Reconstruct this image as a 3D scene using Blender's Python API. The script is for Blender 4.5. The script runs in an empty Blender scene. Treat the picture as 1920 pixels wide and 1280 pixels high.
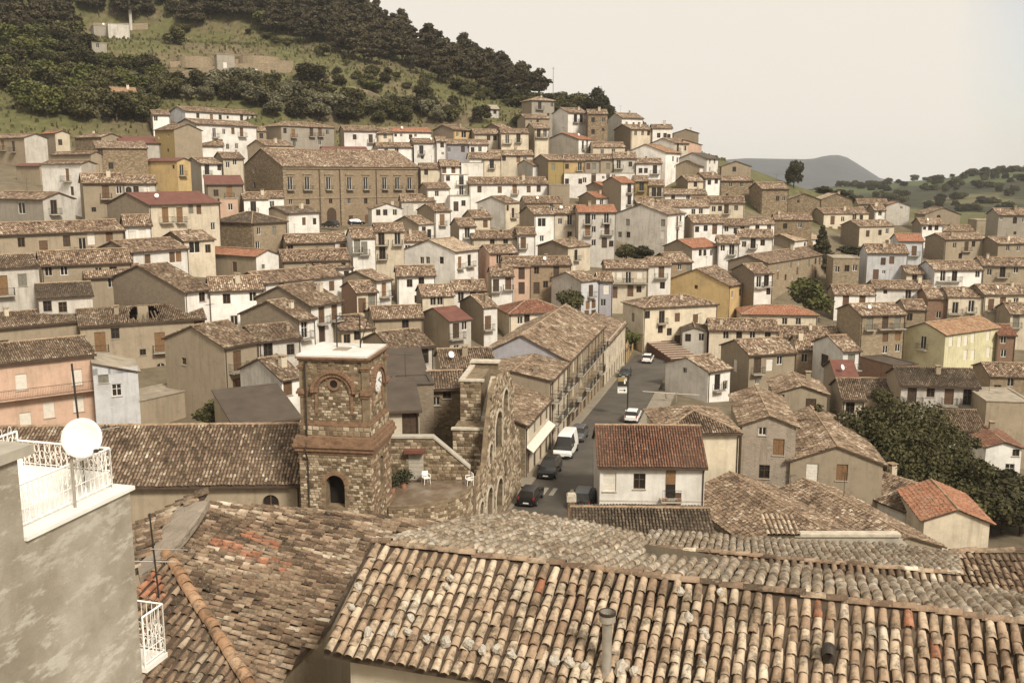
import bpy, math, random
import numpy as np
from mathutils import Vector, Matrix
from mathutils.geometry import tessellate_polygon

random.seed(7); RNG = np.random.default_rng(7)
sc = bpy.context.scene
COL = sc.collection
# ------------------------------------------------------------------ camera
FPX, HOR, CZ = 1844.0, 325.0, 30.0           # focal length in photo pixels, horizon row, eye height
PITCH = math.atan((640 - HOR) / FPX)
CP, SP = math.cos(PITCH), math.sin(PITCH)
cam = bpy.data.cameras.new('camera'); cam.sensor_width = 36.0; cam.lens = FPX / 1920 * 36
cam.clip_start = 0.1; cam.clip_end = 30000
camo = bpy.data.objects.new('camera', cam); COL.objects.link(camo)
camo.location = (0, 0, CZ); camo.rotation_euler = (math.pi / 2 - PITCH, 0, 0)
sc.camera = camo
# ------------------------------------------------------------------ sun, sky, exposure
SUN_AZ, SUN_EL = math.radians(147), math.radians(42)     # azimuth clockwise from +Y (the view direction)
sv = Vector((math.sin(SUN_AZ) * math.cos(SUN_EL), math.cos(SUN_AZ) * math.cos(SUN_EL), math.sin(SUN_EL)))
sun = bpy.data.lights.new('sun', 'SUN'); sun.energy = 3.0; sun.angle = math.radians(12); sun.color = (1, 0.93, 0.82)
suno = bpy.data.objects.new('sun', sun); COL.objects.link(suno)
suno.rotation_euler = sv.to_track_quat('Z', 'Y').to_euler(); suno.location = (60, -60, 120)
world = bpy.data.worlds.new('World'); sc.world = world; world.use_nodes = True
nt = world.node_tree; nt.nodes.clear()
def wn(t, **kw):
    n = nt.nodes.new(t)
    for k, v in kw.items(): setattr(n, k, v)
    return n
sky = wn('ShaderNodeTexSky', sky_type='NISHITA', sun_disc=False, sun_elevation=SUN_EL, sun_rotation=SUN_AZ, altitude=700, dust_density=2.0)
bg = wn('ShaderNodeBackground'); bg.inputs['Strength'].default_value = 0.1
out = wn('ShaderNodeOutputWorld'); mix = wn('ShaderNodeMix', data_type='RGBA')
tc = wn('ShaderNodeTexCoord'); no = wn('ShaderNodeTexNoise'); no.inputs['Scale'].default_value = 2.2; no.inputs['Detail'].default_value = 6
no.inputs['Roughness'].default_value = 0.6
gap_az, gap_el = math.atan2(2500 - 960, FPX), math.radians(7)          # the cloud sheet opens to the right of the view
dist = wn('ShaderNodeVectorMath', operation='DISTANCE'); dist.inputs[1].default_value = (math.sin(gap_az) * math.cos(gap_el), math.cos(gap_az) * math.cos(gap_el), math.sin(gap_el))
ad = wn('ShaderNodeMath', operation='ADD'); mu = wn('ShaderNodeMath', operation='MULTIPLY'); mu.inputs[1].default_value = 0.22
rp = wn('ShaderNodeValToRGB'); rp.color_ramp.elements[0].position = 0.28; rp.color_ramp.elements[1].position = 0.40
rp.color_ramp.elements[0].color = (0.35, 0.35, 0.35, 1)
lk = nt.links.new
lk(tc.outputs['Generated'], no.inputs['Vector']); lk(tc.outputs['Generated'], dist.inputs[0]); lk(no.outputs[0], mu.inputs[0]); lk(mu.outputs[0], ad.inputs[0]); lk(dist.outputs['Value'], ad.inputs[1]); lk(ad.outputs[0], rp.inputs[0])
lk(rp.outputs[0], mix.inputs[0]); lk(sky.outputs[0], mix.inputs[6]); mix.inputs[7].default_value = (6.45, 5.95, 5.25, 1)   # bright high cloud
lk(mix.outputs[2], bg.inputs[0]); lk(bg.outputs[0], out.inputs[0])
vs = sc.view_settings; vs.view_transform = 'Standard'; vs.look = 'None'; vs.exposure = 0.48; vs.gamma = 1.0; vs.use_curve_mapping = False
sc.cycles.max_bounces = 5; sc.cycles.diffuse_bounces = 3; sc.cycles.glossy_bounces = 2; sc.cycles.transmission_bounces = 2
sc.cycles.volume_bounces = 1; sc.cycles.caustics_reflective = False; sc.cycles.caustics_refractive = False

# ------------------------------------------------------------------ pixel <-> world helpers (photo is 1920 x 1280)
def ray(u, v):
    a = (u - 960) / FPX; b = (640 - v) / FPX
    dy = CP + b * SP; dz = b * CP - SP
    return a / dy, dz / dy                      # x / Y and (z - CZ) / Y
def pt(u, v, Y):
    ax, zr = ray(u, v); return Vector((ax * Y, Y, CZ + zr * Y))
def proj(p):
    d = p[1] * CP - (p[2] - CZ) * SP; h = p[1] * SP + (p[2] - CZ) * CP
    return 960 + FPX * p[0] / d, 640 - FPX * h / d
def pt_z(u, v, z):                              # where the ray of a pixel meets a level
    ax, zr = ray(u, v); Y = (z - CZ) / zr
    return Vector((ax * Y, Y, z))

# ------------------------------------------------------------------ materials
MAT = {}
class NB:
    """small node builder"""
    def __init__(s, name):
        s.m = bpy.data.materials.new(name); s.m.use_nodes = True; s.t = s.m.node_tree
        s.b = s.t.nodes['Principled BSDF']; s.b.inputs['Roughness'].default_value = 0.9
        s.b.inputs['Specular IOR Level'].default_value = 0.25
    def n(s, t, **kw):
        x = s.t.nodes.new(t)
        for k, v in kw.items():
            if k in x.inputs: x.inputs[k].default_value = v
            else: setattr(x, k, v)
        return x
    def l(s, a, b): s.t.links.new(a, b)
    def noise(s, vec, scale, detail=4, rough=0.55):
        x = s.n('ShaderNodeTexNoise'); x.inputs['Scale'].default_value = scale; x.inputs['Detail'].default_value = detail
        x.inputs['Roughness'].default_value = rough
        if vec is not None: s.l(vec, x.inputs['Vector'])
        return x.outputs[0]
    def ramp(s, fac, stops, interp='LINEAR'):
        r = s.n('ShaderNodeValToRGB'); cr = r.color_ramp; cr.interpolation = interp
        while len(cr.elements) < len(stops): cr.elements.new(0.5)
        for e, (p, c) in zip(cr.elements, stops):
            e.position = p; e.color = (*c, 1) if len(c) == 3 else c
        s.l(fac, r.inputs[0]); return r.outputs[0]
    def mix(s, fac, a, b, mode='MIX'):
        x = s.n('ShaderNodeMix', data_type='RGBA', blend_type=mode)
        for sock, val in ((0, fac), (6, a), (7, b)):
            if isinstance(val, (int, float)): x.inputs[sock].default_value = val
            elif isinstance(val, tuple): x.inputs[sock].default_value = (*val, 1) if len(val) == 3 else val
            else: s.l(val, x.inputs[sock])
        return x.outputs[2]
    def math(s, op, a, b=0.0):
        x = s.n('ShaderNodeMath', operation=op)
        for i, v in ((0, a), (1, b)):
            if isinstance(v, (int, float)): x.inputs[i].default_value = v
            else: s.l(v, x.inputs[i])
        return x.outputs[0]
    def coords(s, scale=(1, 1, 1), kind='Object', shift=True):
        tc = s.n('ShaderNodeTexCoord'); mp = s.n('ShaderNodeMapping'); mp.inputs['Scale'].default_value = scale
        s.l(tc.outputs[kind], mp.inputs['Vector'])
        if shift:
            oi = s.n('ShaderNodeObjectInfo'); m = s.math('MULTIPLY', oi.outputs['Random'], 97.0)
            s.l(m, mp.inputs['Location'])
        return mp.outputs[0]
    def bump(s, h, strength=0.4, dist=0.03):
        x = s.n('ShaderNodeBump'); x.inputs['Strength'].default_value = strength; x.inputs['Distance'].default_value = dist
        s.l(h, x.inputs['Height']); s.l(x.outputs[0], s.b.inputs['Normal'])
    def col(s, c): s.l(c, s.b.inputs['Base Color'])
def sc3(c, k): return tuple(max(0.0, min(1.0, x * k)) for x in c)

def plaster(key, name, c, stain=0.5, dark=(0.20, 0.16, 0.11), stone=0.0):
    b = NB(name); v = b.coords(); big = b.noise(v, 0.45, 5, 0.65)
    vs_ = b.coords((2.2, 2.2, 0.22)); streak = b.noise(vs_, 1.0, 4, 0.6)
    fine = b.noise(v, 9.0, 3)
    oi = b.n('ShaderNodeObjectInfo')
    base = b.mix(oi.outputs['Random'], sc3(c, 0.86), sc3(c, 1.10))
    base = b.mix(b.ramp(big, [(0.42, (0, 0, 0)), (0.68, (1, 1, 1))]), base, b.mix(0.35, base, dark))
    f = b.ramp(streak, [(0.50, (0, 0, 0)), (0.72, (stain, stain, stain))])
    base = b.mix(f, base, dark)
    base = b.mix(b.ramp(fine, [(0.3, (0.0,) * 3), (0.8, (0.25,) * 3)]), base, sc3(c, 0.6))
    blot = b.noise(v, 1.7, 6, 0.72)
    base = b.mix(b.ramp(blot, [(0.55, (0, 0, 0)), (0.63, (stain * 0.7,) * 3)]), base, sc3(c, 0.55))
    base = b.mix(b.ramp(blot, [(0.30, (0.35,) * 3), (0.40, (0, 0, 0))]), base, sc3(c, 1.35))
    h = fine
    if stone > 0:
        vo = b.n('ShaderNodeTexVoronoi'); vo.inputs['Scale'].default_value = 2.3
        mp = b.coords((1, 1, 1.7)); b.l(mp, vo.inputs['Vector'])
        cellc = b.ramp(vo.outputs['Color'], [(0.1, sc3(c, 0.62)), (0.5, c), (0.9, sc3(c, 1.55))])
        base = b.mix(stone, base, cellc)
        edge = b.n('ShaderNodeTexVoronoi', feature='DISTANCE_TO_EDGE'); edge.inputs['Scale'].default_value = 2.3; b.l(mp, edge.inputs['Vector'])
        ed = b.ramp(edge.outputs[0], [(0.0, (0, 0, 0)), (0.09, (1, 1, 1))])
        base = b.mix(ed, b.mix(stone, base, sc3(c, 0.5)), base); h = ed
    b.col(base); b.bump(h, 0.5 if stone else 0.25, 0.03); b.b.inputs['Roughness'].default_value = 0.95
    MAT[key] = b.m; return b.m
WALLS = {  # code: (word, colour, stain, stone)
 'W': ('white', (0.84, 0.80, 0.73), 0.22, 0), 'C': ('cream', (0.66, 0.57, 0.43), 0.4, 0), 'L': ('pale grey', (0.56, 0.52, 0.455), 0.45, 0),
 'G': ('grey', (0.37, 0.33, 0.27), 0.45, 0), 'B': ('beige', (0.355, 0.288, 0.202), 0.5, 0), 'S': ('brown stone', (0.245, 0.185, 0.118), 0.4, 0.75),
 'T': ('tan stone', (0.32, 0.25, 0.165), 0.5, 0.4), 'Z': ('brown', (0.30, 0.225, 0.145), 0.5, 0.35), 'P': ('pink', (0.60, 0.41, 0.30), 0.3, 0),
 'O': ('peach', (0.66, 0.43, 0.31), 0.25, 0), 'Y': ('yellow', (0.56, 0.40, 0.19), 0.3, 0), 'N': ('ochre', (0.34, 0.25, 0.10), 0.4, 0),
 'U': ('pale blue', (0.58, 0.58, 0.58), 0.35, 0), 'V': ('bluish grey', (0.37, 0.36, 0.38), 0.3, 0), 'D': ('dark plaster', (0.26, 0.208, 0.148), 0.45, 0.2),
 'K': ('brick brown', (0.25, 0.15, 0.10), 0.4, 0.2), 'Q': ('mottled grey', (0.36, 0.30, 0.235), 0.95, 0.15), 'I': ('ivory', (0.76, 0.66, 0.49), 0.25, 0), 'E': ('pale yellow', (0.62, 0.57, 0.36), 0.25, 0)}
for k, (w, c, s, st) in WALLS.items(): plaster(k, 'plaster_' + w.replace(' ', '_'), c, s, stone=st)

TILE_STOPS = {
 't': [(0.0, (0.045, 0.030, 0.019)), (0.14, (0.10, 0.064, 0.040)), (0.34, (0.175, 0.112, 0.071)), (0.56, (0.268, 0.182, 0.117)), (0.76, (0.36, 0.26, 0.174)), (0.9, (0.51, 0.405, 0.29)), (1.0, (0.72, 0.62, 0.48))],
 'r': [(0.0, (0.26, 0.105, 0.058)), (0.4, (0.37, 0.155, 0.085)), (0.8, (0.43, 0.21, 0.125)), (1.0, (0.48, 0.29, 0.19))],
 'b': [(0.0, (0.10, 0.045, 0.028)), (0.4, (0.19, 0.078, 0.046)), (0.8, (0.27, 0.125, 0.075)), (1.0, (0.34, 0.20, 0.13))],
 'd': [(0.0, (0.035, 0.026, 0.018)), (0.4, (0.095, 0.068, 0.045)), (0.8, (0.18, 0.132, 0.088)), (1.0, (0.36, 0.28, 0.20))],
 'o': [(0.0, (0.22, 0.115, 0.060)), (0.4, (0.36, 0.205, 0.112)), (0.8, (0.43, 0.27, 0.16)), (1.0, (0.50, 0.36, 0.24))],
 'p': [(0.0, (0.17, 0.108, 0.068)), (0.12, (0.29, 0.195, 0.125)), (0.35, (0.42, 0.30, 0.20)), (0.6, (0.53, 0.405, 0.28)), (0.85, (0.63, 0.51, 0.37)), (1.0, (0.75, 0.65, 0.51))],
 'h': [(0.0, (0.26, 0.18, 0.115)), (0.25, (0.42, 0.32, 0.215)), (0.6, (0.58, 0.47, 0.34)), (0.85, (0.70, 0.60, 0.46)), (1.0, (0.80, 0.72, 0.60))]}  # 'h': bleached tiles, with grazing sunlight on the far slopes put into the colour
ROOFWORD = {'t': 'tan tiled roof', 'r': 'red tiled roof', 'b': 'rust tiled roof', 'd': 'dark weathered roof', 'o': 'orange tiled roof', 'p': 'bleached tiled roof',
            'm': 'maroon sheet roof', 'g': 'grey sheet roof', 'c': 'flat concrete roof'}
def lichen(b, v, base):
    n1 = b.noise(v, 4.0, 6, 0.75); n2 = b.noise(v, 19.0, 4, 0.7); n3 = b.noise(v, 1.1, 3, 0.6)
    base = b.mix(b.ramp(n1, [(0.46, (0, 0, 0)), (0.62, (0.8,) * 3)]), base, (0.085, 0.066, 0.043))
    base = b.mix(b.ramp(n3, [(0.50, (0, 0, 0)), (0.72, (0.45,) * 3)]), base, (0.10, 0.082, 0.052))
    return b.mix(b.ramp(n2, [(0.57, (0, 0, 0)), (0.72, (0.55,) * 3)]), base, (0.56, 0.49, 0.38)), n2
for k, stops in TILE_STOPS.items():
    # real tile pieces: one colour each, weathered
    b = NB('clay_tile_' + k); g = b.n('ShaderNodeNewGeometry'); oi = b.n('ShaderNodeObjectInfo')
    v = b.coords(kind='Object', shift=True)
    r = b.math('FRACT', b.math('ADD', g.outputs['Random Per Island'], b.math('MULTIPLY', oi.outputs['Random'], 7.31)))
    pos = b.n('ShaderNodeNewGeometry').outputs['Position']
    patch = b.noise(pos, 0.55, 3, 0.6)
    r2 = b.math('ADD', b.math('MULTIPLY', r, 0.72), b.math('MULTIPLY', b.math('SUBTRACT', patch, 0.40), 1.4))
    r2.node.use_clamp = True
    base = b.ramp(r2, stops); base, h = lichen(b, pos, base)
    b.col(base); b.bump(h, 0.35, 0.012); MAT['tile_' + k] = b.m
    # distant roofs: same tiles, too small to pick apart
    b = NB('roof_tiles_far_' + k); uv = b.n('ShaderNodeUVMap'); sx = b.n('ShaderNodeSeparateXYZ'); b.l(uv.outputs[0], sx.inputs[0])
    U = b.math('DIVIDE', sx.outputs[0], 0.27); V = b.math('DIVIDE', sx.outputs[1], 0.42)
    fu = b.math('FLOOR', U); cb = b.n('ShaderNodeCombineXYZ')
    wv = b.n('ShaderNodeTexWhiteNoise', noise_dimensions='1D'); b.l(fu, wv.inputs['W'])
    V2 = b.math('ADD', V, wv.outputs[0])
    b.l(fu, cb.inputs[0]); b.l(b.math('FLOOR', V2), cb.inputs[1]); b.l(b.math('MULTIPLY', b.n('ShaderNodeObjectInfo').outputs['Random'], 55.0), cb.inputs[2])
    wn3 = b.n('ShaderNodeTexWhiteNoise', noise_dimensions='3D'); b.l(cb.outputs[0], wn3.inputs['Vector'])
    pos = b.n('ShaderNodeNewGeometry').outputs['Position']
    patch = b.noise(pos, 0.42, 4, 0.65); spot = b.noise(pos, 1.9, 3, 0.7)
    oi = b.n('ShaderNodeObjectInfo')
    r2 = b.math('ADD', b.math('MULTIPLY', wn3.outputs[0], 0.70), b.math('MULTIPLY', b.math('SUBTRACT', patch, 0.36), 1.0))
    r2 = b.math('ADD', r2, b.math('MULTIPLY', b.math('SUBTRACT', spot, 0.5), 1.5))
    r2 = b.math('ADD', r2, b.math('MULTIPLY', b.math('SUBTRACT', oi.outputs['Random'], 0.5), 0.16)); r2.node.use_clamp = True
    base = b.ramp(r2, stops)
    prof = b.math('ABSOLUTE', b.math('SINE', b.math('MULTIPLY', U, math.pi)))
    base = b.mix(b.ramp(prof, [(0.15, (1, 1, 1)), (0.55, (0, 0, 0))]), base, (0.055, 0.038, 0.024))   # shade in the channels between tile columns, painted into the colour
    fr = b.math('FRACT', V2)
    hgt = b.math('ADD', prof, b.math('MULTIPLY', fr, 0.5))
    b.col(base); b.bump(hgt, 0.8, 0.07); MAT['far_' + k] = b.m

def simple(key, name, c, rough=0.8, var=0.25, scale=3.0, metal=0.0, spec=0.3, bump=0.15):
    b = NB(name); v = b.coords(); n1 = b.noise(v, scale, 4, 0.6)
    b.col(b.ramp(n1, [(0.25, sc3(c, 1 - var)), (0.75, sc3(c, 1 + var))]))
    b.b.inputs['Roughness'].default_value = rough; b.b.inputs['Metallic'].default_value = metal; b.b.inputs['Specular IOR Level'].default_value = spec
    if bump: b.bump(b.noise(v, scale * 6, 3), bump, 0.01)
    MAT[key] = b.m; return b.m
simple('roofbase', 'roof_bed_mortar', (0.085, 0.060, 0.040), 0.95, 0.5, 2.5)
simple('ridge', 'ridge_tile_pale', (0.33, 0.235, 0.15), 0.95, 0.5, 2.0)
simple('mortar', 'lime_mortar', (0.50, 0.44, 0.34), 0.95, 0.3, 3.0, bump=0.5)
simple('eave', 'eave_board_dark', (0.09, 0.063, 0.042), 0.9, 0.4, 2.0)
simple('glass', 'window_glass_dark', (0.025, 0.022, 0.019), 0.12, 0.3, 1.0, spec=0.5, bump=0)
simple('frame', 'window_frame_pale', (0.50, 0.45, 0.37), 0.6, 0.15)
simple('framew', 'window_frame_white', (0.72, 0.68, 0.61), 0.6, 0.1)
simple('shut', 'shutter_brown', (0.135, 0.078, 0.043), 0.7, 0.3, 4)
simple('shut2', 'shutter_ochre', (0.22, 0.125, 0.06), 0.7, 0.25, 4)
simple('shut3', 'shutter_grey_green', (0.20, 0.185, 0.145), 0.7, 0.25, 4)
simple('blind', 'roller_blind_pale', (0.68, 0.63, 0.54), 0.6, 0.12)
simple('doorb', 'door_dark_wood', (0.075, 0.048, 0.030), 0.6, 0.3, 3)
simple('iron', 'iron_dark', (0.045, 0.036, 0.028), 0.6, 0.3, 6, metal=0.2)
simple('pipe', 'drainpipe_brown', (0.07, 0.048, 0.034), 0.6, 0.3, 2)
simple('white', 'white_paint', (0.84, 0.81, 0.75), 0.55, 0.05)
simple('marble', 'coping_marble', (0.80, 0.77, 0.70), 0.5, 0.1, 2)
simple('concrete', 'concrete', (0.40, 0.36, 0.29), 0.95, 0.25, 1.5, bump=0.4)
simple('sheet_m', 'roof_sheet_maroon', (0.155, 0.062, 0.043), 0.7, 0.3, 0.8)
simple('sheet_g', 'roof_sheet_grey', (0.082, 0.062, 0.045), 0.7, 0.25, 0.7)
simple('sheet_c', 'roof_concrete', (0.33, 0.28, 0.21), 0.9, 0.35, 0.8)
simple('asphalt', 'asphalt', (0.094, 0.081, 0.064), 0.9, 0.3, 0.35, bump=0.3)
simple('paving', 'pavement_slabs', (0.26, 0.22, 0.165), 0.9, 0.25, 1.2, bump=0.3)
simple('paint', 'road_paint_worn', (0.34, 0.31, 0.25), 0.8, 0.35, 5)
simple('rubber', 'tyre_rubber', (0.018, 0.017, 0.016), 0.8, 0.2)
simple('chrome', 'wheel_rim', (0.42, 0.41, 0.39), 0.35, 0.1, metal=0.7)
simple('steel', 'galvanised_steel', (0.42, 0.38, 0.32), 0.45, 0.25, 5, metal=0.5)
simple('bark', 'bark', (0.085, 0.060, 0.040), 0.95, 0.4, 5, bump=0.6)
simple('rock', 'field_stone', (0.47, 0.42, 0.345), 0.95, 0.4, 7, bump=0.7)
simple('brick', 'old_brick', (0.215, 0.13, 0.078), 0.95, 0.45, 3, bump=0.6)
simple('stone_b', 'tower_rubble_brown', (0.20, 0.148, 0.092), 0.95, 0.5, 2.2, bump=0.7)
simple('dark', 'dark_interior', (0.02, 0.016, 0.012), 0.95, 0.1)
simple('lightplate', 'number_plate_white', (0.75, 0.73, 0.68), 0.5, 0.02)
simple('redlamp', 'tail_lamp_red', (0.35, 0.03, 0.02), 0.3, 0.1)
simple('signblk', 'sign_dark', (0.03, 0.028, 0.025), 0.5, 0.1)
simple('wood', 'weathered_wood', (0.20, 0.145, 0.095), 0.9, 0.35, 3)
simple('terr', 'terracotta', (0.36, 0.19, 0.115), 0.9, 0.25)
simple('steps', 'brick_steps', (0.16, 0.085, 0.055), 0.95, 0.3)
b = NB('tower_stone'); oi = b.n('ShaderNodeObjectInfo'); g = b.n('ShaderNodeNewGeometry'); pos = g.outputs['Position']
r = b.math('FRACT', b.math('ADD', g.outputs['Random Per Island'], b.math('MULTIPLY', oi.outputs['Random'], 5.7)))
c_ = b.ramp(r, [(0.0, (0.10, 0.072, 0.043)), (0.25, (0.185, 0.133, 0.083)), (0.55, (0.285, 0.215, 0.14)), (0.8, (0.40, 0.32, 0.22)), (1.0, (0.56, 0.47, 0.35))])
n_ = b.noise(pos, 7.0, 5, 0.7); c_ = b.mix(b.ramp(n_, [(0.5, (0, 0, 0)), (0.8, (0.7,) * 3)]), c_, (0.12, 0.09, 0.055)); b.col(c_); b.bump(n_, 0.7, 0.03); MAT['stone'] = b.m
# ------------------------------------------------------------------ mesh helpers
class MB:
    def __init__(s): s.v = []; s.f = []; s.m = []; s.uv = {}
    def add(s, vs, fs, mi=0):
        o = len(s.v); s.v.extend([tuple(p) for p in vs])
        for f in fs: s.f.append(tuple(i + o for i in f)); s.m.append(mi)
    def quad(s, a, b, c, d, mi=0, uv=None):
        o = len(s.v); s.v.extend([tuple(a), tuple(b), tuple(c), tuple(d)])
        if uv: s.uv[len(s.f)] = uv
        s.f.append((o, o + 1, o + 2, o + 3)); s.m.append(mi)
    def poly(s, ps, mi=0, uv=None):
        o = len(s.v); s.v.extend([tuple(p) for p in ps])
        if uv: s.uv[len(s.f)] = uv
        s.f.append(tuple(range(o, o + len(ps)))); s.m.append(mi)
    def box(s, x0, x1, y0, y1, z0, z1, mi=0, M=None):
        vs = [Vector(p) for p in ((x0, y0, z0), (x1, y0, z0), (x1, y1, z0), (x0, y1, z0), (x0, y0, z1), (x1, y0, z1), (x1, y1, z1), (x0, y1, z1))]
        if M is not None: vs = [M @ p for p in vs]
        s.add(vs, [(0, 3, 2, 1), (4, 5, 6, 7), (0, 1, 5, 4), (1, 2, 6, 5), (2, 3, 7, 6), (3, 0, 4, 7)], mi)
    def bar(s, a, b, r, mi=0, n=5, r2=None):
        a = Vector(a); b = Vector(b); d = (b - a)
        if d.length < 1e-6: return
        q = d.to_track_quat('Z', 'Y'); r2 = r if r2 is None else r2
        ring = [(math.cos(2 * math.pi * i / n), math.sin(2 * math.pi * i / n)) for i in range(n)]
        vs = [a + q @ Vector((c * r, t * r, 0)) for c, t in ring] + [b + q @ Vector((c * r2, t * r2, 0)) for c, t in ring]
        s.add(vs, [(i, (i + 1) % n, n + (i + 1) % n, n + i) for i in range(n)] + [tuple(range(n - 1, -1, -1)), tuple(range(n, 2 * n))], mi)
    def lathe(s, prof, n=12, M=None, mi=0):
        vs = []
        for r, z in prof:
            for i in range(n):
                a = 2 * math.pi * i / n; p = Vector((r * math.cos(a), r * math.sin(a), z)); vs.append(M @ p if M is not None else p)
        fs = [(j * n + i, j * n + (i + 1) % n, (j + 1) * n + (i + 1) % n, (j + 1) * n + i) for j in range(len(prof) - 1) for i in range(n)]
        s.add(vs, fs, mi)
    def mesh(s, name, mats, smooth=False):
        me = bpy.data.meshes.new(name); me.from_pydata(s.v, [], s.f)
        for m in mats: me.materials.append(MAT[m] if isinstance(m, str) else m)
        if len(mats) > 1: me.polygons.foreach_set('material_index', s.m)
        if s.uv:
            l = me.uv_layers.new(name='UVMap')
            for fi, uv in s.uv.items():
                for k, li in enumerate(me.polygons[fi].loop_indices): l.data[li].uv = uv[k]
        if smooth: me.polygons.foreach_set('use_smooth', [True] * len(me.polygons))
        me.update(); return me
    def obj(s, name, mats, parent=None, **kw):
        if isinstance(mats, str): mats = [mats]
        return link(name, s.mesh(name, mats, kw.pop('smooth', False)), parent, **kw)
def link(name, data, parent=None, loc=None, rot=None, label=None, cat=None, group=None, kind=None):
    o = bpy.data.objects.new(name, data); COL.objects.link(o)
    if parent is not None: o.parent = parent
    if loc is not None: o.location = loc
    if rot is not None: o.rotation_euler = rot
    if label: o['label'] = label
    if cat: o['category'] = cat
    if group: o['group'] = group
    if kind: o['kind'] = kind
    return o
def thing(name, label, cat, loc=(0, 0, 0), rz=0.0, group=None):
    o = link(name, None, None, loc, (0, 0, rz), label, cat, group); o.empty_display_size = 0.5; return o
def copy_tree(o, parent=None):
    c = o.copy(); COL.objects.link(c); c.parent = parent
    for ch in list(o.children): copy_tree(ch, c)
    return c
def mesh_np(name, V, Fq, mats, smooth=False, midx=None):
    me = bpy.data.meshes.new(name); nv, nf = len(V), len(Fq); k = Fq.shape[1]
    me.vertices.add(nv); me.vertices.foreach_set('co', np.ascontiguousarray(V, dtype=np.float32).ravel())
    me.loops.add(nf * k); me.loops.foreach_set('vertex_index', np.ascontiguousarray(Fq, dtype=np.int32).ravel())
    me.polygons.add(nf); me.polygons.foreach_set('loop_start', np.arange(0, nf * k, k, dtype=np.int32))
    me.polygons.foreach_set('loop_total', np.full(nf, k, dtype=np.int32))
    for m in mats: me.materials.append(MAT[m] if isinstance(m, str) else m)
    if midx is not None: me.polygons.foreach_set('material_index', midx.astype(np.int32))
    if smooth: me.polygons.foreach_set('use_smooth', np.ones(nf, dtype=bool))
    me.update(calc_edges=True); me.validate(); return me
# ------------------------------------------------------------------ clay tiles (coppi)
def tile_template(nseg, L, r0, r1, lift, thick=0.0):
    """half-round cover tile in (across, down, normal): narrow end up-slope, wide raised end down-slope"""
    vs = []; fs = []
    for (v, r, n0) in ((-L / 2, r0, 0.0), (L / 2, r1, lift)):
        for i in range(nseg + 1):
            a = math.pi * i / nseg; vs.append((r * math.cos(a), v, n0 + r * math.sin(a) * 0.92))
    n = nseg + 1
    for i in range(nseg): fs.append((i, n + i, n + i + 1, i + 1))
    if thick > 0:
        o = len(vs)
        for i in range(n):
            a = math.pi * i / nseg; vs.append(((r1 - thick) * math.cos(a), L / 2, lift + (r1 - thick) * math.sin(a) * 0.92))
        for i in range(nseg): fs.append((n + i, o + i, o + i + 1, n + i + 1))
    return np.array(vs), np.array(fs)
def in_poly(s, v, poly):
    inside = np.zeros(len(s), bool); n = len(poly)
    for i in range(n):
        x1, y1 = poly[i]; x2, y2 = poly[(i + 1) % n]
        c = ((y1 > v) != (y2 > v)); xi = (x2 - x1) * (v - y1) / ((y2 - y1) if abs(y2 - y1) > 1e-9 else 1e-9) + x1
        inside ^= c & (s < xi)
    return inside
def tile_field(p0, dn, poly3, pitch=0.225, expo=0.34, hole=None, jit=1.0):
    """centres and axes of the tiles that cover a 3D polygon; dn is the down-slope unit vector (3D)"""
    dn = Vector(dn).normalized(); P = [Vector(p) for p in poly3]
    nrm = Vector((0, 0, 0))
    for i in range(1, len(P) - 1): nrm += (P[i] - P[0]).cross(P[i + 1] - P[0])
    if nrm.z < 0: nrm = -nrm
    nrm.normalize(); ac = dn.cross(nrm).normalized(); p0 = Vector(p0)
    sv_ = [((q - p0).dot(ac), (q - p0).dot(dn)) for q in P]
    s0, s1 = min(a for a, _ in sv_), max(a for a, _ in sv_); v0, v1 = min(c for _, c in sv_), max(c for _, c in sv_)
    S, V = np.meshgrid(np.arange(s0 + pitch / 2, s1, pitch), np.arange(v1 - expo / 2, v0, -expo))
    S = S.ravel(); V = V.ravel(); k = in_poly(S, V, sv_)
    if hole is not None: k &= ~in_poly(S, V, [((q - p0).dot(ac), (q - p0).dot(dn)) for q in hole])
    S, V = S[k], V[k]; n = len(S)
    S = S + RNG.normal(0, 0.010 * jit, n); V = V + RNG.normal(0, 0.022 * jit, n)
    H = RNG.normal(0.0, 0.006 * jit, n) + 0.028 * np.sin(S * 0.9 + V * 0.3) * jit
    return np.array(p0), np.array(ac), np.array(dn), np.array(nrm), S, V, H
def tile_verts(fld, tv):
    p0, ac, dn, nr, S, V, H = fld; n = len(S)
    yaw = RNG.normal(0, 0.035, n); c, s = np.cos(yaw), np.sin(yaw)
    sc_ = RNG.uniform(0.93, 1.07, n)
    a = tv[None, :, 0] * sc_[:, None]; d = tv[None, :, 1]; h = tv[None, :, 2]
    a2 = a * c[:, None] - d * s[:, None] + S[:, None]; d2 = a * s[:, None] + d * c[:, None] + V[:, None]; h2 = h + H[:, None]
    return p0 + a2[..., None] * ac + d2[..., None] * dn + h2[..., None] * nr
TV4, TF4 = tile_template(4, 0.44, 0.068, 0.086, 0.035)
def tiles_mesh(name, flds, mats, tv=TV4, tf=TF4):
    Vs, Fs, o = [], [], 0
    for f in flds:
        n = len(f[4])
        if n == 0: continue
        v = tile_verts(f, tv); Vs.append(v.reshape(-1, 3)); Fs.append((tf[None] + (np.arange(n) * len(tv))[:, None, None] + o).reshape(-1, 4)); o += n * len(tv)
    if not Vs: return None
    return mesh_np(name, np.concatenate(Vs), np.concatenate(Fs), mats, smooth=False)
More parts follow.
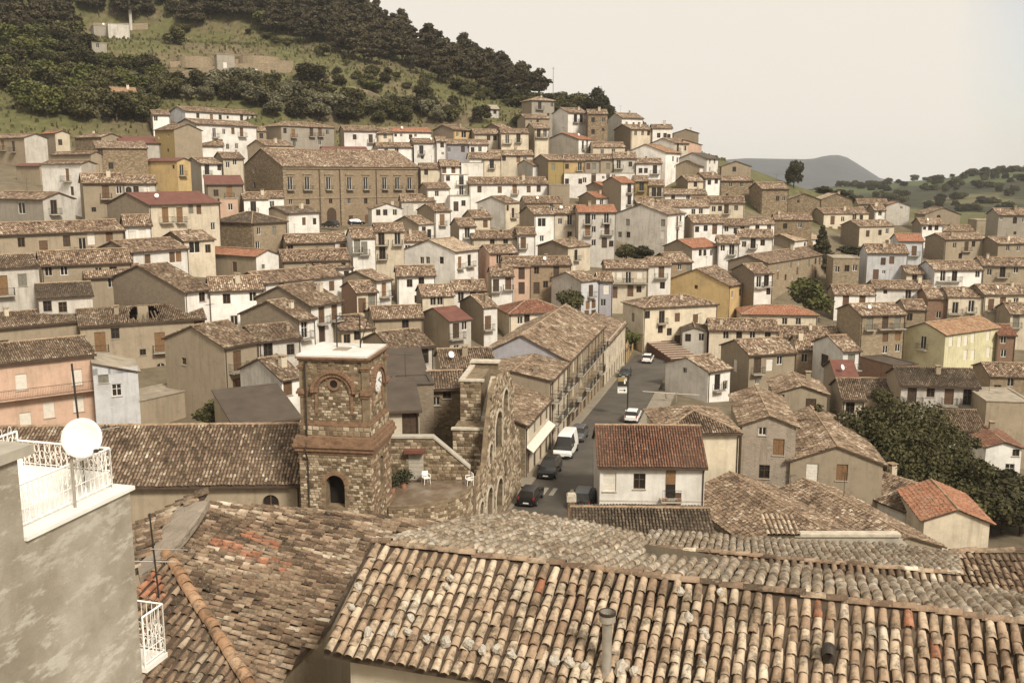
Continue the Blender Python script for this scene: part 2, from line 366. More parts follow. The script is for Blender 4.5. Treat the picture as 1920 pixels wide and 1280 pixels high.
# ------------------------------------------------------------------ how far away the town lies: columns of (row -> distance)
DCOL = [
 (-150, [(240, 260), (330, 195), (400, 165), (480, 147), (560, 130), (640, 118), (740, 108), (800, 96), (900, 82)]),
 (0,    [(240, 260), (330, 200), (400, 168), (480, 150), (560, 132), (640, 120), (740, 110), (800, 100), (900, 84)]),
 (300,  [(220, 285), (280, 248), (330, 216), (400, 186), (480, 160), (560, 142), (640, 126), (745, 112), (800, 103), (900, 86)]),
 (650,  [(220, 300), (255, 280), (330, 256), (425, 233), (500, 192), (560, 166), (640, 140), (700, 122), (800, 92)]),
 (1050, [(200, 320), (265, 288), (350, 257), (425, 235), (480, 216), (560, 198), (610, 184), (670, 168), (760, 128), (850, 98), (940, 82)]),
 (1300, [(220, 320), (330, 276), (425, 246), (480, 223), (560, 198), (640, 178), (720, 154), (800, 120), (900, 90), (1000, 74)]),
 (1600, [(300, 340), (350, 312), (430, 272), (480, 242), (560, 206), (640, 182), (725, 150), (800, 128), (900, 104), (1000, 84)]),
 (1920, [(330, 370), (380, 330), (450, 264), (560, 206), (640, 182), (700, 168), (800, 138), (900, 113), (1000, 90)]),
 (2100, [(330, 370), (380, 330), (450, 264), (560, 206), (640, 182), (700, 168), (800, 138), (900, 113), (1000, 90)])]
def DIST(u, v):
    vals = [np.interp(v, [p[0] for p in c[1]], [p[1] for p in c[1]]) for c in DCOL]
    return float(np.interp(u, [c[0] for c in DCOL], vals))
# left edge, near corner, right edge, eave row at the corner (photo pixels), wall height in metres, roof kind,
# right wall, left wall, roof covering, options | where | openings on the right wall / on the left wall
HS = '''
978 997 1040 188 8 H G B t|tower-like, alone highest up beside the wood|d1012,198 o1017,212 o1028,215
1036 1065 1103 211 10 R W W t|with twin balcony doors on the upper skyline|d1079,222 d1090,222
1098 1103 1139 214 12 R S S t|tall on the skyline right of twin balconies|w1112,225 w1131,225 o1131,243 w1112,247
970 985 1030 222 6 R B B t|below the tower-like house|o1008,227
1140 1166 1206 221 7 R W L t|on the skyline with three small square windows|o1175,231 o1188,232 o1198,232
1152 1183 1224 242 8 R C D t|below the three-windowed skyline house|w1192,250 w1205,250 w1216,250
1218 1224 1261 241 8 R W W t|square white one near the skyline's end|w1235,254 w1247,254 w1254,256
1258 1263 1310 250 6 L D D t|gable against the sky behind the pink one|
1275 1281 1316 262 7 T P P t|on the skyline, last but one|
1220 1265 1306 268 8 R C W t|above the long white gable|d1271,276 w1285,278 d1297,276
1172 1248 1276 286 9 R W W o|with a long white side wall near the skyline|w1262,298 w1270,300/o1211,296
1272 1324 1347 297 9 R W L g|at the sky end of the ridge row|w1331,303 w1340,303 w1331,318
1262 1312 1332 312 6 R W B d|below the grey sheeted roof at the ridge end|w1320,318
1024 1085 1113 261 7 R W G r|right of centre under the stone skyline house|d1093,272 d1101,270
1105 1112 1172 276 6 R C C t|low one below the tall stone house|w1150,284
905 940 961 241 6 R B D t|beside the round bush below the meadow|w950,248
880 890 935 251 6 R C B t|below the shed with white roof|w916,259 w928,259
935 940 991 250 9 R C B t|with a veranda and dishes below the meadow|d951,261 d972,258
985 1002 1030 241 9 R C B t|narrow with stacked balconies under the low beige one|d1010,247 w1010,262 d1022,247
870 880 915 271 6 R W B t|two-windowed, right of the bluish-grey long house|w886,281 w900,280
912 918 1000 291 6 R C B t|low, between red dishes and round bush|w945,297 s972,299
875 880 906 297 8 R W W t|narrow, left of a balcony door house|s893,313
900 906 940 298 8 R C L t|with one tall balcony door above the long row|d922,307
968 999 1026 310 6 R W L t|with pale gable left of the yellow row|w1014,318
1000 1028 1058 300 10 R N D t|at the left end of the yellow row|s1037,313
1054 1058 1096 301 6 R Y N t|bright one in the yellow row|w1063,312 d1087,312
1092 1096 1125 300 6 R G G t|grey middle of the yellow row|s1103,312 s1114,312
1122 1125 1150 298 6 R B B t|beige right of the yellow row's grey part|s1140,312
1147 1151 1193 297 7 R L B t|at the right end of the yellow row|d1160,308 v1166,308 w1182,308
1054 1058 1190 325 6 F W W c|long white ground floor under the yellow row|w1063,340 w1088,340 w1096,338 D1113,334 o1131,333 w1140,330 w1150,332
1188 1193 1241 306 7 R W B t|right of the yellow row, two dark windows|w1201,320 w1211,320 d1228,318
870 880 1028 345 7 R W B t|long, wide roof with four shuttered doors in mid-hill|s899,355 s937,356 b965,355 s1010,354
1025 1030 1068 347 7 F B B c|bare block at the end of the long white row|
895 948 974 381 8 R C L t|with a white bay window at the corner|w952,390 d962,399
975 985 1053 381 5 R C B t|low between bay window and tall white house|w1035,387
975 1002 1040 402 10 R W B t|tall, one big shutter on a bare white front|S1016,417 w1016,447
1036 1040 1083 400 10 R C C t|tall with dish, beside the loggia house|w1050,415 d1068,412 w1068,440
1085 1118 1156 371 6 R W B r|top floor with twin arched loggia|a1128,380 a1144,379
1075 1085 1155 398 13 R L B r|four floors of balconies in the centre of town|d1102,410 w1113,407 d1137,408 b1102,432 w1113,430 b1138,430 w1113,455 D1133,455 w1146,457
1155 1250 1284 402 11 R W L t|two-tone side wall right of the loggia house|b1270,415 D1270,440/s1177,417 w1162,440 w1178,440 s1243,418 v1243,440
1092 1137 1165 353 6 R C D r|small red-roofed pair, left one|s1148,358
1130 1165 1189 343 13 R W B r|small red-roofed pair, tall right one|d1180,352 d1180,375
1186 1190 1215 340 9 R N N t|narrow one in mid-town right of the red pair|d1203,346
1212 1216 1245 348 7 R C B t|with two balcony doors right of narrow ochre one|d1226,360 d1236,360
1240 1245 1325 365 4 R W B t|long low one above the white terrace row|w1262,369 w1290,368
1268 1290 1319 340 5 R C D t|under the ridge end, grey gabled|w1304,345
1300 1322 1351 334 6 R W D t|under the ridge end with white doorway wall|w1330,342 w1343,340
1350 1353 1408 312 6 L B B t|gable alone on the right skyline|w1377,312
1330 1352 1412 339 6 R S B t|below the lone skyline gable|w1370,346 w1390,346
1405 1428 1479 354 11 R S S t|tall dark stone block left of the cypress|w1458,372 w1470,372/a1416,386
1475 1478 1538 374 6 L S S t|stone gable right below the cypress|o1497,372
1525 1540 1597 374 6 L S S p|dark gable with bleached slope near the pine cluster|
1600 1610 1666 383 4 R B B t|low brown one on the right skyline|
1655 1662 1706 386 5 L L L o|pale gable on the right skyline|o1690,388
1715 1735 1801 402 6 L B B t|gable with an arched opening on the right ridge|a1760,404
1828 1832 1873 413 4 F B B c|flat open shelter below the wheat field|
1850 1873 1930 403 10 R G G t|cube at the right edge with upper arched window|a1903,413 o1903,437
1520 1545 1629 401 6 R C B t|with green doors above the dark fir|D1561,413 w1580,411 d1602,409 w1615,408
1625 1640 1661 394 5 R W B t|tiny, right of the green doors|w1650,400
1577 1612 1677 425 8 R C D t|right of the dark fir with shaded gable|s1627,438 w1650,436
1710 1728 1769 421 7 R W D t|bright block on the right ridge, two windows|w1744,427 w1756,426
1765 1770 1826 433 4 R L B t|low roofs below the arched gable|w1800,437
1735 1772 1850 449 7 R B D t|right ridge, below the bright block|w1790,460 b1812,462
1832 1872 1930 457 7 R B D t|below the right edge cube|w1890,465
1178 1195 1231 381 5 R W B t|small left of the terraced white rows|w1210,387
1228 1235 1330 388 6 R W B t|first white terrace, behind|w1300,397 w1314,396
1296 1300 1326 382 6 R W W t|white start of the upper right terrace|w1305,392 w1316,391
1322 1325 1396 380 7 R C B t|cream stretch of the upper right terrace|w1338,392 w1350,391 b1362,392 w1380,390
1280 1300 1356 418 7 R W B t|second terrace row, left one|w1307,430 w1323,428 D1340,430
1352 1356 1405 423 6 R W B t|second terrace row, middle|w1362,429 w1369,428 w1392,428
1401 1405 1452 420 6 R W B t|second terrace row, right white one|w1442,424 w1420,427
1449 1453 1523 412 8 R S S t|brown end of the second terrace row|w1472,424 w1500,422
1245 1298 1347 465 7 R W B r|mid-right with a red roof and beige gable|w1313,474 w1334,474
1342 1346 1386 456 8 R W B t|lower terrace beside the red roof|w1355,465 d1372,468
1380 1385 1450 445 8 R W B t|lower terrace, right end|w1395,458 d1412,456 w1430,455
1435 1490 1541 452 4 R W D p|low bright one left of the dark fir|
1365 1440 1563 494 9 R T D t|long former convent above the round tree|s1458,517 w1473,520 s1495,508 s1523,503 s1549,505
1558 1563 1612 484 9 F T T c|terraced annex right of the convent|w1570,505 w1588,503 w1603,502
1615 1627 1703 474 10 R U U t|big one with two brown shutters right of centre|s1656,490 s1672,488 D1642,515 o1657,510
1678 1685 1732 452 9 R U U r|behind the two brown shutters, tall door|b1714,470
1560 1565 1641 552 6 R W B t|low row right of the round tree|D1586,562 D1617,560
1635 1641 1751 541 6 R W B t|second of the low row by the round tree|d1703,551 w1725,549 o1660,547
1690 1700 1732 513 6 R C B t|small cream gable above the low white row|w1715,518
1720 1753 1843 506 8 R W U t|broad white front at right, two balcony doors|d1768,516 d1790,514 w1833,514
1838 1843 1930 498 8 R B B t|beige continuation at the right edge|w1855,510 d1880,508 w1905,506
1775 1779 1850 556 8 R C B t|cream with balcony left of the right edge|d1791,577 d1821,574 w1810,573
1810 1846 1930 552 9 R C D t|at the right edge with shaded gable|b1858,571 b1880,568 w1905,565
1735 1740 1776 560 7 R K K t|brick one behind the stone-grey block|w1760,590
1697 1773 1874 628 9 R E E o|big one with rows of small windows at right|v1783,639 v1799,640 v1811,638 v1824,632 v1853,628 v1810,665 v1824,665 v1853,660/d1731,642
1868 1873 1905 628 8 R K B b|brown end beside the big yellow one|w1882,632 w1882,662
1570 1615 1698 591 11 R T T t|stone-grey block with many balconies|b1631,605 b1660,600 b1683,597 s1660,632 s1683,630 w1660,655 w1683,652
1694 1699 1738 580 9 R T T t|right neighbour of the stone-grey block|w1700,594 w1715,595
1880 1895 1935 588 8 R C B t|at the right edge above the brown end|b1905,602
1245 1367 1402 536 8 R Y Y t|ochre-yellow with a broad side wall|w1373,552 w1388,548/o1305,538
1372 1415 1449 513 11 R W D t|tall narrow, two columns of doors|d1423,528 d1437,526 d1429,548 w1441,546
1168 1207 1345 577 9 H I I t|cream manor above the brick steps|w1214,590 d1241,594 s1270,595 s1304,597 w1255,622 D1270,640/s1187,595
1380 1392 1533 589 4 H C C r|low with broad red hipped roof|
1324 1330 1459 618 6 R C B t|low cream row below the ochre-yellow one|w1361,628 w1386,624 w1411,621 w1440,618
1276 1280 1326 621 5 L L L d|little grey gable by the manor|w1290,633 w1315,632
1460 1463 1572 631 5 R L B t|low with a white dormer|w1495,640 w1530,636
1352 1405 1493 665 9 R B B t|two-tier with dark side behind the white gable|b1420,685 v1443,684 w1462,675 o1420,715/v1378,685
1490 1494 1530 655 8 R Z B t|narrow brown between two-tier and bright cube|w1508,671
1525 1581 1613 658 10 R W W t|bright cube with big balcony window|b1596,678 w1597,708/S1546,676
1613 1676 1721 686 5 F K K d|windowless brick block with flat dark roof|w1708,686
1585 1600 1691 738 5 R B B d|low dark roofs above the big tree|
1676 1690 1836 722 9 R L B d|long pale front behind the big tree|b1710,740 w1745,735 b1780,735 d1815,735 w1820,770
1452 1456 1551 737 8 L B B t|brown gable with a yellow strip|o1455,731 D1520,765
1545 1570 1590 712 10 R C B m|narrow under a maroon sheet|w1580,740
1572 1580 1606 748 9 R C B t|slim cream one left of the big tree|w1594,765 w1594,785
1845 1857 1935 705 8 R Z Z t|brown one at the right edge under the yellow one|w1895,715 w1870,730
1840 1850 1935 752 10 F B B c|bare beige wall at the right edge|
1760 1765 1846 806 6 R L B t|roof peeping out right of the big tree|w1835,815
1845 1849 1916 838 6 L W W b|small white gable, lowest at the right edge|w1893,880 o1905,848
1248 1328 1371 697 6.5 R W W t|white gable with two chimneys by the street|d1345,716 w1360,722/o1284,692
- 1244 1386 812 9 H I I t y=2 dep=9 Y=88.5|cream with mouldings behind the rust roof|
1380 1392 1493 797 8.5 L Q B t Y=91 dep=13|mottled old gable with three windows|o1430,802 s1460,838 w1433,884
1474 1482 1656 864 6.5 L B B t Y=90 dep=16|wide beige gable left of the big tree|s1579,882 v1523,885 o1579,850
1572 1698 1804 958 6 L C W t|white side wall below the big tree|/o1583,915 o1634,946 o1645,951
1700 1733 1856 975 5 L C C r Y=80|red-roofed annex lowest at right|
- 1076 1336 1006 7 R B K d y=-2 dep=6 Y=62|low one before the white house, steep tiles|
-20 45 88 258 7 L L B t|first at the far left edge|/b5,272 b25,275
75 103 130 250 6 L C B r|far left below the meadow, red roof|w113,267
140 190 228 257 5 L B S t|brown hut under the far left trees|
220 226 300 268 4 S L B m|low sheds under the left trees|w232,287 w240,287 w246,288
95 170 180 289 6 L B B t|behind the white balcony house at far left|
77 152 179 307 10 L G W t|white balcony front at far left|/b126,328 s135,358
30 74 82 311 4 L B B m|lean-to left of the white balcony front|
177 181 276 278 7 S S S t|stone with rows of small holes at left|w186,286 w208,311 o217,311
290 326 378 243 9 L B N t|tall windowless gable with ochre front|/o315,254 o298,257 o315,282
318 347 481 208 6 R W U t|long white one topmost under the wood|w371,217 w413,220 o427,220 s453,221 w472,225
330 368 481 232 10 R W G t|long white one with air conditioner, upper left|d402,249 w420,247 b453,248 w427,275 w444,274
372 376 419 273 4 R W B t|small gable before the long white pair|
272 332 357 302 7 L Y Y m|yellow box with flat red-brown roof at left|d341,319/o325,313
345 377 416 307 5 R W G t|low right of the yellow box|d388,317 w413,313
400 418 457 297 6 R C B t|beige-cream left of the palazzo gable|w440,304 w427,309
150 155 233 343 9 R B B t|left, with one big brown balcony door|b198,360 o176,393
228 233 293 344 5 R L B t|left, low with three openings right of brown door|a241,359 w255,356 v275,354 w285,352
200 279 411 384 9 R C D m|left, red-brown roof and two brown balcony doors|B310,403 B337,403 s358,392 s373,393
-30 80 139 374 9 L L G t|left edge with ragged white gable|d101,386/S40,390
383 387 456 346 6 S D D m|dark loggia with maroon awning|w405,362 b430,360
408 412 446 373 5 F P P c|pinkish terrace block under the awning|w432,388 s424,386
-30 -2 232 440 8 R B B t|long beige one at the left edge|D82,466 s125,452 d155,460 v171,448 d178,449 s205,443
228 234 284 424 8 R W B t|white end of the long left-edge row|v248,444 v267,440
400 472 537 418 8 H T S d|overgrown dark roof left of the palazzo|w486,433 s514,432
178 246 352 473 7 R W D t|white front with shaded gable, left of centre|s277,487 s323,482 s335,481
300 345 402 452 6 R C B t|with a small roofed patio at left|S365,462 w390,466
385 480 522 481 7 L W B r|left, red roof with white gable end|o494,500/s440,500
-30 -12 72 504 9 R L B t|left edge with round dish and ochre door|B3,535 s42,525
70 77 246 498 6 R B B t|long brown low one behind the steep dark roof|w91,508 w120,505
155 160 263 521 5 R B B t|stub between dark roofs at left|w209,530
68 72 173 560 6 R L B d|steep dark roof with pale wall|w89,574
185 346 397 548 8 R W D t|very wide shaded gable at left|w379,556
388 394 493 546 8 R W B t|long white one with iron-railed terrace at left|w425,560 w474,556
145 150 384 611 11 R B B t Y=121 ruin=1|old mansion with collapsed roof|B188,641 B300,641 s372,609 o268,660 a302,693 o335,723
-40 -14 150 616 10 R B B t Y=117|decayed mansion at the left edge|a32,658 a135,641 s8,650
-45 -20 176 684 11 R P P t Y=99|pink with long balcony at the left edge|v40,716 v144,707 v48,788 v92,768 v147,757
168 173 257 682 7 T U U c Y=103|pale blue with white eave by the pink one|s193,698 d202,731 w219,731 d238,727
308 420 483 651 8.5 R B B t|square two-storey with shaded gable, left of tower|b445,676 D445,728/o345,677
440 485 563 641 6.5 R L B t|pale stuccoed with brown door left of tower|d503,660 w545,655
450 528 562 713 5 R W L t|little white gable left of the tower|s500,730
450 561 590 601 7.5 R W D t|stepped street, lower white front|d571,616 D575,650
470 583 641 574 9 R W D t|stepped street, tall white front with arched door|b603,590 b627,582 D604,625
640 669 707 549 7 R C K t|behind the tower top, brown gable|D673,573 s684,565 b697,563
632 706 734 527 7 R W B t|white strip above the tower|b720,543
440 495 643 531 6 R W B t|long white one with roof dormer and red patch|s528,540 s622,536 s632,533
530 537 628 456 6 R B B t|dull wide one left of the white twins|w544,467
622 627 661 452 8 R W W t|left of the white twins|b643,468 o630,467
650 661 703 447 11 R W W t|right of the white twins, two balcony doors|b669,461 b683,465 s683,483
520 530 656 490 5 R B B t|low roof under the white twins|
698 704 757 435 12 R C B t|dark wooden balconies in mid-town|d715,442 d745,442 d717,474 d745,470
752 757 801 452 7 R W B t|small white right of the wooden balconies|d764,470 d773,468
758 853 897 472 9 R W W p|big pale gable in the centre of town|b862,492 d880,488/w791,488 w802,488 w828,488
896 918 971 475 9 R O O t|peach with arched doors|a935,486 a958,475
940 945 993 500 9 R P P t|tall narrow pinkish front with pillar|D978,512 D978,540
985 993 1071 497 9 R Z S t|stone house under the peach one|w1006,507 b1043,508 D1006,540 w1023,533
1008 1065 1107 464 8 R C D t|in mid-town with shaded stone gable|d1080,478
1034 1090 1122 528 11 R U L t|pale blue with brown shutters above the street|b1108,545 s1102,572 s1113,570 D1100,593 D1113,592
1115 1122 1149 527 10 R V U t|narrow violet-grey above the street|v1137,543 w1131,567
1128 1136 1215 503 10 R C B t|cream with wide balcony below the dark bushes|v1148,517 v1162,516 d1178,520 v1200,515 D1152,548 D1182,545 w1198,542
1210 1216 1258 498 9 R W B t|white right neighbour of that wide balcony|v1222,511 b1240,510 w1242,535
1220 1258 1298 492 7 R Z D t|shaded stub between cream balcony and red roof|w1275,500
915 922 963 518 8 R W B t|white with two brown doors right of centre|b930,535 b953,531
780 792 851 556 7 R C D t|cream start of the centre terrace|w812,565 w825,561
845 851 910 545 7 R W B t|white end of the centre terrace|a864,553 s887,549 s903,546
740 745 816 518 6 R W B t|jumbled roofs in the centre|w768,531 w790,527
785 843 883 602 8.5 R L B m|tall side wall and maroon roof above the ruin|b855,620 w856,655 w871,610
862 907 930 577 9 R W B t|tall shaded side left of the rust hip|b913,605 b920,602
930 955 1064 588 7 H C C b|rust-red hipped, before the street|w975,600 w988,597 v1010,594 v1043,590
680 735 812 656 7 R L B t|with glazed veranda behind the tower|S790,668 w770,680
497 527 626 236 8 H G B t|detached hipped one left of the wood edge|b550,250 w552,270 b584,248 b600,248
470 476 499 246 6 R B B t|narrow beside the detached hipped one|w490,255
465 498 551 273 5 R C B t|low brown roof below the detached one|w480,281
598 608 691 285 5 R C B m|maroon roof with dish right of the palazzo's back|w640,290
636 645 708 245 8 R W B t|white with brown balcony, upper centre|b695,260 w665,257
702 708 737 250 7 R C B t|small cream beside brown balcony, upper centre|w722,256
723 736 809 247 6 R W B r|bright red roof under the olive trees|w770,257
812 850 881 243 7 R Y D t|little yellow front under the meadow|S870,252
700 708 773 276 6 R W B t|three-windowed, above the palazzo roof|w724,283 w744,281 w751,280
768 776 819 268 7 R W B t|with three dark doors above the palazzo end|d790,281 d797,281
814 819 836 265 8 R W W t|slim white, upper centre|w829,272 o830,288
830 837 916 270 6 R V B t|long bluish one, upper centre|w842,281 v885,281 w900,280
783 789 827 317 6 R C B t|brown roof touching the palazzo's right end|w799,322
820 827 863 312 7 R W B t|two red shutters right of the palazzo|s833,319 s850,319
860 865 906 305 8 F W W c|flat-topped white with pale doors|v873,316 v893,316
786 801 843 354 8 R W B t|under the palazzo's right corner|w819,363
828 833 877 328 9 F W W c|white terraces stacked right of the palazzo|w840,334 d865,336 d865,357
839 844 881 368 8 F W W c|lower white terrace with dark door|D855,387 w869,381
690 697 754 392 7 L W W t|white gable hiding the palazzo's lower corner|w709,387 w722,383 w740,383 w709,407 w731,406
748 753 814 378 6 R L B t|pale wall right of that white gable|
782 815 845 396 8 R W B t|shaded side with one orange shutter|B829,412
735 785 813 421 9 R W B t|tall white corner in mid-town|d795,435 d805,440
845 861 892 425 8 R W B t|white with one balcony door, mid-town|d876,432
868 888 921 409 8 R C B t|plain beige-cream, mid-town|s910,420
880 886 971 447 6 R C B t|low long cream one behind the peach one|w923,452 w948,451
964 971 1004 440 9 R W B t|white with iron balcony above the peach one|b981,455
450 457 503 374 7 R W B t|white at the palazzo's left foot|d475,388 w485,384
497 502 532 371 7 R W B t|white sliver against the palazzo corner|w510,383
488 538 599 400 7 R W B d|dark flat slope before the palazzo|s570,415 w590,415
170 175 205 48 4 F G G c Y=346|low block left of the tall mast|
200 202 242 44 4 F L L c Y=344|block at the tall mast's foot|
165 172 200 80 5 F G G c Y=312|stone hut among scrub on the hill|w183,84
402 406 440 102 6 F G G c Y=305|square hill hut with a white door|v422,122
292 298 320 135 6 F L G c Y=300|ruined white stub on the hill|
205 210 256 172 4 R W B o Y=276|half hidden by trees on the hill|w243,177
915 920 936 205 3 S L B c Y=322|tiny shed with pale roof by the round bush|w928,208
282 286 318 215 6 R W B t Y=262|white behind the ochre gable, in the trees|w292,222
712 722 800 712 5 S C B g Y=87 dep=7|behind the tower's right edge, upper dark sheet|
712 720 786 771 5 S C B g Y=76 dep=6|lean-to right of the tower|D776,792
735 742 813 723 4 F D D d Y=82 dep=4|small flat dark stub by the tower|
800 806 868 729 6 R S S t Y=86 dep=6|rubble cottage left of the stair block|o838,736 o850,736 o818,752
815 830 928 690 5 R V B t Y=101 dep=7|long low one left of the grey street gable|
690 700 793 598 5 R B B t|low roof above the veranda house|w760,603
400 440 562 798 5 S B B g Y=88 dep=8|broad dark shed roof behind the church|
195 262 400 752 6 F B B c Y=105 dep=5|blank retaining block under the mansion|
560 600 660 505 5 R W B t|small white between dormer and twins|w625,512
590 640 700 620 5 R C B t|low front just behind the bell frame|w670,627
'''
def parse(line):
    a, where, wins = (line.split('|') + ['', ''])[:3]; t = a.split(); opt = {}
    for x in t[9:]:
        k, v = x.split('='); opt[k] = float(v)
    R_, L_ = (wins.split('/') + [''])[:2]
    return dict(xL=None if t[0] == '-' else float(t[0]), xC=float(t[1]), xR=float(t[2]), ye=float(t[3]), h=float(t[4]), roof=t[5], cR=t[6], cL=t[7], rc=t[8],
                where=where, R=R_.split(), L=L_.split(), **opt)
def solve(s):
    """near-corner position, yaw, width and depth of a house from its outline"""
    h = s['h']; Y = s.get('Y')
    if Y is None:
        vb = s['ye'] + h * FPX / 190
        for _ in range(14):
            Y = DIST(s['xC'], vb); p = pt(s['xC'], s['ye'], Y); p.z -= h * .82
            vb = 0.5 * vb + 0.5 * proj(p)[1]
    C = pt(s['xC'], s['ye'], Y); C.z -= h; ze = C.z + h
    ph = math.atan2(s['xC'] - 960, FPX); depdef = s.get('dep', 8.0)
    if 'y' in s: a = math.radians(s['y'])
    else:
        gw = (s['xC'] - s['xL']) * Y / FPX
        dd = max(depdef, gw * 1.10) if gw > 2 else depdef
        a = math.asin(max(-1, min(0.92, gw / dd))) - ph
        a = max(math.radians(-8), min(math.radians(57), a))
    c, sn = math.cos(a), math.sin(a); dz = (ze - CZ) * SP
    k = (s['xR'] - 960) / FPX; w = (k * (Y * CP - dz) - C.x) / (c - k * sn * CP)
    d = depdef
    if s['xL'] is not None:
        k = (s['xL'] - 960) / FPX; den = (-sn - k * c * CP)
        if abs(den) > 0.05 and (s['xC'] - s['xL']) * Y / FPX > 1.6: d = (k * (Y * CP - dz) - C.x) / den
    s.update(C=C, a=a, w=max(2.5, min(w, 62)), d=max(4.0, min(d, 20.0)) if 'dep' not in s else depdef, Y=Y)
    return s
HOUSES = [solve(parse(l)) for l in HS.strip().splitlines()]
PALAZZO = solve(parse('455 530 785 312 14 R Z S t y=42 Y=228|x|'))
CHURCH = solve(parse('- -160 562 914 9 R B B t y=2.5 dep=10.6 Y=59|x|'))
# ------------------------------------------------------------------ the lie of the land
GP = []                                          # control points x, y, z
def gp(u, v, Y): p = pt(u, v, Y); GP.append((p.x, p.y, p.z))
def gl(x, y, dz): GP.append((x, y, CZ + dz))
for s in HOUSES + [PALAZZO]:
    C, a, w, d = s['C'], s['a'], s['w'], s['d']
    bz = C.z + s['h'] * .15; GP.append((C.x, C.y, bz)); GP.append((C.x + w * math.cos(a), C.y + w * math.sin(a), bz))
    GP.append((C.x - d * math.sin(a) * .5 + w * .5 * math.cos(a), C.y + d * .5 * math.cos(a) + w * .5 * math.sin(a), bz + 0.4))
_C, _a, _w = PALAZZO['C'], PALAZZO['a'], PALAZZO['w']
for _k in range(9):                                # level square before the palazzo
    for _o in (.5, 4, 8):
        GP.extend([(_C.x + _w * _k / 8 * math.cos(_a) + _o * math.sin(_a), _C.y + _w * _k / 8 * math.sin(_a) - _o * math.cos(_a), _C.z - .08 * _o)] * 4)
for u, v, Y in ((-300, 250, 240), (0, 235, 240), (60, 190, 262), (160, 200, 270), (300, 190, 285), (480, 195, 300), (650, 205, 312), (760, 200, 318), (900, 190, 325), (1000, 178, 325),
                (-300, 120, 300), (0, 130, 290), (120, 110, 305), (300, 110, 318), (420, 132, 320), (560, 120, 335), (650, 130, 345), (760, 140, 350), (850, 160, 348), (950, 175, 345),
                (-300, 60, 350), (0, 65, 340), (130, 62, 345), (245, 58, 350), (400, 70, 355), (560, 70, 370), (680, 90, 375), (800, 120, 372), (900, 145, 370), (980, 172, 368), (1080, 190, 358), (1130, 200, 345), (1160, 215, 330),
                (-300, -10, 420), (0, -10, 420), (200, -20, 425), (400, -20, 428), (600, 5, 425), (700, 40, 420), (780, 75, 415), (870, 108, 408), (960, 150, 400), (1020, 185, 392), (1060, 200, 385),
                (-300, -70, 500), (100, -70, 500), (400, -70, 500), (650, 0, 490), (800, 110, 480), (950, 180, 470), (1050, 230, 450), (1150, 260, 400),
                (1250, 262, 345), (1330, 300, 330), (1400, 345, 345), (1500, 368, 360), (1600, 385, 365), (1700, 395, 360), (1800, 405, 350), (1900, 400, 345),
                (1250, 330, 430), (1400, 400, 450), (1600, 420, 430), (1800, 425, 430), (2000, 420, 430), (1200, 330, 520), (1500, 400, 540), (1800, 410, 540), (2100, 410, 520)):
    gp(u, v, Y)
for x, y, dz in ((-14, 16, -18), (-4, 12, -18), (8, 10, -18), (18, 12, -19), (0, 25, -20), (-12, 30, -21), (14, 26, -21), (-25, 45, -25), (-8, 45, -25), (12, 42, -26), (30, 40, -29), (30, 55, -31),
                 (-40, 60, -26), (-12, 60, -26.5), (45, 75, -33), (32, 70, -31.5), (60, 100, -36.5), (75, 120, -38), (40, 92, -34), (-30, 78, -26.5), (-60, 70, -25), (-45, 95, -26), (-20, 95, -27.5), (-8, 80, -27.5), (-5, 100, -28.5),
                 (60, 60, -38), (90, 90, -41), (110, 130, -42), (130, 170, -40), (-80, 40, -20), (80, 30, -36)): gl(x, y, dz)
# the street runs from the crossing towards the brick steps
ST0 = Vector((2.6, 78.0)); STD = Vector((0.238, 0.971)).normalized(); STZ0, STS = CZ - 28.6, -0.036
def street_z(y): return STZ0 + STS * (y - 84)
for t in range(-12, 100, 7):
    for off in (-3.6, 0, 3.6, 6.5):
        x = ST0.x + STD.x * t + STD.y * off; y = ST0.y + STD.y * t - STD.x * off
        for _ in range(3): GP.append((x, y, street_z(y) - 0.35))
GPA = np.array(GP)
def ground_z(x, y):
    x = np.atleast_1d(np.asarray(x, float)); y = np.atleast_1d(np.asarray(y, float)); outz = np.empty(len(x))
    for i in range(0, len(x), 4000):
        xs, ys = x[i:i + 4000, None], y[i:i + 4000, None]
        d2 = (xs - GPA[None, :, 0]) ** 2 + (ys - GPA[None, :, 1]) ** 2
        hb = np.clip(0.05 * np.maximum(ys, 40), 4.0, 22.0)
        w = np.exp(-np.minimum(d2 / (2 * hb * hb), 60)) + 1e-7 * (400.0 / (d2 + 400.0)) ** 2
        outz[i:i + 4000] = (w * GPA[None, :, 2]).sum(1) / w.sum(1)
    return outz
GX = np.arange(-260, 321, 4.0); GY = np.arange(-8, 561, 4.0)
gxx, gyy = np.meshgrid(GX, GY)
GZ = ground_z(gxx.ravel(), gyy.ravel()).reshape(gxx.shape) - 0.4
def gz(x, y):
    fx = np.clip((np.asarray(x, float) - GX[0]) / 4.0, 0, len(GX) - 1.001); fy = np.clip((np.asarray(y, float) - GY[0]) / 4.0, 0, len(GY) - 1.001)
    i = fx.astype(int) if hasattr(fx, 'astype') else int(fx); j = fy.astype(int) if hasattr(fy, 'astype') else int(fy)
    a = fx - i; c = fy - j
    return (GZ[j, i] * (1 - a) + GZ[j, i + 1] * a) * (1 - c) + (GZ[j + 1, i] * (1 - a) + GZ[j + 1, i + 1] * a) * c
def hit_ground(u, v, y0=60.0, y1=540.0):
    ax, zr = ray(u, v); Ys = np.arange(y0, y1, 1.0)
    d = (CZ + zr * Ys) - gz(ax * Ys, Ys); k = np.where(d < 0)[0]
    if len(k) == 0: return None
    Y = Ys[k[0]]; return Vector((ax * Y, Y, float(gz(ax * Y, Y))))
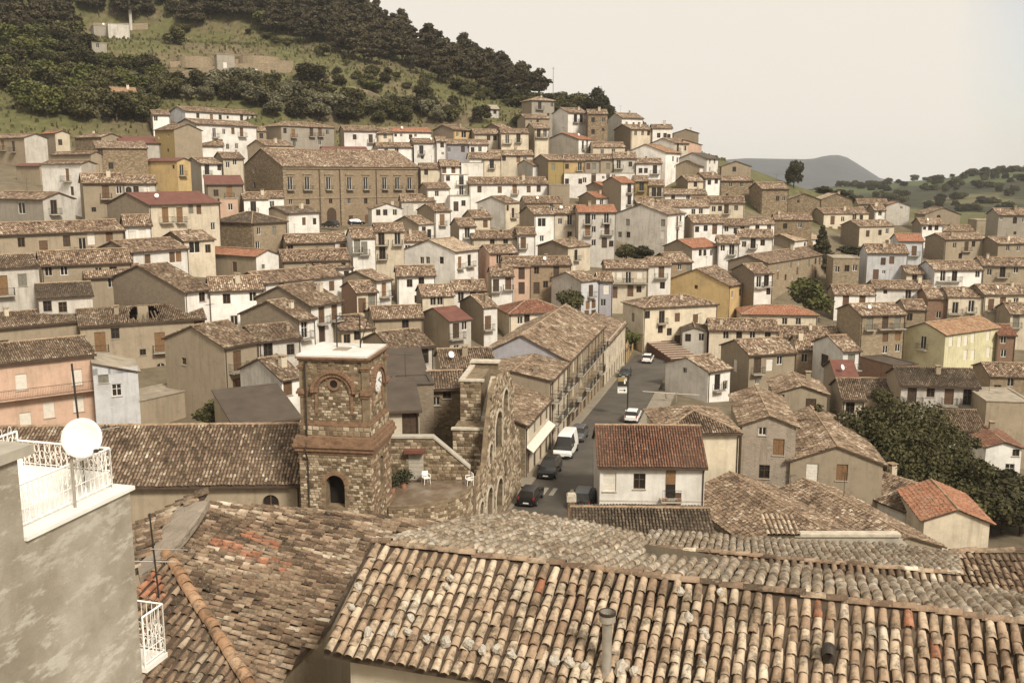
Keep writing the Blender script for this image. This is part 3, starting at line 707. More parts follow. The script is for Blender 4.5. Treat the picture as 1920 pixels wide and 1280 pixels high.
def build_ground():
    b = NB('hillside_ground'); pos = b.n('ShaderNodeNewGeometry').outputs['Position']
    n1 = b.noise(pos, 0.035, 6, 0.62); n2 = b.noise(pos, 0.4, 5, 0.7); n3 = b.noise(pos, 2.2, 3, 0.7)
    grass = b.ramp(n2, [(0.25, (0.060, 0.058, 0.022)), (0.5, (0.105, 0.102, 0.038)), (0.75, (0.165, 0.148, 0.062))])
    dry = b.ramp(n2, [(0.25, (0.085, 0.062, 0.036)), (0.75, (0.21, 0.165, 0.098))])
    c = b.mix(b.ramp(n1, [(0.50, (0, 0, 0)), (0.64, (1, 1, 1))]), grass, dry)
    c = b.mix(b.ramp(n3, [(0.62, (0, 0, 0)), (0.78, (0.6,) * 3)]), c, (0.24, 0.21, 0.14))
    # trodden earth and paving between the houses
    sx = b.n('ShaderNodeSeparateXYZ'); b.l(pos, sx.inputs[0])
    earth = b.ramp(n2, [(0.3, (0.12, 0.094, 0.062)), (0.7, (0.22, 0.175, 0.12))])
    f = b.math('LESS_THAN', b.math('ADD', sx.outputs[2], b.math('MULTIPLY', sx.outputs[1], 0.10)), 61.0)
    f2 = b.math('LESS_THAN', sx.outputs[1], 262.0)
    f3 = b.math('LESS_THAN', sx.outputs[0], b.math('ADD', b.math('MULTIPLY', sx.outputs[1], 0.50), b.math('MULTIPLY', n1, 24.0)))   # the town ends here, scrub beyond
    c = b.mix(b.math('MULTIPLY', b.math('MULTIPLY', b.math('MULTIPLY', f, f2), f3), 0.85), c, earth)
    b.col(c); b.bump(n3, 0.6, 0.15); MAT['ground'] = b.m
    ex = lambda A, lo, hi: np.concatenate([lo, A, hi])
    X = ex(GX, [-6000, -4000, -2000, -900, -500, -340], [380, 500, 800, 1500, 3000, 4500, 6000])
    Yl = ex(GY, [-1500, -800, -200, -60], [620, 720, 900, 1300, 2200, 4000, 5200, 6400])
    XX, YY = np.meshgrid(X, Yl); inside = gz(np.clip(XX, GX[0], GX[-1]), np.clip(YY, GY[0], GY[-1]))
    far = np.maximum.reduce([np.maximum(GX[0] - XX, 0), np.maximum(XX - GX[-1], 0), np.maximum(YY - GY[-1], 0), np.maximum(GY[0] - YY, 0)])
    t = np.clip(far / 500, 0, 1); Z = inside * (1 - t) + (CZ - 62) * t
    V = np.stack([XX.ravel(), YY.ravel(), Z.ravel()], 1); nx, ny = len(X), len(Yl)
    I = np.arange(ny * nx).reshape(ny, nx); Fq = np.stack([I[:-1, :-1].ravel(), I[:-1, 1:].ravel(), I[1:, 1:].ravel(), I[1:, :-1].ravel()], 1)
    link('ground', mesh_np('ground', V, Fq, ['ground'], smooth=True), kind='structure')
build_ground()
# far hills: real ridges with their own depth
def ridge(name, matkey, sil, Y0, Yc, Y1, zbase, nr=26, rough=1.0, seed=0):
    us = np.linspace(sil[0][0], sil[-1][0], 150); vsil = np.interp(us, [p[0] for p in sil], [p[1] for p in sil])
    rg = np.random.default_rng(seed); V = []
    ph = rg.uniform(0, 6.28, 12)
    for j in range(nr):
        t = j / (nr - 1); Y = Y0 + (Yc - Y0) * min(1, t / 0.7) if t < 0.7 else Yc + (Y1 - Yc) * (t - 0.7) / 0.3
        k = math.sin(min(1, t / 0.7) * math.pi / 2) ** 1.15 if t < 0.7 else math.cos((t - 0.7) / 0.3 * math.pi / 2)
        for u, v in zip(us, vsil):
            ax, zr = ray(u, v); top = CZ + zr * Yc
            x = ax * Y; n = sum(math.sin(x * f / Yc * 9 + Y * f / Yc * 7 + ph[i]) / f for i, f in enumerate((1, 2.3, 4.7, 9.1)))
            V.append((x, Y, zbase + (top - zbase) * k * (1 + 0.10 * n * rough * (1 - k)) ))
    n = len(us); I = np.arange(nr * n).reshape(nr, n)
    Fq = np.stack([I[:-1, :-1].ravel(), I[:-1, 1:].ravel(), I[1:, 1:].ravel(), I[1:, :-1].ravel()], 1)
    V = np.array(V); me = mesh_np(name, V, Fq, [matkey], smooth=True); link(name, me, kind='structure'); return V
b = NB('wooded_hill_haze_tint'); pos = b.n('ShaderNodeNewGeometry').outputs['Position']; n1 = b.noise(pos, 0.012, 6, 0.7)
b.col(b.ramp(n1, [(0.3, (0.030, 0.034, 0.040)), (0.6, (0.055, 0.060, 0.066)), (0.8, (0.09, 0.09, 0.088))])); b.bump(n1, 1.0, 8.0); MAT['farhill'] = b.m  # woodland colour tinted blue: the haze of distance is put into it
b = NB('field_hill'); pos = b.n('ShaderNodeNewGeometry').outputs['Position']; n1 = b.noise(pos, 0.010, 4, 0.6); n2 = b.noise(pos, 0.09, 5, 0.7)
vo = b.n('ShaderNodeTexVoronoi'); vo.inputs['Scale'].default_value = 0.0075; b.l(pos, vo.inputs['Vector'])
fields = b.ramp(vo.outputs['Color'], [(0.15, (0.075, 0.092, 0.034)), (0.4, (0.115, 0.125, 0.048)), (0.62, (0.13, 0.115, 0.055)), (0.8, (0.25, 0.20, 0.105))], 'CONSTANT')
wood = b.ramp(n2, [(0.3, (0.026, 0.028, 0.014)), (0.7, (0.058, 0.055, 0.027))])
b.col(b.mix(b.ramp(n1, [(0.47, (0, 0, 0)), (0.53, (1, 1, 1))]), fields, wood)); b.bump(n2, 0.8, 3.0); MAT['fields'] = b.m
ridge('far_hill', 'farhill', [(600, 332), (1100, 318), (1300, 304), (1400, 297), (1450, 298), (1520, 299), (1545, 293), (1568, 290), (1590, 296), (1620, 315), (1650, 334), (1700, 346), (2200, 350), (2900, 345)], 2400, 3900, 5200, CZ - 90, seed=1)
FH = ridge('field_hill', 'fields', [(1000, 380), (1300, 372), (1450, 362), (1560, 350), (1640, 348), (1700, 340), (1760, 337), (1800, 329), (1850, 325), (1920, 321), (2100, 318), (2500, 330)], 430, 950, 1500, CZ - 52, seed=2)
# ------------------------------------------------------------------ house parts
WSIZE = {'w': (1.0, 1.35), 'o': (0.75, 0.8), 's': (1.05, 1.6), 'S': (2.0, 1.9), 'd': (1.15, 2.25), 'b': (1.15, 2.25), 'B': (1.3, 2.5), 'D': (1.2, 2.3), 'a': (1.05, 1.75), 'v': (1.1, 1.75), 'G': (2.3, 2.7), 'q': (1.35, 2.9), 'A': (2.6, 4.3)}
WCACHE = {}
def window_mesh(kind, var, near):
    key = (kind, var, near)
    if key in WCACHE: return WCACHE[key]
    w, h = WSIZE[kind]; m = MB(); fr = 0.07 if near else 0.09
    if kind in 'wodaSq':                                         # glazed: frame, mullion, panes set back
        for x0, x1, z0, z1 in ((-w / 2, -w / 2 + fr, 0, h), (w / 2 - fr, w / 2, 0, h), (-w / 2 + fr, w / 2 - fr, 0, fr), (-w / 2 + fr, w / 2 - fr, h - fr, h), (-fr / 2, fr / 2, fr, h - fr)):
            m.box(x0, x1, -0.03, 0.03, z0, z1, 0)
        if near and h > 1.2: m.box(-w / 2 + fr, w / 2 - fr, -0.02, 0.02, h * .58, h * .58 + 0.05, 0)
        mats = [['frame', 'shut', 'framew', 'doorb'][var % 4]] if kind != 'q' else ['framew']; fr = fr if kind != 'q' else 0.2
    elif kind in 'sbB':                                         # two closed shutter leaves
        for sg in (-1, 1):
            x0, x1 = (-w / 2, -0.012) if sg < 0 else (0.012, w / 2)
            m.box(x0, x1, -0.025, 0.025, 0, h, 0)
            n = int(h / 0.16) if near else 0
            for i in range(n): m.box(x0 + 0.07, x1 - 0.07, -0.045, -0.026, 0.06 + i * h / n, 0.06 + i * h / n + 0.08, 0)
        mats = ['shut2' if kind == 'B' else ['shut', 'shut', 'shut3', 'shut2', 'doorb'][var % 5]]
    elif kind == 'v':
        n = 12 if near else 4
        for i in range(n): m.box(-w / 2, w / 2, -0.02 - 0.012 * (i % 2), 0.02, h * i / n, h * (i + 1) / n - 0.004, 0)
        mats = ['blind']
    else:
        m.box(-w / 2, w / 2, -0.03, 0.03, 0, h, 0)
        for sg in (-1, 1):
            for z0, z1 in ((0.15, h * .45), (h * .5, h - .15)): m.box(sg * w / 4 - w * .18, sg * w / 4 + w * .18, -0.055, -0.031, z0, z1, 0)
        mats = ['doorb' if var % 2 else 'shut']
    me = m.mesh('window', mats); pane = None
    if kind in 'wodaSq':
        p = MB(); p.quad((-w / 2 + fr, 0.012, fr), (w / 2 - fr, 0.012, fr), (w / 2 - fr, 0.012, h - fr), (-w / 2 + fr, 0.012, h - fr)); pane = p.mesh('pane', ['glass'])
    WCACHE[key] = (me, pane); return WCACHE[key]
def balcony_mesh(near, wide):
    key = ('balc', near, wide)
    if key in WCACHE: return WCACHE[key]
    dp = 0.85; m = MB(); m.box(-wide / 2, wide / 2, -dp, 0, -0.13, 0)
    r = MB(); st, th = (0.13, 0.011) if near else (0.24, 0.016)
    pts = [(-wide / 2 + .04, 0), (-wide / 2 + .04, -dp + .04), (wide / 2 - .04, -dp + .04), (wide / 2 - .04, 0)]
    for (x0, y0), (x1, y1) in zip(pts[:-1], pts[1:]):
        for z in (0.08, 0.95): r.bar((x0, y0, z), (x1, y1, z), 0.022, n=4)
        L = math.hypot(x1 - x0, y1 - y0); n = max(2, int(L / st))
        for i in range(n + 1):
            t = i / n; r.bar((x0 + (x1 - x0) * t, y0 + (y1 - y0) * t, 0.0), (x0 + (x1 - x0) * t, y0 + (y1 - y0) * t, 0.95), th, n=3)
    WCACHE[key] = (m.mesh('balcony', ['concrete']), r.mesh('railing', ['iron'])); return WCACHE[key]
def dish_mesh():
    if 'dish' in WCACHE: return WCACHE['dish']
    m = MB(); M = Matrix.Translation((0, -0.25, 0.75)) @ Matrix.Rotation(math.radians(68), 4, 'X')
    m.lathe([(0.001, 0.0), (0.20, 0.02), (0.36, 0.07), (0.36, 0.08), (0.20, 0.03), (0.001, 0.012)], 14, M, 0)
    m.bar((0, 0, 0), (0, 0, 0.75), 0.025, 1); m.bar((0, 0, .75), (0, -.25, .75), 0.02, 1); m.bar((0, -.25, .55), (0, -.75, .85), 0.012, 1)
    m.box(-.04, .04, -.8, -.7, .82, .9, 1)
    WCACHE['dish'] = m.mesh('satellite_dish', ['white', 'steel']); return WCACHE['dish']
def antenna_mesh(h=2.4):
    if 'ant' in WCACHE: return WCACHE['ant']
    m = MB(); m.bar((0, 0, 0), (0, 0, h), 0.022, n=4); m.bar((-.7, 0, h - .15), (.7, 0, h - .15), 0.014, n=4)
    for i in range(7): m.bar((-.65 + i * .2, -.28, h - .15), (-.65 + i * .2, .28, h - .15), 0.009, n=3)
    WCACHE['ant'] = m.mesh('antenna', ['iron']); return WCACHE['ant']
def chimney_mesh(var):
    if ('ch', var) in WCACHE: return WCACHE[('ch', var)]
    m = MB(); a = 0.19 + 0.05 * var
    m.box(-a, a, -a, a, -0.9, 0.45 + .1 * var, 0)
    for x, y in ((-1, -1), (1, -1), (-1, 1), (1, 1)): m.box(x * a * .75 - .045, x * a * .75 + .045, y * a * .75 - .045, y * a * .75 + .06, .45 + .1 * var, .65 + .1 * var, 0)
    m.box(-a - .08, a + .08, -a - .08, a + .08, .65 + .1 * var, .72 + .1 * var, 1)
    WCACHE[('ch', var)] = m.mesh('chimney', ['C' if var % 2 else 'B', 'ridge']); return WCACHE[('ch', var)]
def wall_face(m, O, sd, od, W, zlo, H, rects, mi, top=None, rev=0.2):
    """wall from O along sd with outward od; rects are holes with reveals; top = extra outline above H"""
    O, sd, od = Vector(O), Vector(sd), Vector(od)
    P = lambda s_, z, i=0.0: O + sd * s_ - od * i + Vector((0, 0, z))
    xs = sorted({0.0, W, *[r[0] for r in rects], *[r[1] for r in rects]}); zs = sorted({zlo, H, *[r[2] for r in rects], *[r[3] for r in rects]})
    for x0, x1 in zip(xs[:-1], xs[1:]):
        run = None
        for z0, z1 in zip(zs[:-1], zs[1:]):
            cx, cz = (x0 + x1) / 2, (z0 + z1) / 2
            if any(r[0] < cx < r[1] and r[2] < cz < r[3] for r in rects):
                if run: m.quad(P(x0, run[0]), P(x1, run[0]), P(x1, run[1]), P(x0, run[1]), mi); run = None
            else: run = (run[0], z1) if run else (z0, z1)
        if run: m.quad(P(x0, run[0]), P(x1, run[0]), P(x1, run[1]), P(x0, run[1]), mi)
    for r in rects:
        a, c, z0, z1 = r[:4]
        m.quad(P(a, z0), P(a, z0, rev), P(a, z1, rev), P(a, z1), mi); m.quad(P(c, z0), P(c, z0, rev), P(c, z1, rev), P(c, z1), mi)
        m.quad(P(a, z1), P(c, z1), P(c, z1, rev), P(a, z1, rev), mi); m.quad(P(a, z0), P(c, z0), P(c, z0, rev), P(a, z0, rev), mi)
        if len(r) > 4 and r[4] in 'aA':                         # arched head
            rad = (c - a) / 2; cx = (a + c) / 2
            for sg in (-1, 1):
                arc = [P(cx + sg * rad * math.cos(t), z1 - rad + rad * math.sin(t), 0.004) for t in [math.pi / 2 * k / 5 for k in range(6)]]
                m.poly([P(cx + sg * rad, z1, 0.004)] + arc, mi)
    if top: m.poly([P(s_, z) for s_, z in top], mi)
def slope_grid(m, b0, b1, t1, t0, step, jit, mi=0, mi_e=1, th=0.13, hole=None):
    b0, b1, t1, t0 = map(Vector, (b0, b1, t1, t0))
    n = max(2, int((b1 - b0).length / step)); k = max(2, int((t0 - b0).length / step)); Lb = (b1 - b0).length; Ls = ((t0 + t1) / 2 - (b0 + b1) / 2).length
    rows = []; o = len(m.v); ub = (b1 - b0).normalized()
    for j in range(k + 1):
        for i in range(n + 1):
            p = b0.lerp(b1, i / n).lerp(t0.lerp(t1, i / n), j / k)
            edge = 0.4 if (j in (0, k) or i in (0, n)) else 1.0
            q = p + Vector((0, 0, random.gauss(0, jit) * edge - 0.10 * math.sin(math.pi * i / n) * (j / k) * (1 if jit else 0))); m.v.append(tuple(q))
            rows.append(((p - b0).dot(ub), Ls * j / k))
    for j in range(k):
        for i in range(n):
            if hole and hole[0] < (i + .5) / n < hole[1] and hole[2] < (j + .5) / k < hole[3]: continue
            ids = (j * (n + 1) + i, j * (n + 1) + i + 1, (j + 1) * (n + 1) + i + 1, (j + 1) * (n + 1) + i)
            m.uv[len(m.f)] = [rows[q] for q in ids]; m.f.append(tuple(o + q for q in ids)); m.m.append(mi)
    dn = Vector((0, 0, th))
    for a, c in ((b0, b1), (b1, t1), (t0, b0)): m.quad(a, c, c - dn, a - dn, mi_e)
    if not hole: m.quad(b0 - dn, b1 - dn, t1 - dn, t0 - dn, mi_e)
def ridge_tiles(m, a, c, mi):
    a, c = Vector(a), Vector(c); L = (c - a).length; n = max(1, int(L / 0.38)); d = (c - a) / n
    for i in range(n):
        p = a + d * i; m.bar(p + Vector((0, 0, random.uniform(-.02, .03))), p + d * 1.12 + Vector((0, 0, random.uniform(.0, .04))), 0.115, mi, n=6, r2=0.10)
def roof_slopes(s, w, d, h, kind, pitch, ov=0.32):
    ox = 0.22; z0 = h - pitch * ov + 0.12
    if kind == 'R':
        zr = h + pitch * d / 2 + 0.12; X0, X1 = -w / 2 - ox, w / 2 + ox
        return [((X0, -d / 2 - ov, z0), (X1, -d / 2 - ov, z0), (X1, 0, zr), (X0, 0, zr)), ((X1, d / 2 + ov, z0), (X0, d / 2 + ov, z0), (X0, 0, zr), (X1, 0, zr))], [((X0, 0, zr), (X1, 0, zr))]
    if kind == 'L':
        zr = h + pitch * w / 2 + 0.12; Y0, Y1 = -d / 2 - ox, d / 2 + ox
        return [((w / 2 + ov, Y0, z0), (w / 2 + ov, Y1, z0), (0, Y1, zr), (0, Y0, zr)), ((-w / 2 - ov, Y1, z0), (-w / 2 - ov, Y0, z0), (0, Y0, zr), (0, Y1, zr))], [((0, Y0, zr), (0, Y1, zr))]
    if kind == 'H':
        mn = min(w, d) / 2 + ov; zr = z0 + pitch * mn; X, Yv = w / 2 + ov, d / 2 + ov
        if w >= d: A, B = (-(X - mn), 0, zr), (X - mn + 1e-3, 0, zr)
        else: A, B = (0, -(Yv - mn), zr), (0, Yv - mn + 1e-3, zr)
        c = [(-X, -Yv, z0), (X, -Yv, z0), (X, Yv, z0), (-X, Yv, z0)]
        if w >= d: sl = [(c[0], c[1], B, A), (c[1], c[2], B, B), (c[2], c[3], A, B), (c[3], c[0], A, A)]; rd = [(A, B), (c[0], A), (c[1], B), (c[2], B), (c[3], A)]
        else: sl = [(c[0], c[1], A, A), (c[1], c[2], B, A), (c[2], c[3], B, B), (c[3], c[0], A, B)]; rd = [(A, B), (c[0], A), (c[1], A), (c[2], B), (c[3], B)]
        return sl, rd
    if kind == 'S':
        z1 = h + pitch * d + 0.12; X0, X1 = -w / 2 - ox, w / 2 + ox
        return [((X0, -d / 2 - ov, z0), (X1, -d / 2 - ov, z0), (X1, d / 2, z1), (X0, d / 2, z1))], []
    if kind == 'T':
        zr = h - 0.28 * w + 0.12
        return [((w / 2 + ov, -d / 2 - ox, zr - .28 * ov), (w / 2 + ov, d / 2 + ox, zr - .28 * ov), (-w / 2 - .1, d / 2 + ox, h + .15), (-w / 2 - .1, -d / 2 - ox, h + .15))], []
    return [], []
def build_house(s, name='house', label=None, cat='house', pitch=None, trims=True):
    w, d, h, a, C, kind, Y = s['w'], s['d'], s['h'], s['a'], s['C'], s['roof'], s['Y']
    rnd = random.Random(int(s['xC'] * 7 + s['ye'] * 13)); near = Y < 128
    pitch = pitch or (0.30 + 0.1 * rnd.random() if kind != 'S' else 0.22); ca, sa = math.cos(a), math.sin(a)
    ctr = Vector((C.x + w / 2 * ca - d / 2 * sa, C.y + w / 2 * sa + d / 2 * ca, C.z))
    if label is None:
        label = f"{WALLS[s['cR']][0]} house with {ROOFWORD[s['rc']]}, {s['where']}"
    E = thing(name, label, cat, ctr, a)
    ext = 3.0 + 0.25 * d
    # openings from photo rows and columns on the two visible walls
    def opens(tokens, wall):
        out_ = []
        if wall == 'R': O, D, W = C, Vector((ca, sa)), w
        else: O, D, W = C, Vector((-sa, ca)), d
        for t in tokens:
            k = t[0]; u, v = map(float, t[1:].split(',')); ax, zr = ray(u, v)
            nx, ny = -D.y, D.x; den = ax * nx + ny
            if abs(den) < 1e-3: continue
            Yh = (O.x * nx + O.y * ny) / den; hx = ax * Yh - O.x; hy = Yh - O.y
            sp_ = hx * D.x + hy * D.y; z = CZ + zr * Yh - C.z
            ww, hh = WSIZE[k]
            if ww > W - 0.4: continue
            sp_ = min(max(sp_, ww / 2 + 0.18), W - ww / 2 - 0.18); z0 = z - hh / 2
            if k in 'DGA': z0 = min(z0, 0.05) if z0 < 1.2 else z0
            z0 = min(max(z0, 0.02), h - hh - 0.12)
            if kind == 'T' and wall == 'R': z0 = min(z0, h - 0.28 * sp_ - hh - .3)
            r = (sp_ - ww / 2, sp_ + ww / 2, z0, z0 + hh, k)
            if any(r[0] < q[1] + .08 and r[1] > q[0] - .08 and r[2] < q[3] + .08 and r[3] > q[2] - .08 for q in out_): continue
            out_.append(r)
        return out_
    oR, oL = opens(s['R'], 'R'), opens(s['L'], 'L')
    for sp_, z0, k in s.get('RL', []): oR.append((sp_ - WSIZE[k][0] / 2, sp_ + WSIZE[k][0] / 2, z0, z0 + WSIZE[k][1], k))
    s['oR'] = oR
    if w > 4.5 and kind in 'RH' and 'RL' not in s and s['xL'] is not None and len(oR) < w / 2.4 and name == 'house':   # plain fronts still have a few openings
        for _ in range(int(w / 2.4) - len(oR) + 1):
            k = rnd.choice('wwsovw'); ww, hh = WSIZE[k]; sp_ = rnd.uniform(ww / 2 + .3, w - ww / 2 - .3); z0 = rnd.choice((h - hh - .55, h - hh - .55, h - hh - 3.4))
            r = (sp_ - ww / 2, sp_ + ww / 2, z0, z0 + hh, k)
            if z0 > .5 and not any(r[0] < q[1] + .5 and r[1] > q[0] - .5 and r[2] < q[3] + .2 and r[3] > q[2] - .2 for q in oR): oR.append(r)
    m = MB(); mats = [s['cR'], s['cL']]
    hg = pitch * d / 2; wg = pitch * w / 2; hR = h
    topR = topL = None; back = None
    if kind == 'R': topL = [(0, h), (d, h), (d / 2, h + hg)]
    elif kind == 'L': topR = [(0, h), (w, h), (w / 2, h + wg)]
    elif kind == 'S': topL = [(0, h), (d, h), (d, h + pitch * d)]
    elif kind == 'T': hR = max(2.0, h - 0.28 * w); topR = [(0, hR), (w, hR), (0, h)]
    wall_face(m, (-w / 2, -d / 2, 0), (1, 0, 0), (0, -1, 0), w, -ext, hR, oR, 0, topR)
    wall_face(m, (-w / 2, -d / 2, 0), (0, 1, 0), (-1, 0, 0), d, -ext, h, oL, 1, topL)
    hb = h + pitch * d if kind == 'S' else h
    xr = hR if kind == 'T' else h
    wall_face(m, (w / 2, d / 2, 0), (0, -1, 0), (1, 0, 0), d, -ext, xr, [], 1, [(0, h), (d, h), (d / 2, h + hg)] if kind == 'R' else ([(0, h), (d, h), (0, h + pitch * d)] if kind == 'S' else None))
    wall_face(m, (w / 2, d / 2, 0), (-1, 0, 0), (0, 1, 0), w, -ext, hb if kind != 'T' else hR, [], 0, [(0, h), (w, h), (w / 2, h + wg)] if kind == 'L' else ([(0, hR), (w, hR), (w, h)] if kind == 'T' else None))
    if kind == 'F': m.box(-w / 2 + .02, w / 2 - .02, -d / 2 + .02, d / 2 - .02, h - .35, h - .30, 0)
    m.obj('wall', mats, E)
    # roof
    sl, rd = roof_slopes(s, w, d, h, kind, pitch); rc = s['rc']
    hole = (0.40, 0.62, 0.22, 1.01) if s.get('ruin') else None
    if kind == 'F':
        r = MB(); r.box(-w / 2 - .12, w / 2 + .12, -d / 2 - .12, -d / 2 + .25, h, h + .14); r.box(-w / 2 - .12, w / 2 + .12, d / 2 - .25, d / 2 + .12, h, h + .14)
        r.box(-w / 2 - .12, -w / 2 + .25, -d / 2 + .25, d / 2 - .25, h, h + .14); r.box(w / 2 - .25, w / 2 + .12, -d / 2 + .25, d / 2 - .25, h, h + .14)
        r.box(-w / 2 + .25, w / 2 - .25, -d / 2 + .25, d / 2 - .25, h - .05, h + .03)
        ro = r.obj('roof', 'sheet_' + ('g' if rc == 'd' else 'c'), E)
    else:
        r = MB(); clay = rc in TILE_STOPS
        surf = ('roofbase' if near else 'far_' + rc) if clay else 'sheet_' + rc
        for i, q in enumerate(sl): slope_grid(r, *q, 1.6 if not near else 2.5, 0.045 if clay else 0.0, hole=hole if i == 0 else None)
        if clay:
            for A, B in rd: ridge_tiles(r, A, B, 2)
        ro = r.obj('roof', [surf, 'eave', 'ridge'], E)
        if near and clay:
            fl = []
            for i, q in enumerate(sl):
                q = [Vector(p) for p in q]; up = ((q[3] + q[2]) / 2 - (q[0] + q[1]) / 2); ub = (q[1] - q[0]).normalized(); up = (up - ub * up.dot(ub)).normalized()
                hl = None
                if hole and i == 0:
                    g = lambda x, y: q[0].lerp(q[1], x).lerp(q[3].lerp(q[2], x), y)
                    hl = [g(.38, .26), g(.44, .18), g(.60, .24), g(.635, .5), g(.60, 1.02), g(.45, 1.02), g(.41, .62)]
                fl.append(tile_field(q[0] + Vector((0, 0, .01)), -up, q, hole=hl))
            me = tiles_mesh('roof_tiles', fl, ['tile_' + rc])
            if me: link('roof_tiles', me, ro, kind='stuff')
        if s.get('ruin'):
            rf = MB(); q = [Vector(p) for p in sl[0]]
            for i in range(7):
                x = .40 + i * .035 + rnd.uniform(-.01, .01); lo = q[0].lerp(q[1], x + rnd.uniform(-.02, .02)).lerp(q[3].lerp(q[2], x), .1); hi = q[0].lerp(q[1], x).lerp(q[3].lerp(q[2], x), rnd.uniform(.5, 1.0))
                rf.bar(lo - Vector((0, 0, .15)), hi - Vector((0, 0, rnd.uniform(.1, .8))), .09, n=4)
            rf.obj('fallen_rafters', 'wood', ro)
            ra = MB(); cx = -w / 2 + w * .47; ra.box(cx, cx + 1.3, -1.5, -.3, h - 2, h + 1.6); ra.obj('inner_wall', 'B', E)
    # openings filled
    def fill(o_, wall):
        for r in o_:
            k = r[4]; me, pane = window_mesh(k, rnd.randrange(20), near)
            cx = (r[0] + r[1]) / 2; rv = 0.13
            if wall == 'R': loc = (-w / 2 + cx, -d / 2 + rv, r[2]); rot = (0, 0, 0); bl = (-w / 2 + cx, -d / 2 - .003, r[2] - .03)
            else: loc = (-w / 2 + rv, -d / 2 + cx, r[2]); rot = (0, 0, -math.pi / 2); bl = (-w / 2 - .003, -d / 2 + cx, r[2] - .03)
            o = link('door' if k in 'DGA' else 'window', me, E, loc, rot)
            if pane: link('pane', pane, o)
            if k in 'dbBq' and r[2] > 1.6:
                bm_, rm = balcony_mesh(near, 1.9 if rnd.random() < .7 else 2.6); bo = link('balcony', bm_, E, bl, rot); link('railing', rm, bo)
            elif k in 'wsvSo' and trims and near:
                key = ('sill', k)
                if key not in WCACHE: q = MB(); ww = WSIZE[k][0]; q.box(-ww / 2 - .08, ww / 2 + .08, -.09, .10, -.07, -.002); WCACHE[key] = q.mesh('sill', ['concrete'])
                link('sill', WCACHE[key], o, (0, -rv, 0))
    fill(oR, 'R'); fill(oL, 'L')
    # roof-edge gutter and drainpipes, chimneys, aerials
    if kind in 'RHS' and rnd.random() < .75:
        g = MB(); g.bar((-w / 2 - .2, -d / 2 - .40, h - pitch * .32 - .02), (w / 2 + .2, -d / 2 - .40, h - pitch * .32 - .02), .075, n=5); go = g.obj('gutter', 'pipe', E)
        for x in [w / 2 - .12] + ([-w / 2 + .15] if rnd.random() < .5 else []):
            p = MB(); p.bar((x, -d / 2 - .08, -1.0), (x, -d / 2 - .08, h - .45), .055, n=5); p.bar((x, -d / 2 - .08, h - .45), (x, -d / 2 - .38, h - .12), .055, n=5); p.obj('drainpipe', 'pipe', E)
    if kind in 'RLH' and rnd.random() < .34 and Y > 82 and rc in TILE_STOPS:
        t = rnd.uniform(-.35, .35)
        if kind == 'R' or (kind == 'H' and w >= d): x, y = w * t, -d * rnd.uniform(.05, .28); zc = h + pitch * (d / 2 - abs(y))
        else: x, y = w * rnd.uniform(.05, .28), d * t; zc = h + pitch * (w / 2 - abs(x))
        if kind == 'H': zc = h + pitch * (min(w, d) / 2 * .6); 
        link('chimney', chimney_mesh(rnd.randrange(4)), E, (x, y, zc + .3))
    if rnd.random() < .42: 
        x, y = w * rnd.uniform(-.3, .3), d * rnd.uniform(-.05, .2)
        zc = h + (pitch * (d / 2 - abs(y)) if kind == 'R' else pitch * (w / 2 - abs(x)) if kind == 'L' else 0.0)
        if kind in 'RLF': link('antenna', antenna_mesh(), E, (x, y, zc), (0, 0, rnd.uniform(0, 3)))
    if rnd.random() < .05 and kind in 'RF':
        x = w * rnd.uniform(-.35, .35); y = -d * .32; link('satellite_dish', dish_mesh(), E, (x, y, h + (pitch * (d / 2 - abs(y)) if kind == 'R' else .1)), (0, 0, -a + rnd.uniform(.2, .9)))
    s['E'] = E
    return E
for s in HOUSES: build_house(s)

for s in HOUSES:
    if s['where'].startswith('pink with long balcony') or s['where'].startswith('cream with wide balcony'):
        w, d, C = s['w'], s['d'], s['C']; pink = s['cR'] == 'P'
        if pink: zb_ = CZ + ray(90, 742)[1] * (s['Y'] + 2) - C.z
        else: zb_ = CZ + ray(1170, 530)[1] * s['Y'] - C.z
        m = MB(); m.box(-w / 2 + .2, w / 2 - .1, -d / 2 - 1.0, -d / 2 - .003, zb_ - .15, zb_); bo = m.obj('long_balcony', 'P' if pink else 'concrete', s['E'])
        m = MB()
        for z in (.06, .95): m.bar((-w / 2 + .25, -d / 2 - .95, zb_ + z), (w / 2 - .15, -d / 2 - .95, zb_ + z), .025, n=4)
        for k in range(int(w / .16)): x = -w / 2 + .25 + k * .16; m.bar((x, -d / 2 - .95, zb_), (x, -d / 2 - .95, zb_ + .95), .012, n=3)
        m.obj('railing', 'iron', bo)
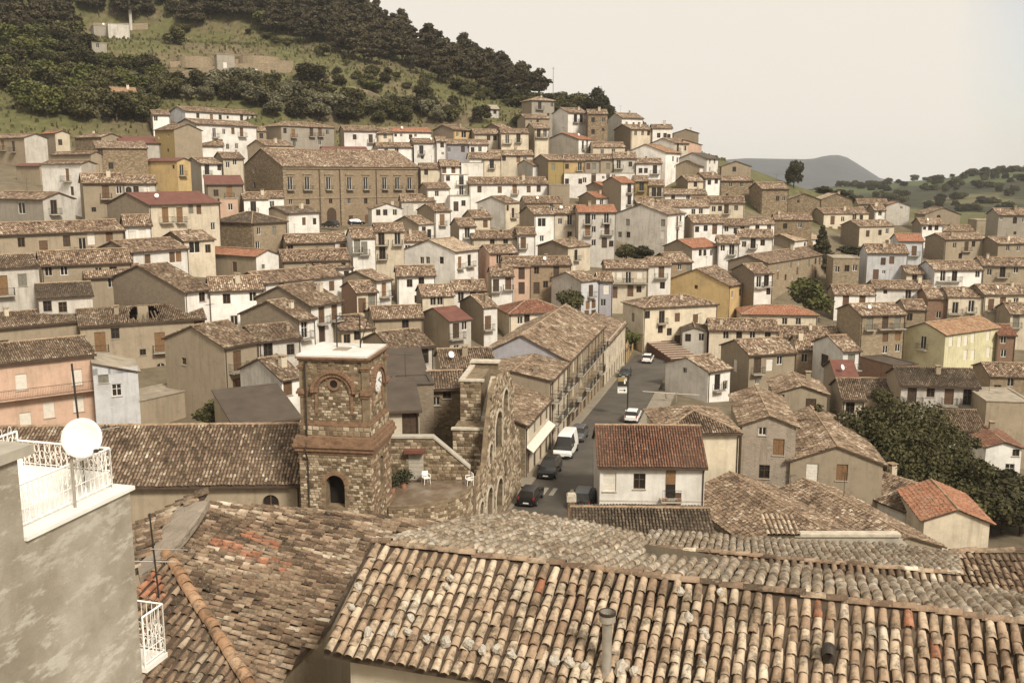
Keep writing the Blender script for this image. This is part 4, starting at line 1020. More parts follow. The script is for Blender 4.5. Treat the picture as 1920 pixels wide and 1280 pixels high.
# ------------------------------------------------------------------ palazzo
PALAZZO['R'] = [f'q{x},344' for x in (544, 576, 616, 655, 686, 721, 745, 768)] + ['w545,378', 'w577,378', 'w620,376', 'w655,377', 'w686,377', 'A622,405', 'D658,412', 'D688,405']
PALAZZO['L'] = ['w475,311', 'w477,347']
pal = build_house(PALAZZO, 'palazzo', 'long brown stone palazzo with a row of eight balconied windows', 'palazzo', pitch=0.42)
w_, d_, h_ = PALAZZO['w'], PALAZZO['d'], PALAZZO['h']
for r in PALAZZO['oR']:
    if r[4] == 'q':
        m = MB(); x0, x1 = -w_ / 2 + r[0], -w_ / 2 + r[1]; y = -d_ / 2
        m.box(x0 - .5, x1 + .5, y - .28, y - .002, r[3] + .55, r[3] + .75); m.box(x0 - .4, x1 + .4, y - .16, y - .002, r[3] + .75, r[3] + .9)
        m.box(x0 - .34, x0 - .06, y - .10, y - .002, r[2], r[3] + .3); m.box(x1 + .06, x1 + .34, y - .10, y - .002, r[2], r[3] + .3); m.box(x0 - .34, x1 + .34, y - .11, y - .002, r[3] + .06, r[3] + .36)
        m.obj('window_surround', 'T', pal)
m = MB(); m.box(-w_ / 2 - .1, w_ / 2 + .1, -d_ / 2 - .14, -d_ / 2 - .002, 6.55, 6.85); m.obj('string_course', 'T', pal)
m = MB(); m.box(-w_ / 2 - .1, w_ / 2 + .1, -d_ / 2 - .3, -d_ / 2 - .002, h_ - .55, h_ - .12); m.obj('cornice', 'T', pal)
for px in (-w_ / 2 + .35, -w_ / 2 + w_ * .265, -w_ / 2 + w_ * .405, w_ / 2 - .35):
    m = MB()
    for i in range(20): m.box(px - (.45 if i % 2 else .34), px + (.45 if i % 2 else .34), -d_ / 2 - .07, -d_ / 2 - .003, .1 + i * .66, .1 + i * .66 + .6)
    m.obj('quoins', 'T', pal)
for px in (-w_ / 2 + w_ * .245, -w_ / 2 + w_ * .39, -w_ / 2 + w_ * .66):
    m = MB(); m.bar((px, -d_ / 2 - .16, 0), (px, -d_ / 2 - .16, h_ - .2), .10, n=6); m.obj('drainpipe', 'pipe', pal)
# ------------------------------------------------------------------ church beside the bell tower
CHURCH['R'] = ['a508,952']
build_house(CHURCH, 'church', 'long church nave with mottled tiled roof left of the bell tower', 'church', pitch=0.45)
# ------------------------------------------------------------------ bell tower
STONES = []
for i in range(6):
    m = MB(); r = random.Random(i); cx = .12
    vs = [(-.5, 0, -.5), (.5, 0, -.5), (.5, 0, .5), (-.5, 0, .5)]; f_ = [(-.5 + cx * r.uniform(.5, 1.2), -1, -.5 + cx * r.uniform(.6, 1.6)), (.5 - cx * r.uniform(.5, 1.2), -1, -.5 + cx * r.uniform(.6, 1.6)), (.5 - cx * r.uniform(.5, 1.2), -1, .5 - cx * r.uniform(.6, 1.6)), (-.5 + cx * r.uniform(.5, 1.2), -1, .5 - cx * r.uniform(.6, 1.6))]
    m.add(vs + f_, [(4, 5, 6, 7), (0, 1, 5, 4), (1, 2, 6, 5), (2, 3, 7, 6), (3, 0, 4, 7)]); STONES.append(m)
STONE_ME = [m.mesh('stone', ['stone']) for m in STONES]
class Masonry:
    """rubble facing: stones laid in courses on a vertical face, the largest ones as separate pieces"""
    def __init__(s, parent, limit=290): s.p = parent; s.left = limit; s.rest = MB()
    def face(s, O, sd, od, W, z0, z1, skip=None, hmin=.15, hmax=.26, wmin=.2, wmax=.48, separate=True, seed=0):
        r = random.Random(seed); O, sd, od = Vector(O), Vector(sd).normalized(), Vector(od).normalized(); z = z0
        rot = math.atan2(sd.y, sd.x)
        while z < z1 - .08:
            hh = min(r.uniform(hmin, hmax), z1 - z); x = 0.0
            while x < W - .06:
                ww = min(r.uniform(wmin, wmax), W - x)
                cx, cz = x + ww / 2, z + hh / 2
                if not (skip and skip(cx, cz)) and r.random() < .965:
                    dp = r.uniform(.018, .06); k = r.randrange(6); c = O + sd * cx + Vector((0, 0, cz)); sx, sz = ww - .025, hh - .022
                    if separate and s.left > 0:
                        o = link('stone', STONE_ME[k], s.p, c - od * .005, (0, 0, rot)); o.scale = (sx, dp, sz); s.left -= 1
                    else:
                        M = Matrix.Translation(c - od * .005) @ Matrix.Rotation(rot, 4, 'Z') @ Matrix.Diagonal((sx, dp, sz, 1))
                        s.rest.add([M @ Vector(v) for v in STONES[k].v], STONES[k].f)
                x += ww
            z += hh
    def done(s, name='masonry'):
        if s.rest.v: s.rest.obj(name, 'stone', s.p, kind='stuff')
TROT = math.radians(-8); TY = 57.6
def tz(v): return CZ + ray(628, v)[1] * TY
Tc = pt(697, 900, 57.0); Tc = Vector((Tc.x, Tc.y, 0)) + Matrix.Rotation(TROT, 3, 'Z') @ Vector((-2.25, 2.25, 0))
gb = CZ - 27.3
tower = thing('bell_tower', 'stone and brick bell tower with a white clock face', 'bell tower', (Tc.x, Tc.y, gb), TROT)
zt = lambda v: tz(v) - gb
HL, HU = 2.25, 2.02
zA, zB, zC_, zD, zE, zTop = zt(848), zt(818), zt(797), zt(790), zt(676), zt(667)
zC2 = zt(792)
xF = lambda u: (u - 628.5) / 137 * 4.5                         # column on the front face to metres
ax0, ax1, az0, az1 = xF(609), xF(645), zt(948), zt(888)         # front opening
m = MB()
wall_face(m, (-HL, -HL, 0), (1, 0, 0), (0, -1, 0), 2 * HL, -1, zA, [(ax0 + HL, ax1 + HL, az0, az1, 'a')], 0, rev=.8)
wz0, wz1 = zt(935), zt(868)
wall_face(m, (HL, -HL, 0), (0, 1, 0), (1, 0, 0), 2 * HL, -1, zA, [(HL - .38, HL + .38, wz0, wz1, 'a')], 0, rev=.6)
wall_face(m, (HL, HL, 0), (-1, 0, 0), (0, 1, 0), 2 * HL, -1, zA, [], 0); wall_face(m, (-HL, HL, 0), (0, -1, 0), (-1, 0, 0), 2 * HL, -1, zA, [], 0)
m.box(-HU, HU, -HU, HU, zA, zE)
m.obj('wall', 'stone_b', tower)
m = MB(); m.box(-HL + .9, HL - .7, -HL + .85, HL - .7, .5, zA - .2); m.obj('interior_shade_block', 'dark', tower)  # near-black block painted as the unlit inside behind the tower openings
for (za, zb, e) in ((zA - .05, zA + .16, .16), (zA + .16, zA + .42, .30), (zA + .42, zA + .58, .42), (zA + .58, zB - .12, .34), (zB - .12, zB + .05, .26)):
    m = MB(); m.box(-HL - e + .1, HL + e - .1, -HL - e + .1, HL + e - .1, za, zb); m.obj('brick_moulding', 'brick', tower)
m = MB(); m.box(-HU - .16, HU + .16, -HU - .16, HU + .16, zB + .05, zC_); m.obj('plinth', 'stone_b', tower)
for (za, zb, e) in ((zC_, zC_ + .12, .20), (zC_ + .12, zC_ + .26, .11)):
    m = MB(); m.box(-HU - e, HU + e, -HU - e, HU + e, za, zb); m.obj('brick_moulding', 'brick', tower)
m = MB(); m.box(-HU - .17, HU + .17, -HU - .17, HU + .17, zE, zE + .13); m.box(-HU - .27, HU + .27, -HU - .27, HU + .27, zE + .13, zE + .24); m.obj('cornice', 'brick', tower)
m = MB(); m.box(-HU - .20, HU + .12, -HU - .20, HU + .12, zE + .245, zE + .36); m.box(-.5, .4, -.6, .5, zE + .36, zE + .40, 1); ts = m.obj('roof_slab', ['W', 'sheet_c'], tower)
# corner pilasters with capitals, blind arches, oculus, clock
zcap = zt(735)
for sx, sy in ((-1, -1), (1, -1), (1, 1), (-1, 1)):
    m = MB(); m.box(sx * HU - .28 if sx > 0 else -HU - .10, HU + .10 if sx > 0 else -HU + .28, -HU - .10 if sy < 0 else HU - .28, -HU + .28 if sy < 0 else HU + .10, zC_ + .26, zE - .002)
    m.obj('pilaster', 'stone_b', tower)
    m = MB(); q = lambda e, z0, z1: m.box(sx * (HU - .28) - (.06 if sx > 0 else e), sx * (HU - .28) + (e if sx > 0 else .06), sy * (HU - .28) - (.06 if sy > 0 else e), sy * (HU - .28) + (e if sy > 0 else .06), z0, z1)
    q(.46, zcap - .28, zcap - .1); q(.56, zcap - .1, zcap + .06); q(.5, zcap + .06, zcap + .2); m.obj('capital', 'brick', tower)
    m = MB(); q(.44, zE - .55, zE - .42); q(.5, zE - .42, zE - .32); m.obj('capital', 'brick', tower)
def arch_ring(parent, name, R1, R2, zc, M, dep, mat, n=18):
    m = MB()
    for i in range(n):
        a0, a1 = math.pi * i / n, math.pi * (i + .93) / n
        pts = [(R1 * math.cos(a0), R1 * math.sin(a0)), (R2 * math.cos(a0), R2 * math.sin(a0)), (R2 * math.cos(a1), R2 * math.sin(a1)), (R1 * math.cos(a1), R1 * math.sin(a1))]
        vs = [M @ Vector((x, 0, zc + z)) for x, z in pts] + [M @ Vector((x, -dep, zc + z)) for x, z in pts]
        m.add(vs, [(4, 5, 6, 7), (0, 1, 5, 4), (1, 2, 6, 5), (2, 3, 7, 6), (3, 0, 4, 7)])
    return m.obj(name, mat, parent)
for ang, nm in ((0, 'f'), (math.pi / 2, 'r')):
    M = Matrix.Rotation(ang, 4, 'Z') @ Matrix.Translation((0, -HU, 0))
    arch_ring(tower, 'brick_arch', .98, 1.20, zcap, M, .20, 'brick'); arch_ring(tower, 'brick_arch', 1.20, 1.42, zcap, M, .30, 'brick', 22)
    for sg in (-1, 1):
        m = MB(); m.box(sg * 1.1 - .09, sg * 1.1 + .09, -.11, .0, zt(775), zcap, 0, M); m.obj('brick_jamb', 'brick', tower)
m = MB(); M = Matrix.Translation((0, -HU, zt(719))) @ Matrix.Rotation(math.pi / 2, 4, 'X')
m.lathe([(.24, .0), (.24, .10), (.40, .10), (.40, .0)], 18, M); oc = m.obj('oculus', 'brick', tower)
m = MB(); m.lathe([(.001, .03), (.24, .03)], 18, M); m.obj('oculus_shade_disc', 'dark', tower)  # near-black disc on the solid wall, painted as the oculus's inner shade
CK = Matrix.Rotation(math.pi / 2, 4, 'Z') @ Matrix.Translation((0, -HU, zt(722))) @ Matrix.Rotation(math.pi / 2, 4, 'X')
m = MB(); m.lathe([(.001, .16), (.70, .16), (.76, .13), (.78, .0)], 30, CK); ck = m.obj('clock_face', 'white', tower, smooth=False)
m = MB()
for i in range(12):
    a = math.pi * 2 * i / 12; m.box(-.022, .022, .50, .64, .162, .172, 0, CK @ Matrix.Rotation(a, 4, 'Z'))
for a, L, t in ((math.radians(-118), .50, .028), (math.radians(-75), .36, .04)): m.box(-t, t, -.08, L, .175, .185, 0, CK @ Matrix.Rotation(a, 4, 'Z'))
m.obj('clock_hands_and_marks', 'signblk', ck)
ms = Masonry(tower)
inarch = lambda cx, cz: (abs(cx - HL - (ax0 + ax1) / 2) < .82 and az0 - .25 < cz < az1 - .1) or (math.hypot(cx - HL - (ax0 + ax1) / 2, cz - az1 + .57) < .92 and cz > az1 - .6)
ms.face((-HL, -HL, 0), (1, 0, 0), (0, -1, 0), 2 * HL, zt(975), zA - .08, inarch, seed=3, hmin=.12, hmax=.22, wmin=.16, wmax=.42)
arch_ring(tower, 'brick_arch', .58, .80, az1 - .575, Matrix.Translation(((ax0 + ax1) / 2, -HL, 0)), .06, 'brick', 12)
infront = lambda cx, cz: abs(cx - HU) > HU - .42 or (.92 < math.hypot(cx - HU, cz - zcap) < 1.46 and cz > zcap) or math.hypot(cx - HU, cz - zt(719)) < .45 or (.98 < abs(cx - HU) < 1.22 and cz > zt(775)) 
ms.face((-HU, -HU, 0), (1, 0, 0), (0, -1, 0), 2 * HU, zC_ + .28, zE - .05, infront, seed=4, hmin=.13, hmax=.22, wmin=.16, wmax=.4)
ms.face((-HU - .16, -HU - .16, 0), (1, 0, 0), (0, -1, 0), 2 * HU + .32, zB + .08, zC_ - .03, lambda a, c: False, seed=5, hmin=.28, hmax=.34)
inright = lambda cx, cz: abs(cx - HL) < .52 and wz0 - .1 < cz < wz1 + .25
z = zt(985); i = 0
while z < zA - .3:
    ms.face((HL, -HL, 0), (0, 1, 0), (1, 0, 0), 2 * HL, z, z + .36, inright, seed=20 + i, hmin=.17, hmax=.19, wmin=.2, wmax=.4, separate=False)
    for a_, c_ in ((0, HL - .55), (HL + .55, 2 * HL)):
        m = MB(); m.box(HL - .01, HL + .028, -HL + a_, -HL + c_, z + .37, z + .56); m.obj('brick_band', 'brick', tower)
    z += .57; i += 1
ms.face((HU, -HU, 0), (0, 1, 0), (1, 0, 0), 2 * HU, zC_ + .28, zE - .05, lambda cx, cz: abs(cx - HU) > HU - .42 or (.92 < math.hypot(cx - HU, cz - zcap) < 1.46 and cz > zcap) or math.hypot(cx - HU, cz - zt(722)) < .8, seed=6, separate=False)
ms.face((HU + .16, -HU - .16, 0), (0, 1, 0), (1, 0, 0), 2 * HU + .32, zB + .08, zC_ - .03, None, seed=7, hmin=.28, hmax=.34, separate=False)
ms.done()
for px, v0, v1 in ((xF(577), 700, 960),):
    m = MB(); m.bar((px, -HL - .48, zA + .2), (px, -HL - .10, zA - .4), .05); m.bar((px, -HL - .10, zA - .4), (px, -HL - .10, zt(972)), .05); m.bar((px, -HU - .30, zE), (px, -HU - .30, zA + .9), .05); m.bar((px, -HU - .30, zA + .9), (px, -HL - .48, zA + .2), .05); m.obj('lightning_rod_cable', 'iron', tower)
m = MB()                                                        # iron bell frame on the roof
for x, y in ((-.6, .6), (.9, .6)): m.bar((x, y, zE + .36), (x, y, zE + 2.35), .045)
m.bar((-.6, .6, zE + 2.3), (.9, .6, zE + 2.3), .04); m.bar((-.6, .6, zE + 1.4), (.9, .6, zE + 1.4), .03); m.bar((.9, .6, zE + .5), (1.5, .9, zE + 2.6), .03); m.bar((-.6, .6, zE + 2.0), (-.2, .6, zE + 2.3), .025); m.bar((.9, .6, zE + 2.0), (.5, .6, zE + 2.3), .025)
m.obj('iron_bell_frame', 'iron', tower)
# ------------------------------------------------------------------ ruined facade with arches, stairs and terrace
FA = math.radians(80); FN = Vector((-2.59, 68.0)); FD = Vector((math.cos(FA), math.sin(FA))); FB = CZ - 28.0
def onface(u, v):
    ax, zr = ray(u, v); nx, ny = -FD.y, FD.x; Y = (FN.x * nx + FN.y * ny) / (ax * nx + ny)
    return (ax * Y - FN.x) * FD.x + (Y - FN.y) * FD.y, CZ + zr * Y - FB
ruin = thing('ruined_facade', 'roofless stone facade with tall empty arches beside the street', 'ruin', (FN.x, FN.y, FB), FA)
topo = [onface(*p) for p in ((888, 905), (897, 893), (909, 880), (912, 850), (916, 806), (919, 783), (924, 738), (930, 715), (940, 705), (955, 699), (963, 712), (964, 790), (976, 822))]
rr_ = random.Random(3); tp2 = [topo[0]]
for a_, c_ in zip(topo[:-1], topo[1:]):
    k_ = max(1, int(math.hypot(c_[0] - a_[0], c_[1] - a_[1]) / .45))
    for i_ in range(1, k_ + 1): tp2.append((a_[0] + (c_[0] - a_[0]) * i_ / k_ + (rr_.uniform(-.10, .10) if i_ < k_ else 0), a_[1] + (c_[1] - a_[1]) * i_ / k_ + rr_.uniform(-.16, .16)))
topo = tp2
outl = [(topo[0][0], -1.5)] + topo + [(topo[-1][0], -1.5)]
holes = []
for u0, u1, v0, v1 in ((942, 952, 730, 776), (928, 941, 770, 846), (916, 923, 832, 868), (930, 942, 897, 958), (912, 923, 914, 972), (898, 906, 940, 976), (947.5, 950, 800, 826), (946, 950, 862, 894)):
    s0, zt0 = onface(u0, (v0 + v1) / 2); s1, _ = onface(u1, (v0 + v1) / 2); _, za = onface((u0 + u1) / 2, v1); _, zb = onface((u0 + u1) / 2, v0)
    za = max(za, 0.05); r = (s1 - s0) / 2; r = min(r, (zb - za) * .45); sc_ = (s0 + s1) / 2
    holes.append((s0, s1, za, zb, min((s1 - s0) / 2, .5 * (zb - za))))
def hole_poly(hh, n=8, grow=0.0):
    s0, s1, za, zb, r = hh; c = (s0 + s1) / 2; rx = (s1 - s0) / 2 + grow
    return [(s0 - grow, za), (s1 + grow, za)] + [(c + rx * math.cos(math.pi * i / n), zb - r + (r + grow) * math.sin(math.pi * i / n)) for i in range(n + 1)]
m = MB(); TH = .38
polys = [[Vector((s_, z, 0)) for s_, z in outl]] + [[Vector((s_, z, 0)) for s_, z in hole_poly(hh)] for hh in holes]
flat = [p for q in polys for p in q]; tris = tessellate_polygon(polys)
m.add([(p.x, 0, p.y) for p in flat], [tuple(t) for t in tris]); m.add([(p.x, TH, p.y) for p in flat], [tuple(t) for t in tris])
for q in polys:
    for i in range(len(q)):
        a, c = q[i], q[(i + 1) % len(q)]; m.quad((a.x, 0, a.y), (c.x, 0, c.y), (c.x, TH, c.y), (a.x, TH, a.y))
m.obj('wall', 'stone_b', ruin)
ms = Masonry(ruin, 300)
def out_of(cx, cz):
    if not in_poly(np.array([cx]), np.array([cz]), outl)[0]: return True
    return any(in_poly(np.array([cx]), np.array([cz]), hole_poly(hh, grow=.12))[0] for hh in holes)
ms.face((0, 0, 0), (1, 0, 0), (0, -1, 0), topo[-1][0], 0, 13.5, out_of, hmin=.18, hmax=.32, wmin=.22, wmax=.7, seed=11); ms.done()
for hh in holes[:6]:
    p0 = hole_poly(hh); p1 = hole_poly(hh, grow=.22); q = MB()
    for i in range(1, len(p0) - 1 + 1):
        a, c, d2, e = p0[i], p0[(i + 1) % len(p0)], p1[(i + 1) % len(p1)], p1[i]
        if (i + 1) % len(p0) == 1: continue
        q.add([(a[0], -.09, a[1]), (c[0], -.09, c[1]), (d2[0], -.09, d2[1]), (e[0], -.09, e[1]), (a[0], .02, a[1]), (c[0], .02, c[1]), (d2[0], .02, d2[1]), (e[0], .02, e[1])], [(0, 1, 2, 3), (0, 1, 5, 4), (2, 3, 7, 6), (3, 0, 4, 7)])
    q.obj('arch_surround', 'mortar', ruin)
# stair tower and lower block behind the facade
def box_px(u0, u1, v0, v1, Y, dep, rz=0.0):
    a = pt(u0, v1, Y); c = pt(u1, v0, Y); return a.x, c.x, a.z, c.z
stair = thing('stair_block', 'stone block with an open stone staircase behind the arched facade', 'stair tower', (pt(890, 800, 77).x, 77, CZ - 28), math.radians(-6))
o = stair.location
def loc(u, v, Y): p = pt(u, v, Y); q = Matrix.Rotation(math.radians(6), 3, 'Z') @ Vector((p.x - o.x, p.y - o.y, 0)); return q.x, q.y, p.z - o.z
xa, y0, ztop = loc(862, 715, 77); xb, _, _ = loc(902, 715, 77)
ms = Masonry(stair, 120)
m = MB(); m.box(xa, xb, 0, 5.5, 0, ztop); xe = loc(924, 733, 80)[0]; m.box(xa, xe, 6.3, 7.2, 0, ztop + .3); m.obj('wall', 'stone_b', stair)
ms.face((xa, 0, 0), (1, 0, 0), (0, -1, 0), xb - xa, 5.5, ztop - .02, None, hmin=.2, hmax=.32, wmin=.25, wmax=.6, seed=31)
zlo = loc(905, 803, 77)[2]; zhi = loc(915, 735, 81)[2]
m = MB(); m.box(xa - .1, xb + .25, -.12, .35, ztop, ztop + .16); m.box(xa - .1, xa + .35, .35, 6.2, ztop, ztop + .16); m.box(xa - .1, xe + .2, 6.1, 7.3, ztop + .3, ztop + .46); m.obj('coping', 'mortar', stair)
NS = 14; xs0, xs1 = xb + .42, xe
for i in range(NS):
    z1_ = zlo + (zhi - zlo) * (i + 1) / NS; m = MB(); m.box(xs0, xs1, .2 + i * .42, .2 + (i + 1) * .42 + .02, z1_ - .5, z1_); m.obj('step', 'stone_b', stair)
m = MB(); m.box(xs0, xs1, .25, 6.0, 0, zlo); m.obj('stair_core', 'stone_b', stair)
m = MB(); m.add([(xb, -.1, zlo - .6), (xb, 6.2, zhi - .6), (xb, 6.2, zhi + .95), (xb, -.1, zlo + .95), (xb + .42, -.1, zlo - .6), (xb + .42, 6.2, zhi - .6), (xb + .42, 6.2, zhi + .95), (xb + .42, -.1, zlo + .95)], [(0, 1, 2, 3), (4, 5, 6, 7), (2, 3, 7, 6), (0, 3, 7, 4), (1, 2, 6, 5)]); m.obj('parapet', 'mortar', stair)
x2a = loc(848, 806, 74)[0]; x2b = loc(916, 806, 74)[0]; zb2 = loc(880, 806, 74)[2]; y2 = loc(880, 806, 74)[1]
m = MB(); m.box(x2a, x2b, y2, -.15, 0, zb2); m.obj('lower_block', 'stone_b', stair)
m = MB(); m.box(x2a - .1, x2b + .1, y2 - .12, y2 + .3, zb2, zb2 + .16); m.obj('coping', 'mortar', stair)
ms.face((x2a, y2, 0), (1, 0, 0), (0, -1, 0), x2b - x2a, 4.0, zb2 - .02, None, hmin=.2, hmax=.32, wmin=.25, wmax=.6, seed=32, separate=False); ms.done()
# terrace
FZ = CZ - 21.1
terr = thing('stone_terrace', 'round-fronted stone terrace with paved wet floor beside the tower', 'terrace', (pt_z(800, 925, FZ).x, 64, FZ))
o2 = terr.location
pl = [pt_z(u, v, FZ) - o2 for u, v in ((728, 906), (882, 900), (886, 912), (878, 924), (862, 933), (840, 941), (815, 947), (785, 951), (755, 953), (728, 953))]
m = MB(); m.poly([(p.x, p.y, 0) for p in pl]); n = len(pl)
for i in range(n): a, c = pl[i], pl[(i + 1) % n]; m.quad((a.x, a.y, -.001), (c.x, c.y, -.001), (c.x, c.y, -7.5), (a.x, a.y, -7.5), 1)
b = NB('terrace_paving'); v = b.coords(shift=False); bk = b.n('ShaderNodeTexBrick'); b.l(v, bk.inputs['Vector']); bk.inputs['Scale'].default_value = 2.2
bk.inputs['Color1'].default_value = (0.16, 0.105, 0.068, 1); bk.inputs['Color2'].default_value = (0.21, 0.15, 0.10, 1); bk.inputs['Mortar'].default_value = (0.08, 0.06, 0.04, 1)
b.col(b.mix(b.ramp(b.noise(v, .8, 4), [(.45, (0, 0, 0)), (.65, (.6,) * 3)]), bk.outputs[0], (0.30, 0.26, 0.2))); b.b.inputs['Roughness'].default_value = 0.32; b.b.inputs['Specular IOR Level'].default_value = .5; MAT['tpave'] = b.m
m.obj('paved_floor', ['tpave', 'stone_b'], terr)
m = MB()
for i in range(1, n - 1):
    a, c = pl[i], pl[i + 1]; dv = (c - a).normalized(); nn = Vector((-dv.y, dv.x, 0)) * .22
    m.add([(a.x, a.y, .004), (c.x, c.y, .004), (c.x - nn.x, c.y - nn.y, .004), (a.x - nn.x, a.y - nn.y, .004), (a.x, a.y, .14), (c.x, c.y, .14), (c.x - nn.x, c.y - nn.y, .14), (a.x - nn.x, a.y - nn.y, .14)], [(4, 5, 6, 7), (0, 1, 5, 4), (3, 2, 6, 7), (0, 3, 7, 4), (1, 2, 6, 5)])
m.obj('kerb', 'stone_b', terr)
ms = Masonry(terr, 140)
for i in range(1, n - 1):
    a, c = pl[i], pl[i + 1]; dv = (c - a)
    ms.face((c.x, c.y, 0), -dv, (0, 0, 0) if dv.length < .1 else Vector((dv.y, -dv.x, 0)) * -1, dv.length, -3.0, -.03, None, hmin=.16, hmax=.26, wmin=.2, wmax=.5, seed=40 + i)
# back wall of the terrace with a slanting top and a doorway slab
bw = [pt_z(u, 900, FZ) - o2 for u in (722, 882)]
def bwz(v, Y=66.0): return CZ + ray(800, v)[1] * Y - FZ
x0_, x1_ = bw[0].x, bw[1].x; yb = bw[0].y + .05
xm = pt(812, 822, 66.0).x - o2.x; ztp = bwz(822)
prof = [(x0_, -.5), (x1_, -.5), (x1_, bwz(880)), (xm, ztp), (x0_, ztp)]
m = MB(); m.poly([(x, yb, z) for x, z in prof]); m.poly([(x, yb + .5, z) for x, z in prof])
for i in range(5): (xa_, za_), (xc_, zc_) = prof[i], prof[(i + 1) % 5]; m.quad((xa_, yb, za_), (xc_, yb, zc_), (xc_, yb + .5, zc_), (xa_, yb + .5, za_))
m.obj('back_wall', 'stone_b', terr)
m = MB()
for (xa_, za_), (xc_, zc_) in ((prof[2], prof[3]), (prof[3], prof[4])):
    m.add([(xa_, yb - .1, za_), (xc_, yb - .1, zc_), (xc_, yb + .6, zc_), (xa_, yb + .6, za_), (xa_, yb - .1, za_ + .15), (xc_, yb - .1, zc_ + .15), (xc_, yb + .6, zc_ + .15), (xa_, yb + .6, za_ + .15)], [(4, 5, 6, 7), (0, 1, 5, 4), (2, 3, 7, 6), (0, 3, 7, 4), (1, 2, 6, 5)])
m.obj('wall_coping', 'concrete', terr)
dx0, dx1 = pt(766, 880, 66).x - o2.x, pt(794, 880, 66).x - o2.x
ms.face((x0_, yb, 0), (1, 0, 0), (0, -1, 0), x1_ - x0_, .02, ztp - .05, lambda cx, cz: (dx0 - .05 < cx + x0_ < dx1 + .05 and cz < 1.9) or cz > ztp - .08 - max(0, (cx + x0_ - xm)) / (x1_ - xm) * (ztp - bwz(880)), hmin=.17, hmax=.28, wmin=.2, wmax=.5, seed=60)
ms.done()
m = MB()
for i in range(6): m.box(dx0, dx1, yb - .06, yb - .003, .02 + i * .31, .02 + i * .31 + .29)
m.obj('plank_door', 'concrete', terr)
m = MB(); m.box(dx0 - .25, dx1 + .1, yb - .6, yb - .004, 2.05, 2.28); m.obj('door_canopy', 'sheet_m', terr)
def plastic_chair(u, v, rz, label):
    p = pt_z(u, v, FZ + .01); t = thing('plastic_chair', label, 'chair', p, rz, 'white plastic chairs on the terrace')
    m = MB(); m.box(-.23, .23, -.23, .23, .40, .44); m.obj('seat', 'white', t)
    m = MB(); m.box(-.22, .22, .20, .24, .50, .85); m.box(-.22, -.17, .20, .24, .44, .5); m.box(.17, .22, .20, .24, .44, .5); m.obj('backrest', 'white', t)
    for x, y in ((-.2, -.2), (.2, -.2), (-.2, .2), (.2, .2)): m = MB(); m.bar((x * 1.15, y * 1.15, 0), (x, y, .41), .026, n=5); m.obj('leg', 'white', t)
    for x in (-.25, .25): m = MB(); m.box(x - .03, x + .03, -.2, .22, .62, .65); m.box(x - .02, x + .02, -.2, -.16, .44, .62); m.obj('armrest', 'white', t)
plastic_chair(799, 906, .5, 'white plastic chair before the stone wall on the terrace')
plastic_chair(880, 909, -1.2, 'white plastic chair at the right end of the terrace')
# ------------------------------------------------------------------ street
RN = Vector((STD.y, -STD.x))
def st(t, off, dz=0.0):
    x, y = ST0.x + STD.x * t + RN.x * off, ST0.y + STD.y * t + RN.y * off; return Vector((x, y, street_z(y) + dz))
def ribbon(name, mat, t0, t1, o0, o1, dz, step=4.0, kerb=0.0, **kw):
    m = MB(); n = max(1, int((t1 - t0) / step))
    for i in range(n):
        a, c = t0 + (t1 - t0) * i / n, t0 + (t1 - t0) * (i + 1) / n
        m.quad(st(a, o0, dz), st(a, o1, dz), st(c, o1, dz), st(c, o0, dz))
        if kerb: m.quad(st(a, o0, dz), st(c, o0, dz), st(c, o0, dz - kerb), st(a, o0, dz - kerb)); m.quad(st(a, o1, dz), st(c, o1, dz), st(c, o1, dz - kerb), st(a, o1, dz - kerb))
    return m.obj(name, mat, **kw)
ribbon('road', 'asphalt', -14, 106, -3.6, 3.6, 0.0, kind='structure')
ribbon('pavement', 'paving', -14, 82, -4.9, -3.3, 0.12, kerb=.3, kind='structure')
ribbon('pavement', 'paving', -14, 60, 3.4, 6.2, 0.12, kerb=.3, kind='structure')
cross = thing('zebra_crossing', 'worn white zebra crossing in front of the black car', 'road marking', st(8, 0, .004))
for i in range(9):
    if i in (3, 8): continue
    a, c = 7.2, 9.6; m = MB(); of = -2.7 + i * .82
    pts = [st(a, of, .006), st(a, of + .42, .006), st(c, of + .42, .006), st(c, of, .006)]; m.poly([p - cross.location for p in pts]); m.obj('stripe', 'paint', cross)
# ------------------------------------------------------------------ row of houses along the left side of the street
FL0 = st(11.6, -4.35); SA = math.atan2(STD.y, STD.x)
def on_row(u, v):
    ax, zr = ray(u, v); nx, ny = -STD.y, STD.x; Y = (FL0.x * nx + FL0.y * ny) / (ax * nx + ny)
    return (ax * Y - FL0.x) * STD.x + (Y - FL0.y) * STD.y, CZ + zr * Y
row = [(985, 797, 9.0, 'C', 'S', 't', 'lowest of the street row, with an awning', 2), (1031, 714, 8.0, 'C', 'B', 't', 'second in the street row, bare beige side', 3), (1064, 677, 11.0, 'T', 'V', 't', 'third in the street row, broad grey gable', 3),
       (1131, 653, 10.0, 'C', 'L', 't', 'fourth in the street row with roof terrace', 3), (1172, 657, 7.0, 'Y', 'Y', 't', 'last of the street row with a yellow front', 2)]
row_t = [on_row(r[0], r[1]) for r in row] + [on_row(1199, 655)]
